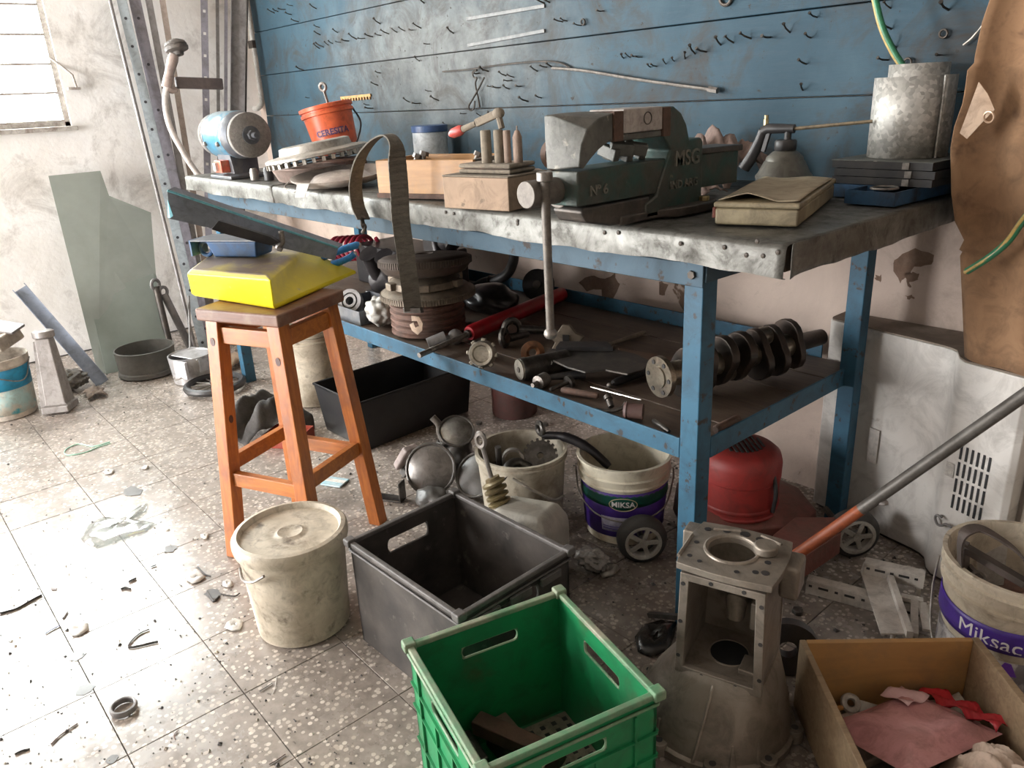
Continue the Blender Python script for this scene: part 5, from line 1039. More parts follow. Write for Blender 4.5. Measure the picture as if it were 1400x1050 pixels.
webs = [(.07, .092, 1.2), (.128, .15, 1.2), (.185, .21, -1.9), (.245, .27, -1.9), (.31, .332, 1.9), (.368, .39, 1.9), (.43, .45, -1.0)]
for t0, t1, an in webs:
    R_ = []
    for t in (t0, t1):
        ring = []
        for j in range(22):
            a = 2*pi*j/22; rr = .045+.028*max(0, cos(a-an-pi))+.022*max(0, cos(a-an))**3
            ring.append(cp_(t, rr, a))
        R_.append(ring)
    mb().loft(R_).build('web', M_CRK, ck, bev=.003)
for (t0, t1, an) in ((.092, .128, 1.2), (.21, .245, -1.9), (.332, .368, 1.9)): mb().cyl(cp_(t0, .04, an), cp_(t1, .04, an), .024, n=18).build('crankpin', M_JRN, ck)
mb().tube([cp_(.45), cp_(.47), cp_(.475), cp_(.56)], [.03, .028, .024, .022], 16).build('snout', M_CRK, ck)
mb().cyl(cp_(.1, .01), cp_(.12, .03, 1.9), .004, n=6).build('oil_hole', M_BLACK, ck)
# ================================================================== under the bench
M_WBK = mat('grubby_white_plastic', (.62, .55, .44), (.36, .30, .22), scale=9, lo=.42, hi=.72, rough=.5, bmp=.08, spot=(.17, .135, .10), sscale=22, slo=.58, shi=.72)
def bucket_profile(rb, rt_, h, t=.004, rings=((.86, .9), (.93, .96))):
    P = [(.001, .001), (rb-.006, 0), (rb, .005)]
    f = lambda k: rb+(rt_-rb)*k
    for a, b in rings: P += [(f(a), h*a), (f(a)+.006, h*a+.003), (f(b)+.006, h*b-.003), (f(b), h*b)]
    P += [(rt_, h*.975), (rt_+.005, h*.98), (rt_+.005, h), (rt_-t, h), (rt_-t-.002, h*.97), (rb-t, .01), (.001, .008)]
    return P
b_ = thing('white_bucket', 'white ribbed plastic bucket under the shelf beside the black bin', 'bucket', Vector((-2.33, .17, .001)))
mb().lathe(bucket_profile(.12, .138, .33), 36).build('shell', M_WBK, b_)
mb().lathe([(.001, .332), (.13, .333), (.146, .338), (.146, .318), (.142, .318), (.142, .332), (.001, .336)], 36).build('lid', M_WBK, b_)
bn = thing('black_bin', 'large shallow black plastic bin on the floor under the shelf', 'bin', Vector((-1.665, .012, .001)), rz=radians(2))
M_BIN = mat('black_bin_plastic', (.018, .018, .02), (.03, .03, .03), scale=8, rough=.35)
bw = mb()
def open_box(W0, D0, W1, D1, h, t):
    o1 = [(-W0, 0+(D1-D0)/2, 0), (0, (D1-D0)/2, 0), (0, D0+(D1-D0)/2, 0), (-W0, D0+(D1-D0)/2, 0)]
    ix = (W1-W0)/2
    o1 = [(-W0-ix, (D1-D0)/2, 0), (-ix, (D1-D0)/2, 0), (-ix, D0+(D1-D0)/2, 0), (-W0-ix, D0+(D1-D0)/2, 0)]
    o2 = [(-W1, 0, h), (0, 0, h), (0, D1, h), (-W1, D1, h)]
    i2 = [(-W1+t, t, h), (-t, t, h), (-t, D1-t, h), (-W1+t, D1-t, h)]
    i1 = [(-W0-ix+t, (D1-D0)/2+t, t), (-ix-t, (D1-D0)/2+t, t), (-ix-t, D0+(D1-D0)/2-t, t), (-W0-ix+t, D0+(D1-D0)/2-t, t)]
    return mb().loft([o1, o2, i2, i1])
open_box(.30, .5, .33, .54, .2, .005).build('shell', M_BIN, bn, bev=.004)
mb().tube([(-.33, 0, .2), (0, 0, .2), (0, .54, .2), (-.33, .54, .2)], .006, 8, wrap=True).build('rim', M_BIN, bn)
M_DRAG = mat('dark_rag', (.085, .08, .078), (.05, .048, .046), scale=12, rough=.95, bmp=.3)
cloth('dark_rag', 'heap of dark grey rag on the floor behind the wooden stool', 'rag', PZ(362, 592, .001)+Vector((.0, .0, 0)), .26, .30, .17, M_DRAG, 21, n=30)
o = tray(.16, .12, .05, .004, None, None).build('red_tray', mat('red_tray_paint', (.36, .05, .025), (.25, .05, .03), scale=12, rough=.5)); tag(o, 'small dark red tray on the floor seen through the stool legs', 'tray', loc=PZ(360, 612, .001), rz=radians(35))
o = mb().lathe([(.001, 0), (.09, 0), (.093, .004), (.093, .26), (.088, .265), (.001, .262)], 28).build('maroon_tin', mat('maroon_tin', (.10, .035, .03), (.07, .04, .035), scale=12, rough=.5)); tag(o, 'dark maroon tin under the shelf behind the black bin', 'tin', loc=(-1.55, .66, .001))
pk = thing('foil_packet', 'small pale blue and white packet lying on the floor beside the stool', 'packet', PZ(458, 660, .001), rz=radians(28))
mb().bx((-.04, -.03, 0), (.04, .03, .006)).build('packet', mat('pale_blue_packet', (.34, .55, .62), (.55, .66, .7), scale=20, rough=.4), pk, bev=.002)
mb().bx((-.04, -.006, .0062), (.04, .014, .0068)).build('white_band', MATS['off_white'], pk)

# old lamps and mirrors heap
M_LENS = mat('dull_lens', (.20, .185, .17), (.11, .10, .09), scale=12, rough=.3, metal=.4)
M_HOUS = mat('dark_housing', (.07, .065, .06), (.12, .11, .10), scale=14, rough=.4)
def lamp(label, loc, rot, s, m1, m2):
    t_ = thing('headlamp', label, 'headlamp', loc, rot=rot)
    mb().lathe([(.001, -.06*s), (.03*s, -.055*s), (.05*s, -.03*s), (.078*s, .0), (.085*s, .008*s), (.085*s, .016*s), (.078*s, .016*s)], 26).build('bowl', m2, t_, solid=.003)
    mb().lathe([(.001, .028*s), (.04*s, .026*s), (.078*s, .014*s)], 26).build('lens', m1, t_); mb().torus((0, 0, .012*s), .082*s, .006*s, 28, 8).build('trim_ring', M_OILY, t_); return t_
h0 = PZ(585, 690, 0)
lamp('big grey oval headlamp leaning on the lamp heap behind the black crate', h0+Vector((-.05, .06, .09)), (radians(62), radians(20), radians(28)), 1.0, M_LENS, M_HOUS)
lamp('round silver headlamp on top of the lamp heap', h0+Vector((-.06, .18, .18)), (radians(28), radians(25), .4), .7, mat('silver_lens', (.48, .46, .42), (.2, .19, .17), scale=20, rough=.25, metal=.6), M_HOUS)
lamp('dark headlamp shell at the back of the lamp heap by the dirty bucket', h0+Vector((.085, .15, .08)), (radians(40), radians(-30), .8), .9, M_HOUS, M_HOUS)
mm = thing('wing_mirror', 'pale pinkish wing mirror on the side of the lamp heap beside the stool leg', 'mirror', h0+Vector((-.19, .06, .075)), rot=(radians(-15), radians(-55), .4))
mb().loft([[(-.05, -.03, 0), (.05, -.035, 0), (.06, .03, 0), (-.045, .035, 0)], [(-.045, -.027, .03), (.045, -.03, .03), (.052, .026, .03), (-.04, .03, .03)]]).build('shell', mat('pinkish_shell', (.40, .33, .31), (.28, .23, .22), scale=12, rough=.5), mm, bev=.008, seg=3)
mb().bx((-.06, -.012, -.03), (-.03, .012, .0)).build('arm', M_HOUS, mm, bev=.004)
pc2 = thing('pipe_elbow', 'short chrome pipe elbow standing up from the lamp heap', 'pipe elbow', h0+Vector((-.12, .17, .12)), rot=(.2, -.2, .3))
mb().tube(smoothpath([(0, 0, 0), (0, 0, .05), (.01, 0, .08), (-.005, 0, .11)]), .012, 10).build('pipe', M_STEEL, pc2); mb().torus((0, 0, .01), .02, .009, 18, 8).build('collar', M_OILY, pc2)
bk = thing('lamp_bracket', 'bent dark metal bracket at the foot of the lamp heap', 'bracket', h0+Vector((-.13, -.07, .001)), rz=.5)
mb().bx((-.06, -.02, 0), (.06, .02, .006)).bx((-.06, -.02, .006), (-.054, .02, .09)).bx((.054, -.02, .006), (.06, .02, .07)).build('strip', M_OILY, bk, bev=.002); mb().cyl((-.064, 0, .06), (-.045, 0, .06), .012, n=12).build('bush', M_RUST, bk)
blob('lamp_housing', 'dark moulded lamp housing shell at the bottom of the heap', 'housing', h0+Vector((.03, .0, .001)), .05, (1.2, .9, .6), M_HOUS, 33, .4)
blob('lamp_housing', 'dark lumpy plastic housing under the silver headlamp', 'housing', h0+Vector((-.09, .20, .001)), .065, (1.0, .9, .95), M_HOUS, 35, .4)

# dirty bucket of parts
db = thing('dirty_bucket', 'stained pale bucket full of metal parts under the bench', 'bucket', Vector((-.86, .09, .001)))
M_STAIN = mat('stained_pale', (.50, .45, .36), (.19, .15, .105), scale=7, lo=.4, hi=.68, rough=.55, spot=(.13, .10, .07), sscale=12, slo=.6, shi=.7)
mb().lathe(bucket_profile(.115, .132, .255, rings=((.9, .95),)), 36).build('shell', M_STAIN, db)
Ad = atan2(CAM.y-.09, CAM.x+.86)
mb().tube(smoothpath([(.139*cos(Ad-.2), .139*sin(Ad-.2), .225), (.15*cos(Ad+.25), .15*sin(Ad+.25), .185), (.146*cos(Ad+.65), .146*sin(Ad+.65), .14), (.14*cos(Ad+1.0), .14*sin(Ad+1.0), .13)]), .0042, 8).build('wire_handle', M_ALU, db)
def inb(name, label, cat, parts, loc, rot):
    t_ = thing(name, label, cat, loc, rot=rot)
    for nm2, b2, m2 in parts: b2.build(nm2, m2, t_)
    return t_
D0 = Vector((-.86, .09, 0))
inb('spark_plug', 'dark stepped bolt standing in the dirty bucket', 'bolt', [('body', mb().tube([(0, 0, 0), (0, 0, .06), (0, 0, .061), (0, 0, .13)], [.014, .014, .009, .009], 12), M_DSTEEL)], D0+Vector((-.03, -.06, .15)), (.1, .1, 0))
inb('bearing_ring', 'steel ring standing on edge in the dirty bucket', 'ring', [('ring', mb().lathe([(.026, -.02), (.033, -.02), (.033, .02), (.026, .02), (.026, -.02)], 26), M_STEEL)], D0+Vector((-.015, -.02, .22)), (radians(75), 0, .9))
inb('pinion_gear', 'dark toothed gear leaning in the dirty bucket', 'gear', [('gear', mb().lathe([(.01, -.012), (.045, -.012), (.045, .012), (.01, .012), (.01, -.012)], 26), M_OILY)]+[('tooth', mb().at((0, 0, 0), (0, 0, k*pi/9)).bx((.043, -.004, -.011), (.052, .004, .011)), M_OILY) for k in range(18)], D0+Vector((.035, .045, .225)), (radians(55), .3, .6))
inb('yoke_fork', 'dark forked yoke lying in the dirty bucket', 'fork', [('fork', mb().tube(smoothpath([(-.05, 0, 0), (-.02, .03, .02), (.03, .03, .03), (.06, 0, .02)]), .014, 10), M_OILY), ('stem', mb().cyl((0, .025, .02), (-.01, .0, -.08), .014, n=10), M_OILY)], D0+Vector((.05, -.06, .20)), (.2, .3, 1.9))
for k in range(5): inb('scrap_bolt', 'oily bolt among the parts filling the dirty bucket', 'bolt', [('shank', mb().cyl((-.045, 0, 0), (.04, 0, 0), .011, n=10), M_OILY), ('head', mb().cyl((.04, 0, 0), (.055, 0, 0), .02, n=6), M_OILY)], D0+Vector((.06*cos(k*1.3), .06*sin(k*1.3), .165)), (k, .3*k, k*2))['group'] = 'bolts in the dirty bucket'
inb('drive_arm', 'long dark greasy lever arm reaching from the dirty bucket to the purple bucket', 'lever', [('arm', mb().tube(smoothpath([(0, 0, 0), (.06, .03, .005), (.13, .06, -.02), (.19, .085, -.07)]), [.012]*6+[.015]*6+[.013]*6+[.01], 12), M_BLKC), ('eye', mb().torus((-.01, 0, .02), .018, .008, 16, 8, (.3, 1, 0)), M_OILY)], Vector((-.85, .17, .272)), (0, 0, 0))

# purple paint bucket
pb = thing('purple_bucket', 'open white paint bucket with a purple and green label under the bench', 'paint bucket', Vector((-.632, .288, .001)))
PR = .133
mb().lathe(bucket_profile(.112, PR, .25, rings=((.72, .76), (.82, .86))), 40).build('shell', mat('cream_bucket', (.66, .61, .49), (.45, .36, .22), scale=7, lo=.52, hi=.75, rough=.45), pb)
rp = lambda z: .112+(PR-.112)*z/.25
Ap = atan2(CAM.y-.288, CAM.x+.632)
mb().lathe([(rp(.03)+.0012, .03), (rp(.175)+.0012, .175)], 44).build('purple_label', mat('purple_print', (.075, .03, .30), (.06, .025, .22), scale=10, rough=.4, bmp=0), pb, solid=.0008)
gb = mb().grid(lambda u, v: ((rp(.15)+.0026)*cos(Ap-1.5+3*u), (rp(.15)+.0026)*sin(Ap-1.5+3*u), .135+.02*abs(u-.5)**1.3-.004+v*(.044-.02*abs(u-.5)**1.3)), 40, 3).build('green_band', mat('green_print', (.008, .075, .055), rough=.4, bmp=0), pb, solid=.0006)
mb().grid(lambda u, v: ((rp(.135)+.0036)*cos(Ap-.02+.30*(v)*cos(2*pi*u)), (rp(.135)+.0036)*sin(Ap-.02+.30*v*cos(2*pi*u)), .142+.0185*v*sin(2*pi*u)), 30, 3).build('oval_badge', MATS['green_print'], pb, solid=.0005)
mb().tube([((rp(.135)+.004)*cos(Ap-.02+.31*cos(2*pi*u/40)), (rp(.135)+.004)*sin(Ap-.02+.31*cos(2*pi*u/40)), .142+.0195*sin(2*pi*u/40)) for u in range(40)], .0011, 6, wrap=True).build('badge_ring', mat('gold_print', (.6, .5, .3), rough=.4, bmp=0), pb)
M_WPR = mat('white_print', (.75, .73, .72), rough=.5, bmp=0)
lettering('MIKSA', .024, M_WPR, pb, depth=.0006, fn=around(rp(.14)+.0044, Ap-.02, .142, .07), bold=.0005)
lb = mb().grid(lambda u, v: ((rp(.06+v*.045)+.0024)*cos(Ap-.55+.75*u), (rp(.06+v*.045)+.0024)*sin(Ap-.55+.75*u), .05+v*.048), 16, 2).build('info_label', mat('lilac_label', (.42, .40, .50), (.33, .31, .42), scale=25, rough=.5, bmp=0), pb, solid=.0005)
for k in range(5): mb().grid(lambda u, v: ((rp(.06)+.0042)*cos(Ap-.51+.6*u), (rp(.06)+.0042)*sin(Ap-.51+.6*u), .058+k*.0075+v*.0022), 12, 1).build('print_line', MATS['purple_print'], pb, solid=.0004)
mb().tube(smoothpath([((PR+.008)*cos(Ap+a), (PR+.008)*sin(Ap+a), z) for a, z in ((-1.5, .2), (-1.1, .14), (-.5, .105), (.2, .095), (.9, .115), (1.4, .17), (1.55, .2))]), .0024, 8).build('wire_handle', M_STEEL, pb)

# white jug with bellows neck
jg = thing('plastic_jug', 'milky plastic jug with a ribbed brass-coloured neck behind the black crate', 'jug', Vector((-.665, -.075, .001)), rz=.3); jg.scale = (1.25, 1.2, 1.75)
M_MILK = mat('milky_plastic', (.46, .44, .39), (.33, .31, .27), scale=9, rough=.35)
mb().loft([[(-.075, -.055, 0), (.075, -.055, 0), (.075, .055, 0), (-.075, .055, 0)], [(-.08, -.06, .02), (.08, -.06, .02), (.08, .06, .02), (-.08, .06, .02)], [(-.08, -.06, .085), (.08, -.06, .095), (.08, .06, .095), (-.08, .06, .085)], [(-.055, -.04, .115), (.06, -.045, .12), (.06, .045, .12), (-.055, .04, .115)]]).build('body', M_MILK, jg, bev=.012, seg=3)
nk = [(.001, 0)]
for k in range(4): nk += [(.017, .002+k*.011), (.026, .005+k*.011), (.026, .009+k*.011), (.017, .012+k*.011)]
mb().at((-.062, 0, .105), (0, -.35, 0)).lathe(nk+[(.016, .05), (.001, .051)], 22).build('bellows_neck', mat('olive_brass', (.28, .22, .10), (.18, .14, .08), scale=20, rough=.4, metal=.4), jg)
mb().at((-.08, 0, .15), (0, -.35, 0)).cyl((0, 0, 0), (0, 0, .055), .005, n=8).torus((0, 0, .066), .011, .005, 16, 6, (0, 1, 0)).build('eye_rod', M_STEEL, jg)
M_CLEAR = mat('cloudy_film', (.30, .28, .26), (.14, .12, .11), scale=14, rough=.15, bmp=.5)
blob('plastic_film', 'crumpled shiny clear plastic film on the floor beside the purple bucket', 'plastic film', Vector((-.55, .06, .001)), .034, (1.4, 1, .7), M_CLEAR, 41, .6, fr=9)

# ================================================================== lawn mower
mw = thing('lawn_mower', 'old red lawn mower with grey spoked wheels pushed under the bench end', 'lawn mower', (0, 0, 0))
E0 = Vector((-.355, .455, 0)); w1, w2 = Vector((-.462, .172, .069)), Vector((-.112, .60, .069)); ax = (w2-w1).normalized(); pv = Vector((ax.y, -ax.x, 0))
M_MRED = mat('mower_red', (.28, .022, .018), (.19, .022, .018), scale=8, rough=.55, bmp=.06, spot=(.45, .3, .27), sscale=26, slo=.7)
M_DECK = mat('rusty_red_deck', (.17, .055, .042), (.12, .06, .045), scale=12, rough=.65, bmp=.3)
def dk(u, v, z): p = E0+ax*u+pv*v; return (p.x, p.y, z)
out = [(-.13, -.18), (.17, -.18), (.215, -.1), (.215, .03), (.17, .075), (.1, .11), (-.1, .11), (-.14, .075), (-.155, .03), (-.155, -.1)]
mb().loft([[dk(u*1.03, v*1.03, .045) for u, v in out], [dk(u, v, .10) for u, v in out], [dk(u*.7, v*.7, .128) for u, v in out]]).build('deck', M_DECK, mw, bev=.006)
mb().at(E0).lathe([(.001, .115), (.108, .115), (.112, .122), (.108, .126), (.108, .215), (.111, .218), (.112, .262), (.106, .285), (.09, .299), (.065, .305), (.001, .306)], 40).build('engine_cover', M_MRED, mw)
for i in range(-4, 5):
    L_ = sqrt(max(.0, .062**2-(i*.0135)**2))
    if L_ > .01: mb().at(E0+Vector((0, 0, .3062-.0004*abs(i)))).box((i*.0135*ax.x, i*.0135*ax.y, 0), (L_*2*.96, .0065, .004), (0, 0, atan2(pv.y, pv.x))).build('cooling_slot', M_BLACK, mw)
mb().at(E0).lathe([(.1085, .135), (.111, .138), (.111, .145), (.1085, .148)], 40).build('seam_band', M_MRED, mw)
def wheel(c, ax, rz):
    t_ = mb(); a2 = c+ax*.045*rz; a1 = c
    tire = []
    for k in range(40):
        pass
    x = Vector((0, 0, 1)); y = ax.cross(x)
    ty_ = mb(); prof_ = [(.049, -.004), (.055, -.002), (.065, .004), (.069, .012), (.069, .034), (.065, .042), (.049, .046), (.049, -.004)]
    ty_.loft([[c+ax*(w_*rz)+(x*cos(2*pi*j/36)+y*sin(2*pi*j/36))*r_ for j in range(36)] for r_, w_ in prof_], True, False)
    tyo = ty_.build('tire', mat('tyre_rubber', (.03, .03, .03), (.06, .055, .05), scale=14, rough=.7), mw)
    rimb = mb(); rimb.loft([[c+ax*(w_*rz)+(x*cos(2*pi*j/36)+y*sin(2*pi*j/36))*r_ for j in range(36)] for r_, w_ in ((.04, .0), (.043, -.006), (.0505, -.006), (.0505, .02), (.04, .02), (.04, .0))], True, False)
    M_RIM = mat('grey_wheel', (.42, .40, .36), (.3, .28, .25), scale=14, rough=.5)
    ro = rimb.build('rim', M_RIM, mw)
    for k in range(5):
        d = x*cos(2*pi*k/5+.3)+y*sin(2*pi*k/5+.3); mb().beam(c+d*.008, c+d*.043, .013, .007, ax).build('spoke', M_RIM, ro, bev=.002)
    mb().cyl(c-ax*(.008*rz), c+ax*(.02*rz), .012, n=16).build('hub', M_RIM, ro)
wheel(w1, -pv, 1); wheel(w2+pv*.035+ax*.02, -pv, 1)
for s in (w1, w2): mb().cyl(s-pv*.02, s-pv*.12, .009, n=8).build('axle', M_DSTEEL, mw)
P0, P1 = PZ(1078, 766, .13), PY(1425, 523, .46); P1 = P0+(P1-P0)*1.5; Pm = P0.lerp(P1, .22)
mb().tube([P0, Pm], .014, 14).build('handle_lower', mat('orange_rust_tube', (.36, .085, .025), (.22, .055, .025), scale=14, rough=.55), mw)
mb().tube([Pm, P1], .0138, 14).build('handle_upper', mat('grey_tube', (.15, .14, .128), (.095, .085, .075), scale=14, rough=.5, metal=.4), mw)
mb().tube([P1, P1+(P1-P0).normalized()*.11], .018, 12).build('hand_grip', M_BLACK, mw)
mb().sphere(P0.lerp(P1, .28)+Vector((0, 0, -.018)), .012, 8, 5, (1.4, 1, .7)).build('weld_lump', M_DALU, mw)
cw = [PZ(px, py, .055) for px, py in ((1068, 812), (1148, 757), (1140, 735), (1085, 735), (1055, 760), (1045, 790))]
mb().slab(cw, (-.06, .08, 1), .062).build('chute', M_DECK, mw, bev=.004)
mb().tube(smoothpath([E0+Vector((.1, .0, .26)), E0+Vector((.12, -.01, .2)), E0+Vector((.115, -.01, .14))]), .006, 8).build('fuel_pipe', M_BLACK, mw)
# ================================================================== white appliance casing and right corner
ac = thing('appliance_casing', 'white metal appliance casing with a slotted vent standing against the wall beside the bench', 'appliance', (0, 0, 0))
M_WHITE = mat('dirty_white_enamel', (.66, .635, .60), (.56, .52, .48), scale=4, lo=.4, hi=.8, rough=.3, bmp=.03, spot=(.28, .22, .17), sscale=14, slo=.7, shi=.78)
fp = [(-.305, .872), (-.305, .80), (-.297, .786), (-.28, .781), (.02, .730), (.045, .722), (.062, .71), (.085, .665), (.105, .645), (.24, .617), (.255, .625), (.262, .65), (.262, .872)]
ZA = .594
mb().prism(fp, 'z', .012, ZA).build('cabinet', M_WHITE, ac, bev=.003)
mb().prism([(x*.995, y+.004) for x, y in fp], 'z', ZA+.0002, ZA+.004).build('top_panel', mat('grimy_top', (.16, .12, .09), (.34, .29, .24), scale=7, rough=.8, bmp=.3), ac)
mb().prism([(x+.004*(1 if x < 0 else -1), y+.012) for x, y in fp], 'z', .0, .0118).build('plinth', M_DSTEEL, ac)
d_ = Vector((.135, -.028, 0)).normalized(); n_ = Vector((d_.y, -d_.x, 0))
def vf(x, z, off=.001): p = Vector((.105, .645, 0))+d_*x+n_*off; return (p.x, p.y, z)
for i in range(6):
    for j in range(4):
        x0 = .026+i*.0138; z0_ = .22+j*.0445-i*.001
        mb().slab([vf(x0-.0028, z0_), vf(x0+.0028, z0_), vf(x0+.0028, z0_+.037), vf(x0-.0028, z0_+.037)], n_, .0006).build('vent_slot', mat('vent_dark', (.02, .02, .022), rough=.8, bmp=0), ac, smooth=0)
mb().slab([vf(-.004, .3), vf(.017, .298), vf(.017, .335), vf(-.004, .337)], n_, .0006).build('rating_plate', mat('plate_print', (.5, .47, .43), (.3, .28, .26), scale=60, rough=.5, bmp=0), ac, smooth=0)
p = Vector((-.14, .752, .22)); mb().slab([p+Vector((0, 0, 0)), p+Vector((.03, -.0048, 0)), p+Vector((.03, -.0048, .1)), p+Vector((0, 0, .1))], (-.15, -1, 0), .0012).build('side_sticker', mat('faded_sticker', (.52, .48, .44), (.44, .4, .37), scale=20, rough=.5, bmp=0), ac, smooth=0)
hk_ = [vf(x, z, .012) for x, z in ((.012, .186), (.0, .19), (-.004, .18), (.004, .166), (.016, .168), (.024, .176), (.04, .175))]
mb().tube(smoothpath(hk_), .0032, 8).build('wire_hook', M_GREYST, ac)
o = mb().bx((-.0, 0, 0), (.3, .02, .565)).build('beige_panel', mat('beige_board', (.40, .35, .29), (.32, .27, .22), scale=6, rough=.8, spot=(.16, .12, .09), sscale=12, slo=.7)); tag(o, 'beige painted board standing beside the white appliance casing', 'board', loc=(.272, .66, .001))

# white slotted brackets on the floor
M_WBR = mat('white_bracket', (.58, .54, .49), (.36, .31, .27), scale=9, lo=.5, hi=.75, rough=.5)
b1 = thing('slotted_bracket', 'white slotted angle strip lying flat on the floor beside the mower', 'bracket', (0, 0, 0))
q0, q1 = PZ(1101, 810, .002), PZ(1268, 856, .002)
def angle_strip(parent, a, b, w_, hgt, holes, m):
    d = (b-a).normalized(); s = d.cross(Vector((0, 0, 1))).normalized(); s = s if s.dot(CAM-a) > 0 else -s
    mb().beam(a+Vector((0, 0, hgt/2)), b+Vector((0, 0, hgt/2)), .003, hgt).build('web', m, parent); mb().beam(a-s*w_/2+Vector((0, 0, hgt)), b-s*w_/2+Vector((0, 0, hgt)), w_, .003).build('flange', m, parent)
    L_ = (b-a).length
    for k in range(holes):
        c = a+d*(L_*(k+.35)/holes)+s*.0018+Vector((0, 0, hgt*.68)); ln = .012 if k % 2 else .004
        mb().beam(c-d*ln, c+d*ln, .0015, .006).build('slot', M_BLACK, parent)
angle_strip(b1, q0, q1, .03, .036, 9, M_WBR)
b2 = thing('shelf_bracket', 'white triangular shelf bracket frame lying over the slotted strip', 'bracket', (0, 0, 0))
def pz_plate(P, z, t, name, m=M_WBR): mb().slab([PZ(x, y, z) for x, y in P], (0, 0, 1), t).build(name, m, b2, bev=.001)
pz_plate(((1176, 782), (1181, 769), (1216, 777), (1226, 800), (1246, 868), (1204, 868)), .045, .004, 'gusset_plate')
a_, b_ = PZ(1180, 786, .045), PZ(1262, 805, .045)
angle_strip(b2, a_, b_, .03, .034, 5, M_WBR)
mb().beam(PZ(1217, 790, .056), PZ(1244, 868, .056), .014, .018).build('strut', M_WBR, b2)
mb().beam(PZ(1232, 816, .05), PZ(1262, 822, .05), .018, .01).build('cross_bar', M_WBR, b2)
mb().beam(PZ(1250, 820, .05), PZ(1250, 868, .05), .016, .01).build('cross_bar', M_WBR, b2)
mb().beam(PZ(1260, 824, .05), PZ(1268, 862, .05), .02, .006).build('cross_bar', M_WBR, b2)
for px, py in ((1184, 784), (1256, 804), (1222, 862)): c_ = PZ(px, py, .045); mb().cyl((c_.x, c_.y, .002), (c_.x, c_.y, .044), .006, n=8).build('peg', M_WBR, b2)

# white and purple bucket with straps
BC = Vector((.355, .408, .001))
mk = thing('white_purple_bucket', 'white paint bucket with a purple lettered label full of scrap beside the wooden box', 'paint bucket', BC)
RB, RT, HBk = .128, .148, .285
mb().lathe(bucket_profile(RB, RT, HBk, rings=((.76, .8), (.88, .92))), 44).build('shell', M_WBK, mk)
rq = lambda z: RB+(RT-RB)*z/HBk
Am = atan2(CAM.y-BC.y, CAM.x-BC.x)
mb().grid(lambda u, v: ((rq(.19)+.0016)*cos(Am-1.9+2.6*u), (rq(.19)+.0016)*sin(Am-1.9+2.6*u), .155-.02*sin(u*3)+v*.052), 40, 4).build('purple_label', MATS['purple_print'], mk, solid=.0008)
mb().grid(lambda u, v: ((rq(.1)+.0016)*cos(Am-1.9+2.6*u), (rq(.1)+.0016)*sin(Am-1.9+2.6*u), .02+v*(.112-.02*sin(u*3))), 40, 4).build('grey_label', mat('grey_print', (.16, .14, .15), (.5, .47, .45), scale=14, lo=.5, hi=.6, rough=.5, bmp=0), mk, solid=.0008)
lettering('Miksacril', .046, M_WPR, mk, depth=.0008, fn=around(rq(.18)+.0030, Am-.12, .158, .06), bold=0)
lettering('K', .085, mat('purple_letter', (.16, .05, .42), rough=.45, bmp=0), mk, depth=.001, fn=around(rq(.09)+.0026, Am-.42, .085, .06), bold=.004)
lettering('A', .085, MATS['purple_letter'], mk, depth=.001, fn=around(rq(.09)+.0026, Am+.05, .08, .06), bold=.004)
mb().tube(smoothpath([((RT+.009)*cos(Am+a), (RT+.009)*sin(Am+a), z) for a, z in ((-1.65, .23), (-1.5, .15), (-1.0, .075), (-.4, .05), (.3, .07), (.8, .12))]), .0025, 8).build('wire_handle', M_STEEL, mk)
M_STRAP = mat('dark_strap', (.055, .045, .04), (.11, .085, .075), scale=14, rough=.7)
sb_ = thing('iron_band', 'curved dark iron band standing in the white and purple bucket', 'iron band', (0, 0, 0))
ribbon([PZ(1318, 800, .20), PZ(1313, 770, .29), PZ(1315, 735, .36), PZ(1335, 722, .37), PZ(1365, 735, .36), PZ(1398, 762, .33), PZ(1415, 800, .28)], (-.6, .7, .1), .024, .004, 'band', M_STRAP, sb_)
fr_ = thing('angle_frame', 'rusty dark angle iron frame sticking out of the white and purple bucket', 'iron frame', (0, 0, 0))
mb().beam(PZ(1318, 838, .12), PZ(1318, 745, .325), .012, .024).build('upright', M_STRAP, fr_); mb().beam(PZ(1316, 747, .32), PZ(1402, 798, .28), .02, .014).build('arm', M_STRAP, fr_); mb().beam(PZ(1322, 775, .26), PZ(1352, 808, .22), .014, .016).build('brace', M_STRAP, fr_); mb().torus(PZ(1338, 790, .26), .013, .004, 16, 6, (.5, -.6, .5)).build('ring', M_STEEL, fr_)
o = mb().slab([PZ(1335, 765, .27), PZ(1378, 742, .29), PZ(1372, 800, .2), PZ(1340, 800, .2)], (0, 0, 1), .003).build('mortar_sheet', mat('mortar_grey', (.40, .38, .35), (.3, .27, .24), scale=16, rough=.9)); tag(o, 'flaky grey sheet leaning inside the white and purple bucket', 'sheet')
o = mb().at(BC).lathe([(.001, .18), (.06, .175), (.115, .165), (.128, .15), (.001, .14)], 24).build('rubble_fill', mat('rubble', (.20, .10, .08), (.12, .09, .08), scale=18, rough=.9, bmp=.8)); tag(o, 'reddish brown rubble filling the white and purple bucket', 'rubble')
bar('flat_lath', 'pink-brown flat lath lying across the rubble in the bucket', 'lath', PZ(1335, 822, .205), PZ(1410, 815, .215), .008, M_PINK)

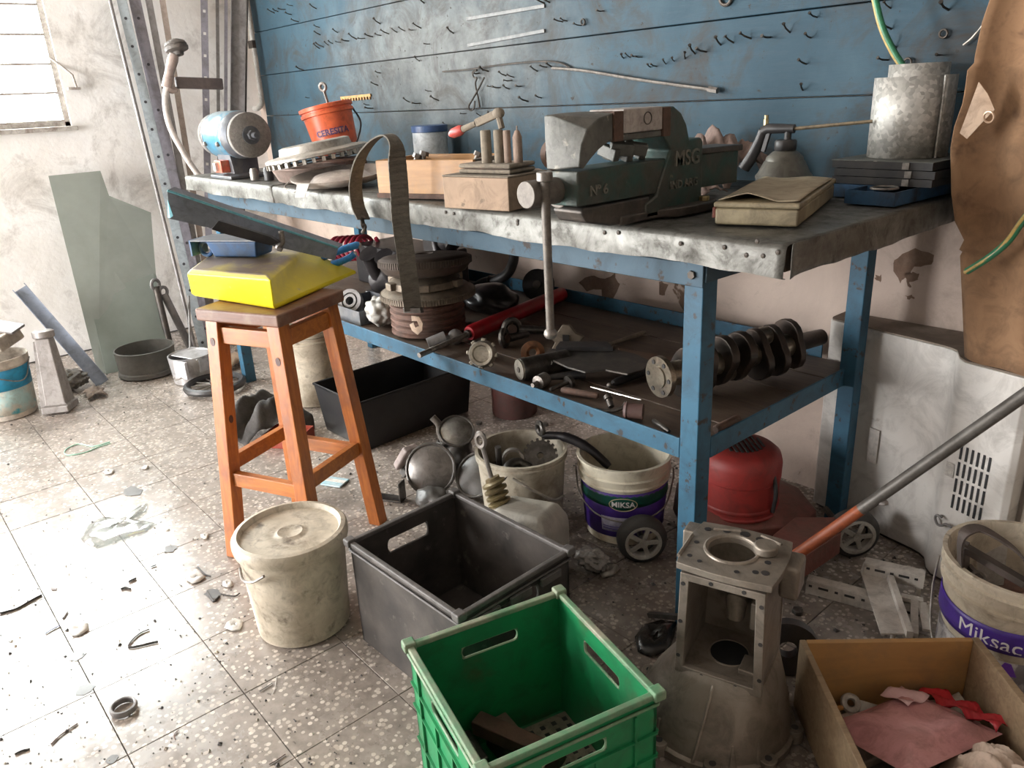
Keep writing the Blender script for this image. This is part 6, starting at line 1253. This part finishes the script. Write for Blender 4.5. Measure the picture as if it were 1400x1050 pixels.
# wooden box with packing
wo = thing('open_wooden_box', 'open plywood box on the floor holding a pink packet and a cloth', 'wooden box', Vector((.104, -.001, .001)), rz=radians(46.5))
M_PLY = wood('plywood_tan', (.46, .255, .09), (.37, .20, .075), (5, 18, 18), .6, (.26, .165, .09)); M_PLYE = wood('plywood_edge', (.36, .26, .16), (.24, .165, .10), (5, 60, 60), .7, (.17, .11, .07))
WW, DD, HH = .325, .42, .168
mb().bx((0, -.012, 0), (WW, 0, HH)).build('back_board', M_PLY, wo, bev=.002)
mb().bx((-.013, -DD, 0), (-.0005, 0, HH)).build('side_board', M_PLYE, wo, bev=.002)
mb().bx((WW+.0005, -DD, 0), (WW+.016, 0, HH)).build('side_board', M_PLYE, wo, bev=.002)
mb().bx((0, -DD, 0), (WW, -DD+.012, HH*.7)).build('front_board', M_PLY, wo, bev=.002)
mb().bx((0, -DD+.0122, 0), (WW, -.0122, .008)).build('bottom_board', mat('dusty_bottom', (.22, .19, .16), (.15, .125, .10), scale=10, rough=.95), wo)
Rb = Matrix.Rotation(radians(46.5), 4, 'Z')
def wop(x, y, z): return Vector((.104, -.001, .001))+(Rb @ Vector((x, y, z)))
pkt = thing('pink_packet', 'pink plastic packet with a red edge lying across the wooden box', 'packet', wop(.155, -.15, .078), rot=(radians(-14), radians(6), radians(46.5+28))); pkt.scale = (1.25, 1.25, 1.1)
M_PKT = mat('pink_film', (.58, .29, .29), (.48, .22, .22), scale=10, rough=.18, bmp=.35)
def pkf(u, v):
    x = (u-.5)*.2; y = (v-.5)*.15; e = min(u, 1-u, v, 1-v); return (x, y, .022*min(1, e*5)+.004*sin(u*11)*sin(v*9))
mb().grid(pkf, 20, 16).grid(lambda u, v: ((u-.5)*.2, (v-.5)*.15, -.006*min(1, min(u, 1-u, v, 1-v)*5)), 8, 8).build('film', M_PKT, pkt, smooth=180)
mb().grid(lambda u, v: (.09+.035*v+.006*sin(u*17), (u-.55)*.13, .004+.012*abs(sin(u*9+v*4))), 18, 5).build('torn_red_edge', mat('red_film', (.55, .03, .04), (.4, .03, .04), scale=16, rough=.25), pkt, solid=.001, smooth=180)
mb().grid(lambda u, v: (.02+.05*u, .02+.05*v, .026+.005*sin(u*7+v*5)), 8, 8).build('glossy_crease', mat('pale_pink_film', (.62, .40, .40), rough=.15, bmp=.2), pkt, solid=.0008, smooth=180)
cl = cloth('cream_cloth', 'cream cloth bundled in the front corner of the wooden box', 'cloth', wop(.245, -.285, .012), .125, .17, .12, mat('cream_fabric', (.60, .47, .38), (.48, .36, .28), scale=7, rough=.9, bmp=.15), 51, rz=.8, n=30)
o = mb().grid(lambda u, v: ((u-.5)*.11, (v-.5)*.10, .004*sin(u*6)+.03*u*u+.005), 12, 12).build('white_sheet', mat('white_bag', (.58, .54, .47), (.42, .36, .28), scale=14, rough=.7), solid=.0015, smooth=180); tag(o, 'crumpled dirty white plastic bag against the side of the wooden box', 'plastic bag', loc=wop(.255, -.07, .014), rot=(0, 0, radians(46.5)))
ws = thing('bracket_washer', 'small silver eye washer by the back of the wooden box', 'washer', wop(.09, -.035, .035), rot=(radians(35), .2, .6))
mb().torus((0, 0, 0), .014, .007, 20, 8).build('ring', M_ALU, ws); mb().bx((.012, -.012, -.004), (.06, .012, .003)).build('tab', M_ALU, ws, bev=.002)
bar('pencil', 'orange pencil stub in the wooden box corner', 'pencil', wop(.012, -.055, .03), wop(.075, -.04, .03), .005, mat('pencil_orange', (.5, .22, .05), rough=.5, bmp=0))
bar('round_stick', 'pinkish wooden stick lying along the back of the wooden box', 'stick', wop(.01, -.075, .02), wop(.1, -.05, .02), .008, M_PINK)
o = mb().bx((-.045, -.035, 0), (.045, .035, .02)).build('sponge_block', mat('grey_sponge', (.26, .22, .18), (.2, .17, .14), scale=30, rough=.95), bev=.004); tag(o, 'grey dusty pad under the pink packet in the wooden box', 'pad', loc=wop(.07, -.14, .011), rz=1.2)
cloth('paper_wad', 'pale paper wad beneath the pink packet near the box front', 'paper', wop(.14, -.27, .011), .14, .14, .05, mat('tan_tissue', (.4, .34, .27), (.3, .25, .19), scale=14, rough=.9), 61, n=16)

# ================================================================== gearbox housing
gh = thing('gearbox_casing', 'grey aluminium gearbox bell casing standing upright with an open rectangular window', 'gearbox casing', Vector((.022, -.148, .001)), rz=radians(18))
M_GALU = mat('oily_aluminium', (.31, .27, .225), (.18, .15, .12), scale=7, lo=.40, hi=.70, rough=.45, metal=.5, bmp=.35, spot=(.15, .125, .10), sscale=16, slo=.62, shi=.75)
def sup(rx, ry, z, e, n=40, cy=0):
    P = []
    for j in range(n):
        a = 2*pi*j/n; c, s = cos(a), sin(a); P.append((rx*abs(c)**(2/e)*(1 if c > 0 else -1), cy+ry*abs(s)**(2/e)*(1 if s > 0 else -1), z))
    return P
mb().loft([[(x+dx, y, z) for x, y, z in sup(r1, r2, zz, ee)] for r1, r2, zz, ee, dx in ((.156, .15, .012, 2, -.026), (.15, .145, .045, 2, -.025), (.136, .13, .085, 2.2, -.02), (.118, .112, .12, 2.6, -.012), (.1, .096, .15, 3.4, -.005), (.084, .084, .172, 6, 0))]).build('bell', M_GALU, gh, smooth=50)
mb().loft([[(x-.026, y, z) for x, y, z in R_] for R_ in (sup(.16, .154, 0, 2), sup(.162, .156, .004, 2), sup(.162, .156, .018, 2), sup(.157, .15, .022, 2))]).build('base_flange', M_GALU, gh)
for k in range(9):
    a = 2*pi*k/9+.1; c, s = cos(a)-.0, sin(a)
    mb().cyl((.16*c-.026, .153*s, .0), (.16*c-.026, .153*s, .03), .017, n=16).build('bolt_boss', M_GALU, gh, bev=.002); mb().cyl((.16*c-.026, .153*s, .029), (.16*c-.026, .153*s, .0306), .007, n=12).build('bolt_hole', M_BLACK, gh)
hw, zb0, zb1 = .080, .172, .392
mb().bx((-hw, .07, zb0-.02), (hw, .078, zb1)).build('back_wall', M_GALU, gh)
mb().loft([[(-hw, -.07, zb0-.02), (-hw+.008, -.07, zb0-.02), (-hw+.008, .07, zb0-.02), (-hw, .07, zb0-.02)], [(-hw+.006, -.07, zb1), (-hw+.014, -.07, zb1), (-hw+.014, .07, zb1), (-hw+.006, .07, zb1)]]).build('side_wall', M_GALU, gh)
mb().loft([[(hw-.008, -.07, zb0-.02), (hw, -.07, zb0-.02), (hw, .07, zb0-.02), (hw-.008, .07, zb0-.02)], [(hw-.014, -.07, zb1), (hw-.006, -.07, zb1), (hw-.006, .07, zb1), (hw-.014, .07, zb1)]]).build('side_wall', M_GALU, gh)
def frame(x0, x1, z0_, z1_, x2, x3, z2, z3, ya, yb):   # rectangular ring, outer x0..x1 / inner x2..x3
    o_ = [(x0, z0_), (x1, z0_), (x1-.006, z1_), (x0+.006, z1_)]; i_ = [(x2, z2), (x3, z2), (x3-.006, z3), (x2+.006, z3)]
    return mb().loft([[(x, ya, z) for x, z in o_], [(x, yb, z) for x, z in o_], [(x, yb, z) for x, z in i_], [(x, ya, z) for x, z in i_]], True, False, True)
frame(-hw-.004, hw+.004, .160, .388, -hw+.013, hw-.013, .176, .372, -.084, -.070).build('window_frame', M_GALU, gh, bev=.002)
for (x, z) in ((-.077, .2), (-.075, .28), (-.072, .365), (.078, .2), (.075, .28), (.072, .36), (-.03, .168), (.035, .168), (-.02, .38), (.04, .381)): mb().cyl((x, -.0838, z), (x, -.0848, z), .0042, n=10).build('bolt_hole', M_BLACK, gh)
mb().bx((-hw+.01, -.07, .160), (hw-.01, .07, .171)).build('inner_floor', M_GALU, gh)
mb().cyl((0, .0, .1711), (0, .0, .1722), .038, n=32).build('floor_bore', mat('deep_black', (.008, .008, .008), rough=.9, bmp=0), gh)
mb().torus((0, 0, .1715), .039, .0025, 32, 6).build('bore_rim', M_GALU, gh)
mb().tube([(.0, .069, .26), (.0, .03, .275), (.0, .03, .24)], [.02, .022, .018], 12).build('inner_boss', M_GALU, gh); mb().bx((.035, .0, .24), (.066, .068, .30)).build('inner_lug', M_GALU, gh, bev=.003); mb().bx((.03, -.05, .171), (.066, .0, .182)).build('inner_pad', M_GALU, gh, bev=.003)
mb().bx((-.064, .045, .285), (.064, .069, .297)).build('inner_web', M_GALU, gh, bev=.004)
outp = [(.095*cos(a)*k, .088*sin(a)*k) for a, k in [(2*pi*j/32, (1/max(abs(cos(2*pi*j/32)), abs(sin(2*pi*j/32))))**.75) for j in range(32)]]
inn = [(.044*cos(2*pi*j/32)-.008, .044*sin(2*pi*j/32)+.005) for j in range(32)]
mb().loft([[(x, y, zb1) for x, y in outp], [(x, y, zb1+.014) for x, y in outp], [(x, y, zb1+.014) for x, y in inn], [(x, y, zb1) for x, y in inn]], True, False, True).build('top_plate', M_GALU, gh, bev=.0015)
mb().torus((-.008, .005, zb1+.014), .049, .004, 36, 8).build('bearing_lip', M_GALU, gh)
for (x, y, r_) in ((.055, .03, .009), (.062, -.01, .006), (.05, -.05, .006), (.066, -.045, .0075), (-.07, .055, .007), (-.035, .065, .008), (.0, .068, .01), (.03, .062, .008), (-.072, -.05, .005), (-.075, .0, .005), (-.05, -.06, .0045), (.02, -.064, .005)): mb().cyl((x, y, zb1+.0138), (x, y, zb1+.0148), r_, n=12).build('bolt_hole', M_BLACK, gh)
mb().bx((-.115, .035, zb1-.05), (-.08, .075, zb1+.012)).build('ear', M_GALU, gh, bev=.004); mb().bx((.082, -.005, zb1-.06), (.118, .06, zb1+.01)).build('ear', M_GALU, gh, bev=.008); mb().cyl((.05, .022, zb1+.014), (.05, .022, zb1+.032), .022, n=18).build('raised_boss', M_GALU, gh, bev=.004)
mb().tube([(-.005, -.0885, .158), (-.008, -.117, .115), (-.015, -.142, .055), (-.02, -.153, .02)], .0035, 8).build('cast_seam', M_GALU, gh)
for an in (-2.45, -.7, -1.05, -2.1, .2, 3.0): mb().at((-.026, 0, 0)).loft([[(.159*cos(an+k_), .153*sin(an+k_), .02) for k_ in (-.05, .05)]+[(.125*cos(an+k_), .125*sin(an+k_), .02) for k_ in (.05, -.05)], [(.148*cos(an+k_), .142*sin(an+k_), .065) for k_ in (-.02, .02)]+[(.125*cos(an+k_), .125*sin(an+k_), .065) for k_ in (.02, -.02)]]).build('gusset', M_GALU, gh, bev=.004)
for (x0, y0, x1, y1) in ((-.09, .02, -.09, -.06), (.03, .075, .07, .06), (-.06, .06, -.01, .075)): mb().tube([(x0, y0, zb1+.014), (x1, y1, zb1+.014)], .004, 6).build('cast_rib', M_GALU, gh)
o = mb().beam((-.30, .02, .012), (-.11, .02, .10), .012, .012).build('dark_bar', M_DSTEEL); tag(o, 'dark flat bar leaning from the floor against the gearbox casing', 'bar', loc=(-.0, -.02, 0))
rg = mb().lathe([(.02, -.012), (.065, -.012), (.065, .012), (.02, .012), (.02, -.012)], 30).build('rubber_ring', M_BLACK); tag(rg, 'black rubber ring standing behind the gearbox casing', 'ring', loc=(.03, .07, .067), rot=(radians(86), 0, radians(35)))

# ================================================================== crates
def crate(t_, W_, D_, H_, m, mrim, slots, th=.006, ribs=True, sw_=.06, sz_=.014):
    """open crate, slots: set of sides 0=-y 1=+x 2=+y 3=-x carrying a hand hole"""
    def side(k):
        L_ = W_ if k in (0, 2) else D_; off = D_/2 if k in (0, 2) else W_/2
        R_ = Matrix.Rotation(k*pi/2, 4, 'Z')
        def bx2(x0, x1, z0_, z1_, y0=-th, y1=0): return [R_ @ Vector((x, -off+th+y, z)) for z in (z0_, z1_) for x, y in ((x0, y0), (x1, y0), (x1, y1), (x0, y1))]
        b_ = mb()
        def add(P): a = b_.pts(P); b_.f.extend([tuple(a+i for i in q) for q in ((3, 2, 1, 0), (4, 5, 6, 7), (0, 1, 5, 4), (1, 2, 6, 5), (2, 3, 7, 6), (3, 0, 4, 7))])
        h2 = L_/2
        if k in slots:
            s0, s1, z0_, z1_ = -sw_, sw_, H_-.06-sz_, H_-.06+sz_
            add(bx2(-h2, h2, 0, z0_)); add(bx2(-h2, s0, z0_, z1_)); add(bx2(s1, h2, z0_, z1_)); add(bx2(-h2, h2, z1_, H_))
        else: add(bx2(-h2, h2, 0, H_))
        b_.build('side_wall', m, t_)
        rb_ = mb()
        def add2(P): a = rb_.pts(P); rb_.f.extend([tuple(a+i for i in q) for q in ((3, 2, 1, 0), (4, 5, 6, 7), (0, 1, 5, 4), (1, 2, 6, 5), (2, 3, 7, 6), (3, 0, 4, 7))])
        add2(bx2(-h2-.004, h2+.004, H_-.010, H_+.001, -th-.006, .001)); add2(bx2(-h2-.003, h2+.003, H_-.026, H_-.02, -th-.006, -th))
        rb_.build('rim', mrim, t_, bev=.003)
        if k in slots:
            f_ = mb(); P = []
            for a in range(24):
                an = 2*pi*a/24; x = (sw_-.01)*(1 if cos(an) > 0 else -1)+.011*cos(an); z = H_-.06+(sz_+.001)*sin(an); P.append(R_ @ Vector((x, -off+th-.003, z)))
            f_.tube(P, .0032, 6, wrap=True).build('hand_hole_lip', mrim, t_)
        if ribs:
            rr = mb()
            def add3(P): a = rr.pts(P); rr.f.extend([tuple(a+i for i in q) for q in ((3, 2, 1, 0), (4, 5, 6, 7), (0, 1, 5, 4), (1, 2, 6, 5), (2, 3, 7, 6), (3, 0, 4, 7))])
            for z in (H_*.28, H_*.55, H_*.72): add3(bx2(-h2, h2, z-.002, z+.002, -th-.005, -th))
            for x in (-h2*.72, -h2*.24, h2*.24, h2*.72): add3(bx2(x-.002, x+.002, .0, H_-.03 if abs(x) > sw_+.01 or k not in slots else H_-.085, -th-.005, -th))
            rr.build('rib', m, t_)
    for k in range(4): side(k)
    mb().bx((-W_/2+th, -D_/2+th, 0), (W_/2-th, D_/2-th, .006)).build('floor_panel', m, t_)
    for sx in (-1, 1):
        for sy in (-1, 1): mb().bx((sx*W_/2-.012, sy*D_/2-.012, H_-.012), (sx*W_/2+.012, sy*D_/2+.012, H_+.007)).build('corner_cap', mrim, t_, bev=.004)
M_GRN = mat('green_crate', (.012, .24, .085), (.02, .17, .068), scale=6, lo=.4, hi=.7, rough=.42, bmp=.05, spot=(.085, .085, .045), sscale=7, slo=.56, shi=.72)
M_GRNR = mat('green_crate_rim', (.10, .25, .13), (.33, .32, .24), scale=10, lo=.4, hi=.65, rough=.6)
GC = Vector((-.118, -.560, .001)); GR = radians(-14.5)
gc = thing('green_crate', 'bright green plastic crate with hand holes in front of the black crate', 'crate', GC, rz=GR)
crate(gc, .322, .318, .3, M_GRN, M_GRNR, {0, 1, 2, 3})
Rg = Matrix.Rotation(GR, 4, 'Z')
def gcp(x, y, z): return GC+(Rg @ Vector((x, y, z)))
M_BLKCR = mat('black_crate', (.032, .028, .026), (.105, .09, .08), scale=7, lo=.40, hi=.74, rough=.5, bmp=.1, spot=(.17, .15, .135), sscale=24, slo=.62, shi=.74)
M_BLKR = mat('black_crate_rim', (.13, .12, .115), (.075, .07, .065), scale=12, rough=.55)
BCc = Vector((-.543, -.39, .001)); BR = radians(2)
bc = thing('black_crate', 'empty-looking black plastic crate between the white bucket and the green crate', 'crate', BCc, rz=BR)
crate(bc, .40, .315, .28, M_BLKCR, M_BLKR, {3, 1}, ribs=False, sw_=.062, sz_=.02)
for k in range(3): mb().bx((.2065, -.12+k*.09, .236), (.214, -.06+k*.09, .256)).build('clip', M_BLKR, bc, bev=.002)
rr_ = thing('rubber_hose_coil', 'dark rubber hose ring lying in the bottom of the black crate', 'hose', BCc+Vector((.10, -.09, .016)))
for k in range(3): mb().torus((0, .01*k, .008+.014*k), .05-.004*k, .008, 28, 8).build('turn', M_BLACK, rr_)
blob('black_rag', 'black greasy rag in the corner of the black crate', 'rag', BCc+Vector((-.06, -.09, .008)), .04, (1.2, .8, .6), M_DRAG, 71, .4)
# in the green crate
o = mb().box((0, 0, 0), (.19, .035, .032)).build('rusty_bar', M_RBROWN, bev=.003); tag(o, 'rusty square bar lying across the green crate', 'bar', loc=gcp(-.055, .0, .086), rot=(0, .0, GR+.55))
o = mb().box((0, 0, 0), (.075, .05, .06)).build('brick_piece', mat('brown_block', (.15, .10, .075), (.1, .075, .06), scale=12, rough=.8), bev=.003); tag(o, 'brown block under the rusty bar in the green crate', 'block', loc=gcp(-.112, -.0, .037), rot=(0, 0, GR+.1))
mbx = thing('metal_box', 'dark metal box with a loop in the near corner of the green crate', 'box', gcp(-.105, -.09, .0075), rz=GR+.05)
mb().bx((-.042, -.032, 0), (.042, .032, .058)).build('body', M_OILY, mbx, bev=.005); mb().torus((0, -.0, .060), .018, .003, 18, 6).build('loop', M_STEEL, mbx)
pf = thing('perforated_plate', 'tan perforated plate leaning in the far corner of the green crate', 'plate', gcp(-.07, .102, .012), rot=(0, 0, GR))
mb().bx((-.07, -.05, 0), (.07, .05, .004)).build('plate', M_DUST, pf, bev=.001)
for i in range(6):
    for j in range(4): mb().bx((-.056+i*.021, -.045+j*.026, .0041), (-.046+i*.021, -.035+j*.026, .0047)).build('hole', M_BLACK, pf, smooth=0)
bf = thing('brass_fitting', 'brass pipe fitting lying in the green crate beside the perforated plate', 'fitting', gcp(.0, .035, .03), rot=(.0, .1, GR+.5))
mb().cyl((-.04, 0, 0), (.04, 0, 0), .012, n=14).cyl((-.01, 0, 0), (.01, 0, 0), .018, n=6).cyl((.04, 0, 0), (.055, 0, 0), .015, n=14).build('body', M_BRASS, bf)
o = mb().cyl((-.06, 0, 0), (.06, 0, 0), .009, n=12).build('brass_pipe', M_BRASS); tag(o, 'thin brass pipe lying low in the green crate near its front wall', 'pipe', loc=gcp(.06, .08, .02), rot=(0, .05, GR-1.0))
o = mb().cyl((-.05, 0, 0), (.06, 0, 0), .016, n=14).cyl((.06, 0, 0), (.07, 0, 0), .022, n=14).build('iron_pin', M_OILY); tag(o, 'dark iron pin with a collar in the middle of the green crate', 'pin', loc=gcp(.07, -.05, .03), rot=(0, -.05, GR+1.2))
o = mb().sphere((0, 0, 0), .018, 12, 8).build('chrome_sphere', M_STEEL); tag(o, 'small chrome ball beside the brown block in the green crate', 'ball', loc=gcp(-.06, .03, .0255))
o = mb().bx((-.05, -.03, 0), (.05, .03, .055)).build('iron_block', M_DBROWN, bev=.004); tag(o, 'dark iron block under the chrome ball in the green crate', 'block', loc=gcp(.005, -.09, .0075), rz=GR)

# ================================================================== white lidded bucket
lb2 = thing('lidded_bucket', 'grubby cream bucket with a lid standing in front of the stool', 'bucket', Vector((-.912, -.622, .001)))
mb().lathe([(.001, .001), (.108, 0), (.114, .005), (.127, .225), (.129, .245), (.001, .246)], 44).build('shell', M_WBK, lb2)
mb().lathe([(.1305, .236), (.137, .238), (.139, .248), (.139, .262), (.134, .27), (.124, .272), (.119, .266), (.117, .259), (.06, .258), (.05, .259), (.04, .257), (.03, .262), (.018, .259), (.001, .258)], 44).build('lid', M_WBK, lb2)
Aw = atan2(CAM.y+.622, CAM.x+.912)
mb().tube(smoothpath([(.132*cos(Aw-1.25), .132*sin(Aw-1.25), .215), (.141*cos(Aw-1.05), .141*sin(Aw-1.05), .2), (.141*cos(Aw-.8), .141*sin(Aw-.8), .205), (.139*cos(Aw-.55), .139*sin(Aw-.55), .226)]), .0035, 8).build('wire_handle', M_STEEL, lb2)
# ================================================================== litter on the floor
fl_ = lambda px, py, z=.001: PZ(px, py, z)
o = mb().lathe([(.022, -.006), (.027, -.007), (.029, 0), (.027, .007), (.022, .006), (.022, -.006)], 30).torus((0, 0, .006), .0245, .0016, 28, 6).build('bearing_race', M_GREYST); tag(o, 'small steel bearing ring lying alone on the tiles', 'ring', loc=fl_(169, 967, .009))
o = mb().tube(smoothpath([fl_(*p, .003) for p in ((150, 604), (128, 610), (108, 607), (92, 613), (88, 620), (98, 622), (118, 618), (132, 612), (151, 606))]), .0022, 6).build('green_loop', mat('pale_green_plastic', (.30, .55, .42), rough=.4, bmp=0)); tag(o, 'pale green plastic loop lying on the floor near the wall', 'plastic loop')
def film(name, label, cat, P, h, m, seed):
    rr = random.Random(seed); c = sum(P, Vector())/len(P); b_ = mb(); n = len(P); R_ = []
    for k, t in enumerate((1.0, .7, .4, .1)): R_.append([c+(p-c)*t+Vector((0, 0, .0015+h*rr.random()*(1 if k else .2))) for p in P])
    o = b_.loft(R_, True, False).build(name, m, solid=.0006, smooth=180); return tag(o, label, cat)
def film_mat():
    m = bpy.data.materials.new('clear_film'); m.use_nodes = True; nt = m.node_tree; nt.nodes.clear()
    o = nd(nt, 'ShaderNodeOutputMaterial'); t = nd(nt, 'ShaderNodeBsdfTransparent'); g = nd(nt, 'ShaderNodeBsdfGlossy'); mx = nd(nt, 'ShaderNodeMixShader')
    t.inputs[0].default_value = (.86, .88, .87, 1); g.inputs['Roughness'].default_value = .15; mx.inputs[0].default_value = .22
    nt.links.new(t.outputs[0], mx.inputs[1]); nt.links.new(g.outputs[0], mx.inputs[2]); nt.links.new(mx.outputs[0], o.inputs[0]); return m
film('clear_bag', 'clear plastic bag lying crumpled on the bright tiles', 'plastic bag', [fl_(*p) for p in ((110, 738), (122, 718), (140, 708), (165, 711), (185, 698), (202, 688), (200, 700), (180, 712), (212, 716), (200, 728), (165, 740), (133, 751))], .014, film_mat(), 3)
M_PAP = mat('white_scrap', (.72, .70, .67), (.55, .52, .48), scale=20, rough=.8, bmp=0)
for k, (px, py, s, lb) in enumerate(((150, 645, .03, 'white paper scrap on the tiles left of the small pale chip'), (199, 640, .022, 'small pale chip on the tiles beside the white paper scrap'), (280, 734, .022, 'white chip on the tiles beside the stool foot'), (268, 790, .04, 'torn white paper near the cream lidded bucket'), (312, 800, .025, 'small white paper bit against the cream lidded bucket'), (105, 862, .035, 'white curled paper beside the blue shard'), (321, 855, .032, 'crumpled translucent scrap on the tiles beside the cream bucket base'))):
    rr = random.Random(k); P = [fl_(px, py)+Vector((s*(.6+.5*rr.random())*cos(a), s*(.4+.5*rr.random())*sin(a), 0)) for a in [2*pi*j/7 for j in range(7)]]
    film('paper_scrap', lb, 'paper', P, .008, M_PAP, k+50)
M_DKS = mat('dark_scrap', (.035, .032, .03), (.07, .06, .055), scale=30, rough=.7)
for (P, r_, lb, m_) in ((((0, 838), (22, 832), (40, 822), (57, 813)), .006, 'long dark rubber strip on the bright tiles', M_DKS), (((70, 1017), (84, 1004), (106, 989)), .004, 'thin brown stick on the tiles below the bearing ring', M_RUST), (((20, 1031), (30, 1026), (40, 1024)), .005, 'short dark twig on the bright tiles', M_DKS), (((62, 866), (72, 860), (82, 855)), .004, 'narrow blue and black shard on the tiles', mat('blue_shard', (.04, .06, .22), rough=.4, bmp=0)), (((86, 845), (92, 836)), .005, 'short grey stick beside the blue shard', M_GREYST), (((204, 860), (188, 868), (176, 885), (216, 877)), .005, 'dark knotted string along a tile joint', M_DKS), (((165, 805), (172, 803), (178, 805)), .007, 'small dark lump on the bright tiles', M_DKS), (((176, 795), (186, 790)), .007, 'dark folded scrap on the bright tiles near the long tile joint', M_DKS), (((70, 804), (78, 805)), .006, 'small grey lump on the bright tiles by a joint', M_GREYST), (((240, 1011), (238, 1005), (243, 999)), .0025, 'curled wood shaving on a tile', M_RUST), (((368, 1045), (380, 1038), (390, 1031)), .003, 'reddish splinter on the tiles near the green crate', M_RUST), (((270, 775), (280, 785), (288, 788)), .004, 'dark curled leaf scrap near the cream bucket', M_DKS), (((283, 808), (292, 822), (300, 815)), .006, 'dark crumpled leaf bit beside the cream bucket', M_DKS), (((302, 812), (320, 815), (328, 811)), .003, 'thin twig lying against the cream bucket', M_DKS), (((378, 925), (376, 940), (372, 950)), .0018, 'pale bent wire bit on the floor in front of the black crate', M_ALU), (((355, 945), (366, 938), (372, 934)), .003, 'thin dark twig at a tile joint in front of the black crate', M_DKS), (((206, 775), (214, 772)), .005, 'dark bent chip on the long tile joint', M_DKS)):
    o = mb().tube(smoothpath([fl_(*p, r_*.35+.001) for p in P], 4), r_*.6, 6, flat=.6).build('floor_scrap', m_); tag(o, lb, 'scrap')
# oil spots trodden into the tiles, and grit nobody could count
M_OIL = mat('oil_spot', (.05, .04, .034), (.09, .075, .065), scale=20, rough=.35, bmp=0)
for (px, py, rx, ry, k) in ((181, 672, .05, .03, 1), (233, 750, .022, .02, 2), (105, 897, .02, .02, 3), (117, 942, .022, .02, 4), (290, 812, .03, .02, 5), (153, 1038, .012, .012, 6)):
    c = fl_(px, py, .0006); rr = random.Random(k); mb().slab([c+Vector((rx*(.7+.5*rr.random())*cos(2*pi*j/14), ry*(.7+.5*rr.random())*sin(2*pi*j/14), 0)) for j in range(14)], (0, 0, 1), .0003).build('oil_spot', M_OIL, floor, smooth=0)
rr = random.Random(5); gr1, gr2 = mb(), mb()
def flake(b_, p, s):
    a = rr.random()*6.28; q = [Vector((s*cos(a+t)*rr.uniform(.5, 1.3), s*sin(a+t)*rr.uniform(.3, 1), 0)) for t in (0, 1.6, 3.1, 4.6)]
    k = b_.pts([p+v for v in q]+[p+Vector((0, 0, s*rr.uniform(.3, .8)))]); b_.f += [(k, k+1, k+4), (k+1, k+2, k+4), (k+2, k+3, k+4), (k+3, k, k+4)]
for i in range(900):
    px, py = rr.uniform(-20, 520), rr.uniform(620, 1060); p = fl_(px, py, .0008)
    if (p.x+.912)**2+(p.y+.622)**2 < .02 or p.x > -.62 and p.y > -.75: continue
    flake(gr1 if rr.random() < .7 else gr2, p, rr.uniform(.0012, .0045)*(2 if rr.random() < .06 else 1))
for i in range(1100):
    p = Vector((rr.uniform(-1.6, .25), rr.uniform(-.25, .85), .0008)); flake(gr1 if rr.random() < .75 else gr2, p, rr.uniform(.0015, .006)*(2 if rr.random() < .05 else 1))
for i in range(500):
    p = Vector((rr.uniform(-4.0, -2.6), rr.uniform(-1.2, .6), .0008)); flake(gr1 if rr.random() < .6 else gr2, p, rr.uniform(.002, .008))
o = gr1.build('floor_grit', M_DKS, smooth=0); tag(o, 'dark grit and crumbs scattered over the tiled floor', 'grit'); o['kind'] = 'stuff'
o = gr2.build('pale_grit', mat('pale_grit', (.42, .37, .31), rough=.9, bmp=0), smooth=0); tag(o, 'pale plaster crumbs scattered over the tiled floor', 'grit'); o['kind'] = 'stuff'
# odd bits by the gearbox casing and under the bench
film('black_film', 'crumpled greasy black plastic sheet on the floor beside the gearbox casing', 'plastic sheet', [fl_(*p) for p in ((868, 872), (880, 855), (905, 848), (925, 852), (922, 870), (915, 890), (890, 900), (872, 892))], .02, mat('greasy_black_film', (.02, .018, .016), rough=.25, bmp=.3), 9)
film('silver_foil', 'torn silver foil scrap on the dark floor by the mower wheel', 'foil', [fl_(*p) for p in ((815, 778), (836, 772), (848, 779), (838, 788), (824, 791))], .02, M_ALU, 12)
for k, (px, py, lb) in enumerate(((1090, 838, 'steel nut on the floor beside the white slotted strip'), (655, 580, 'steel nut lying on the dark floor behind the lamp heap'), (745, 582, 'steel nut on the floor behind the dirty bucket'))):
    o = mb().cyl((0, 0, 0), (0, 0, .012), .014, n=6).build('steel_nut', M_OILY, bev=.002); tag(o, lb, 'nut', loc=fl_(px, py, .0015))
# wall clutter under the glass at far left
cloth('brown_scrap', 'small brown crumpled rag scrap on the floor by the grey gearbox housing', 'rag', fl_(130, 541), .12, .08, .03, mat('brown_rag', (.22, .165, .13), (.13, .1, .08), scale=16, rough=.95), 81, n=12)
blob('rubble_heap', 'dark heap of small scrap against the wall behind the blue-grey channel', 'scrap heap', fl_(118, 528)+Vector((.0, -.06, 0)), .05, (1.2, 1.4, .8), mat('scrap_dark', (.13, .12, .11), (.25, .23, .2), scale=30, rough=.8, bmp=.8), 83, .6, fr=12)
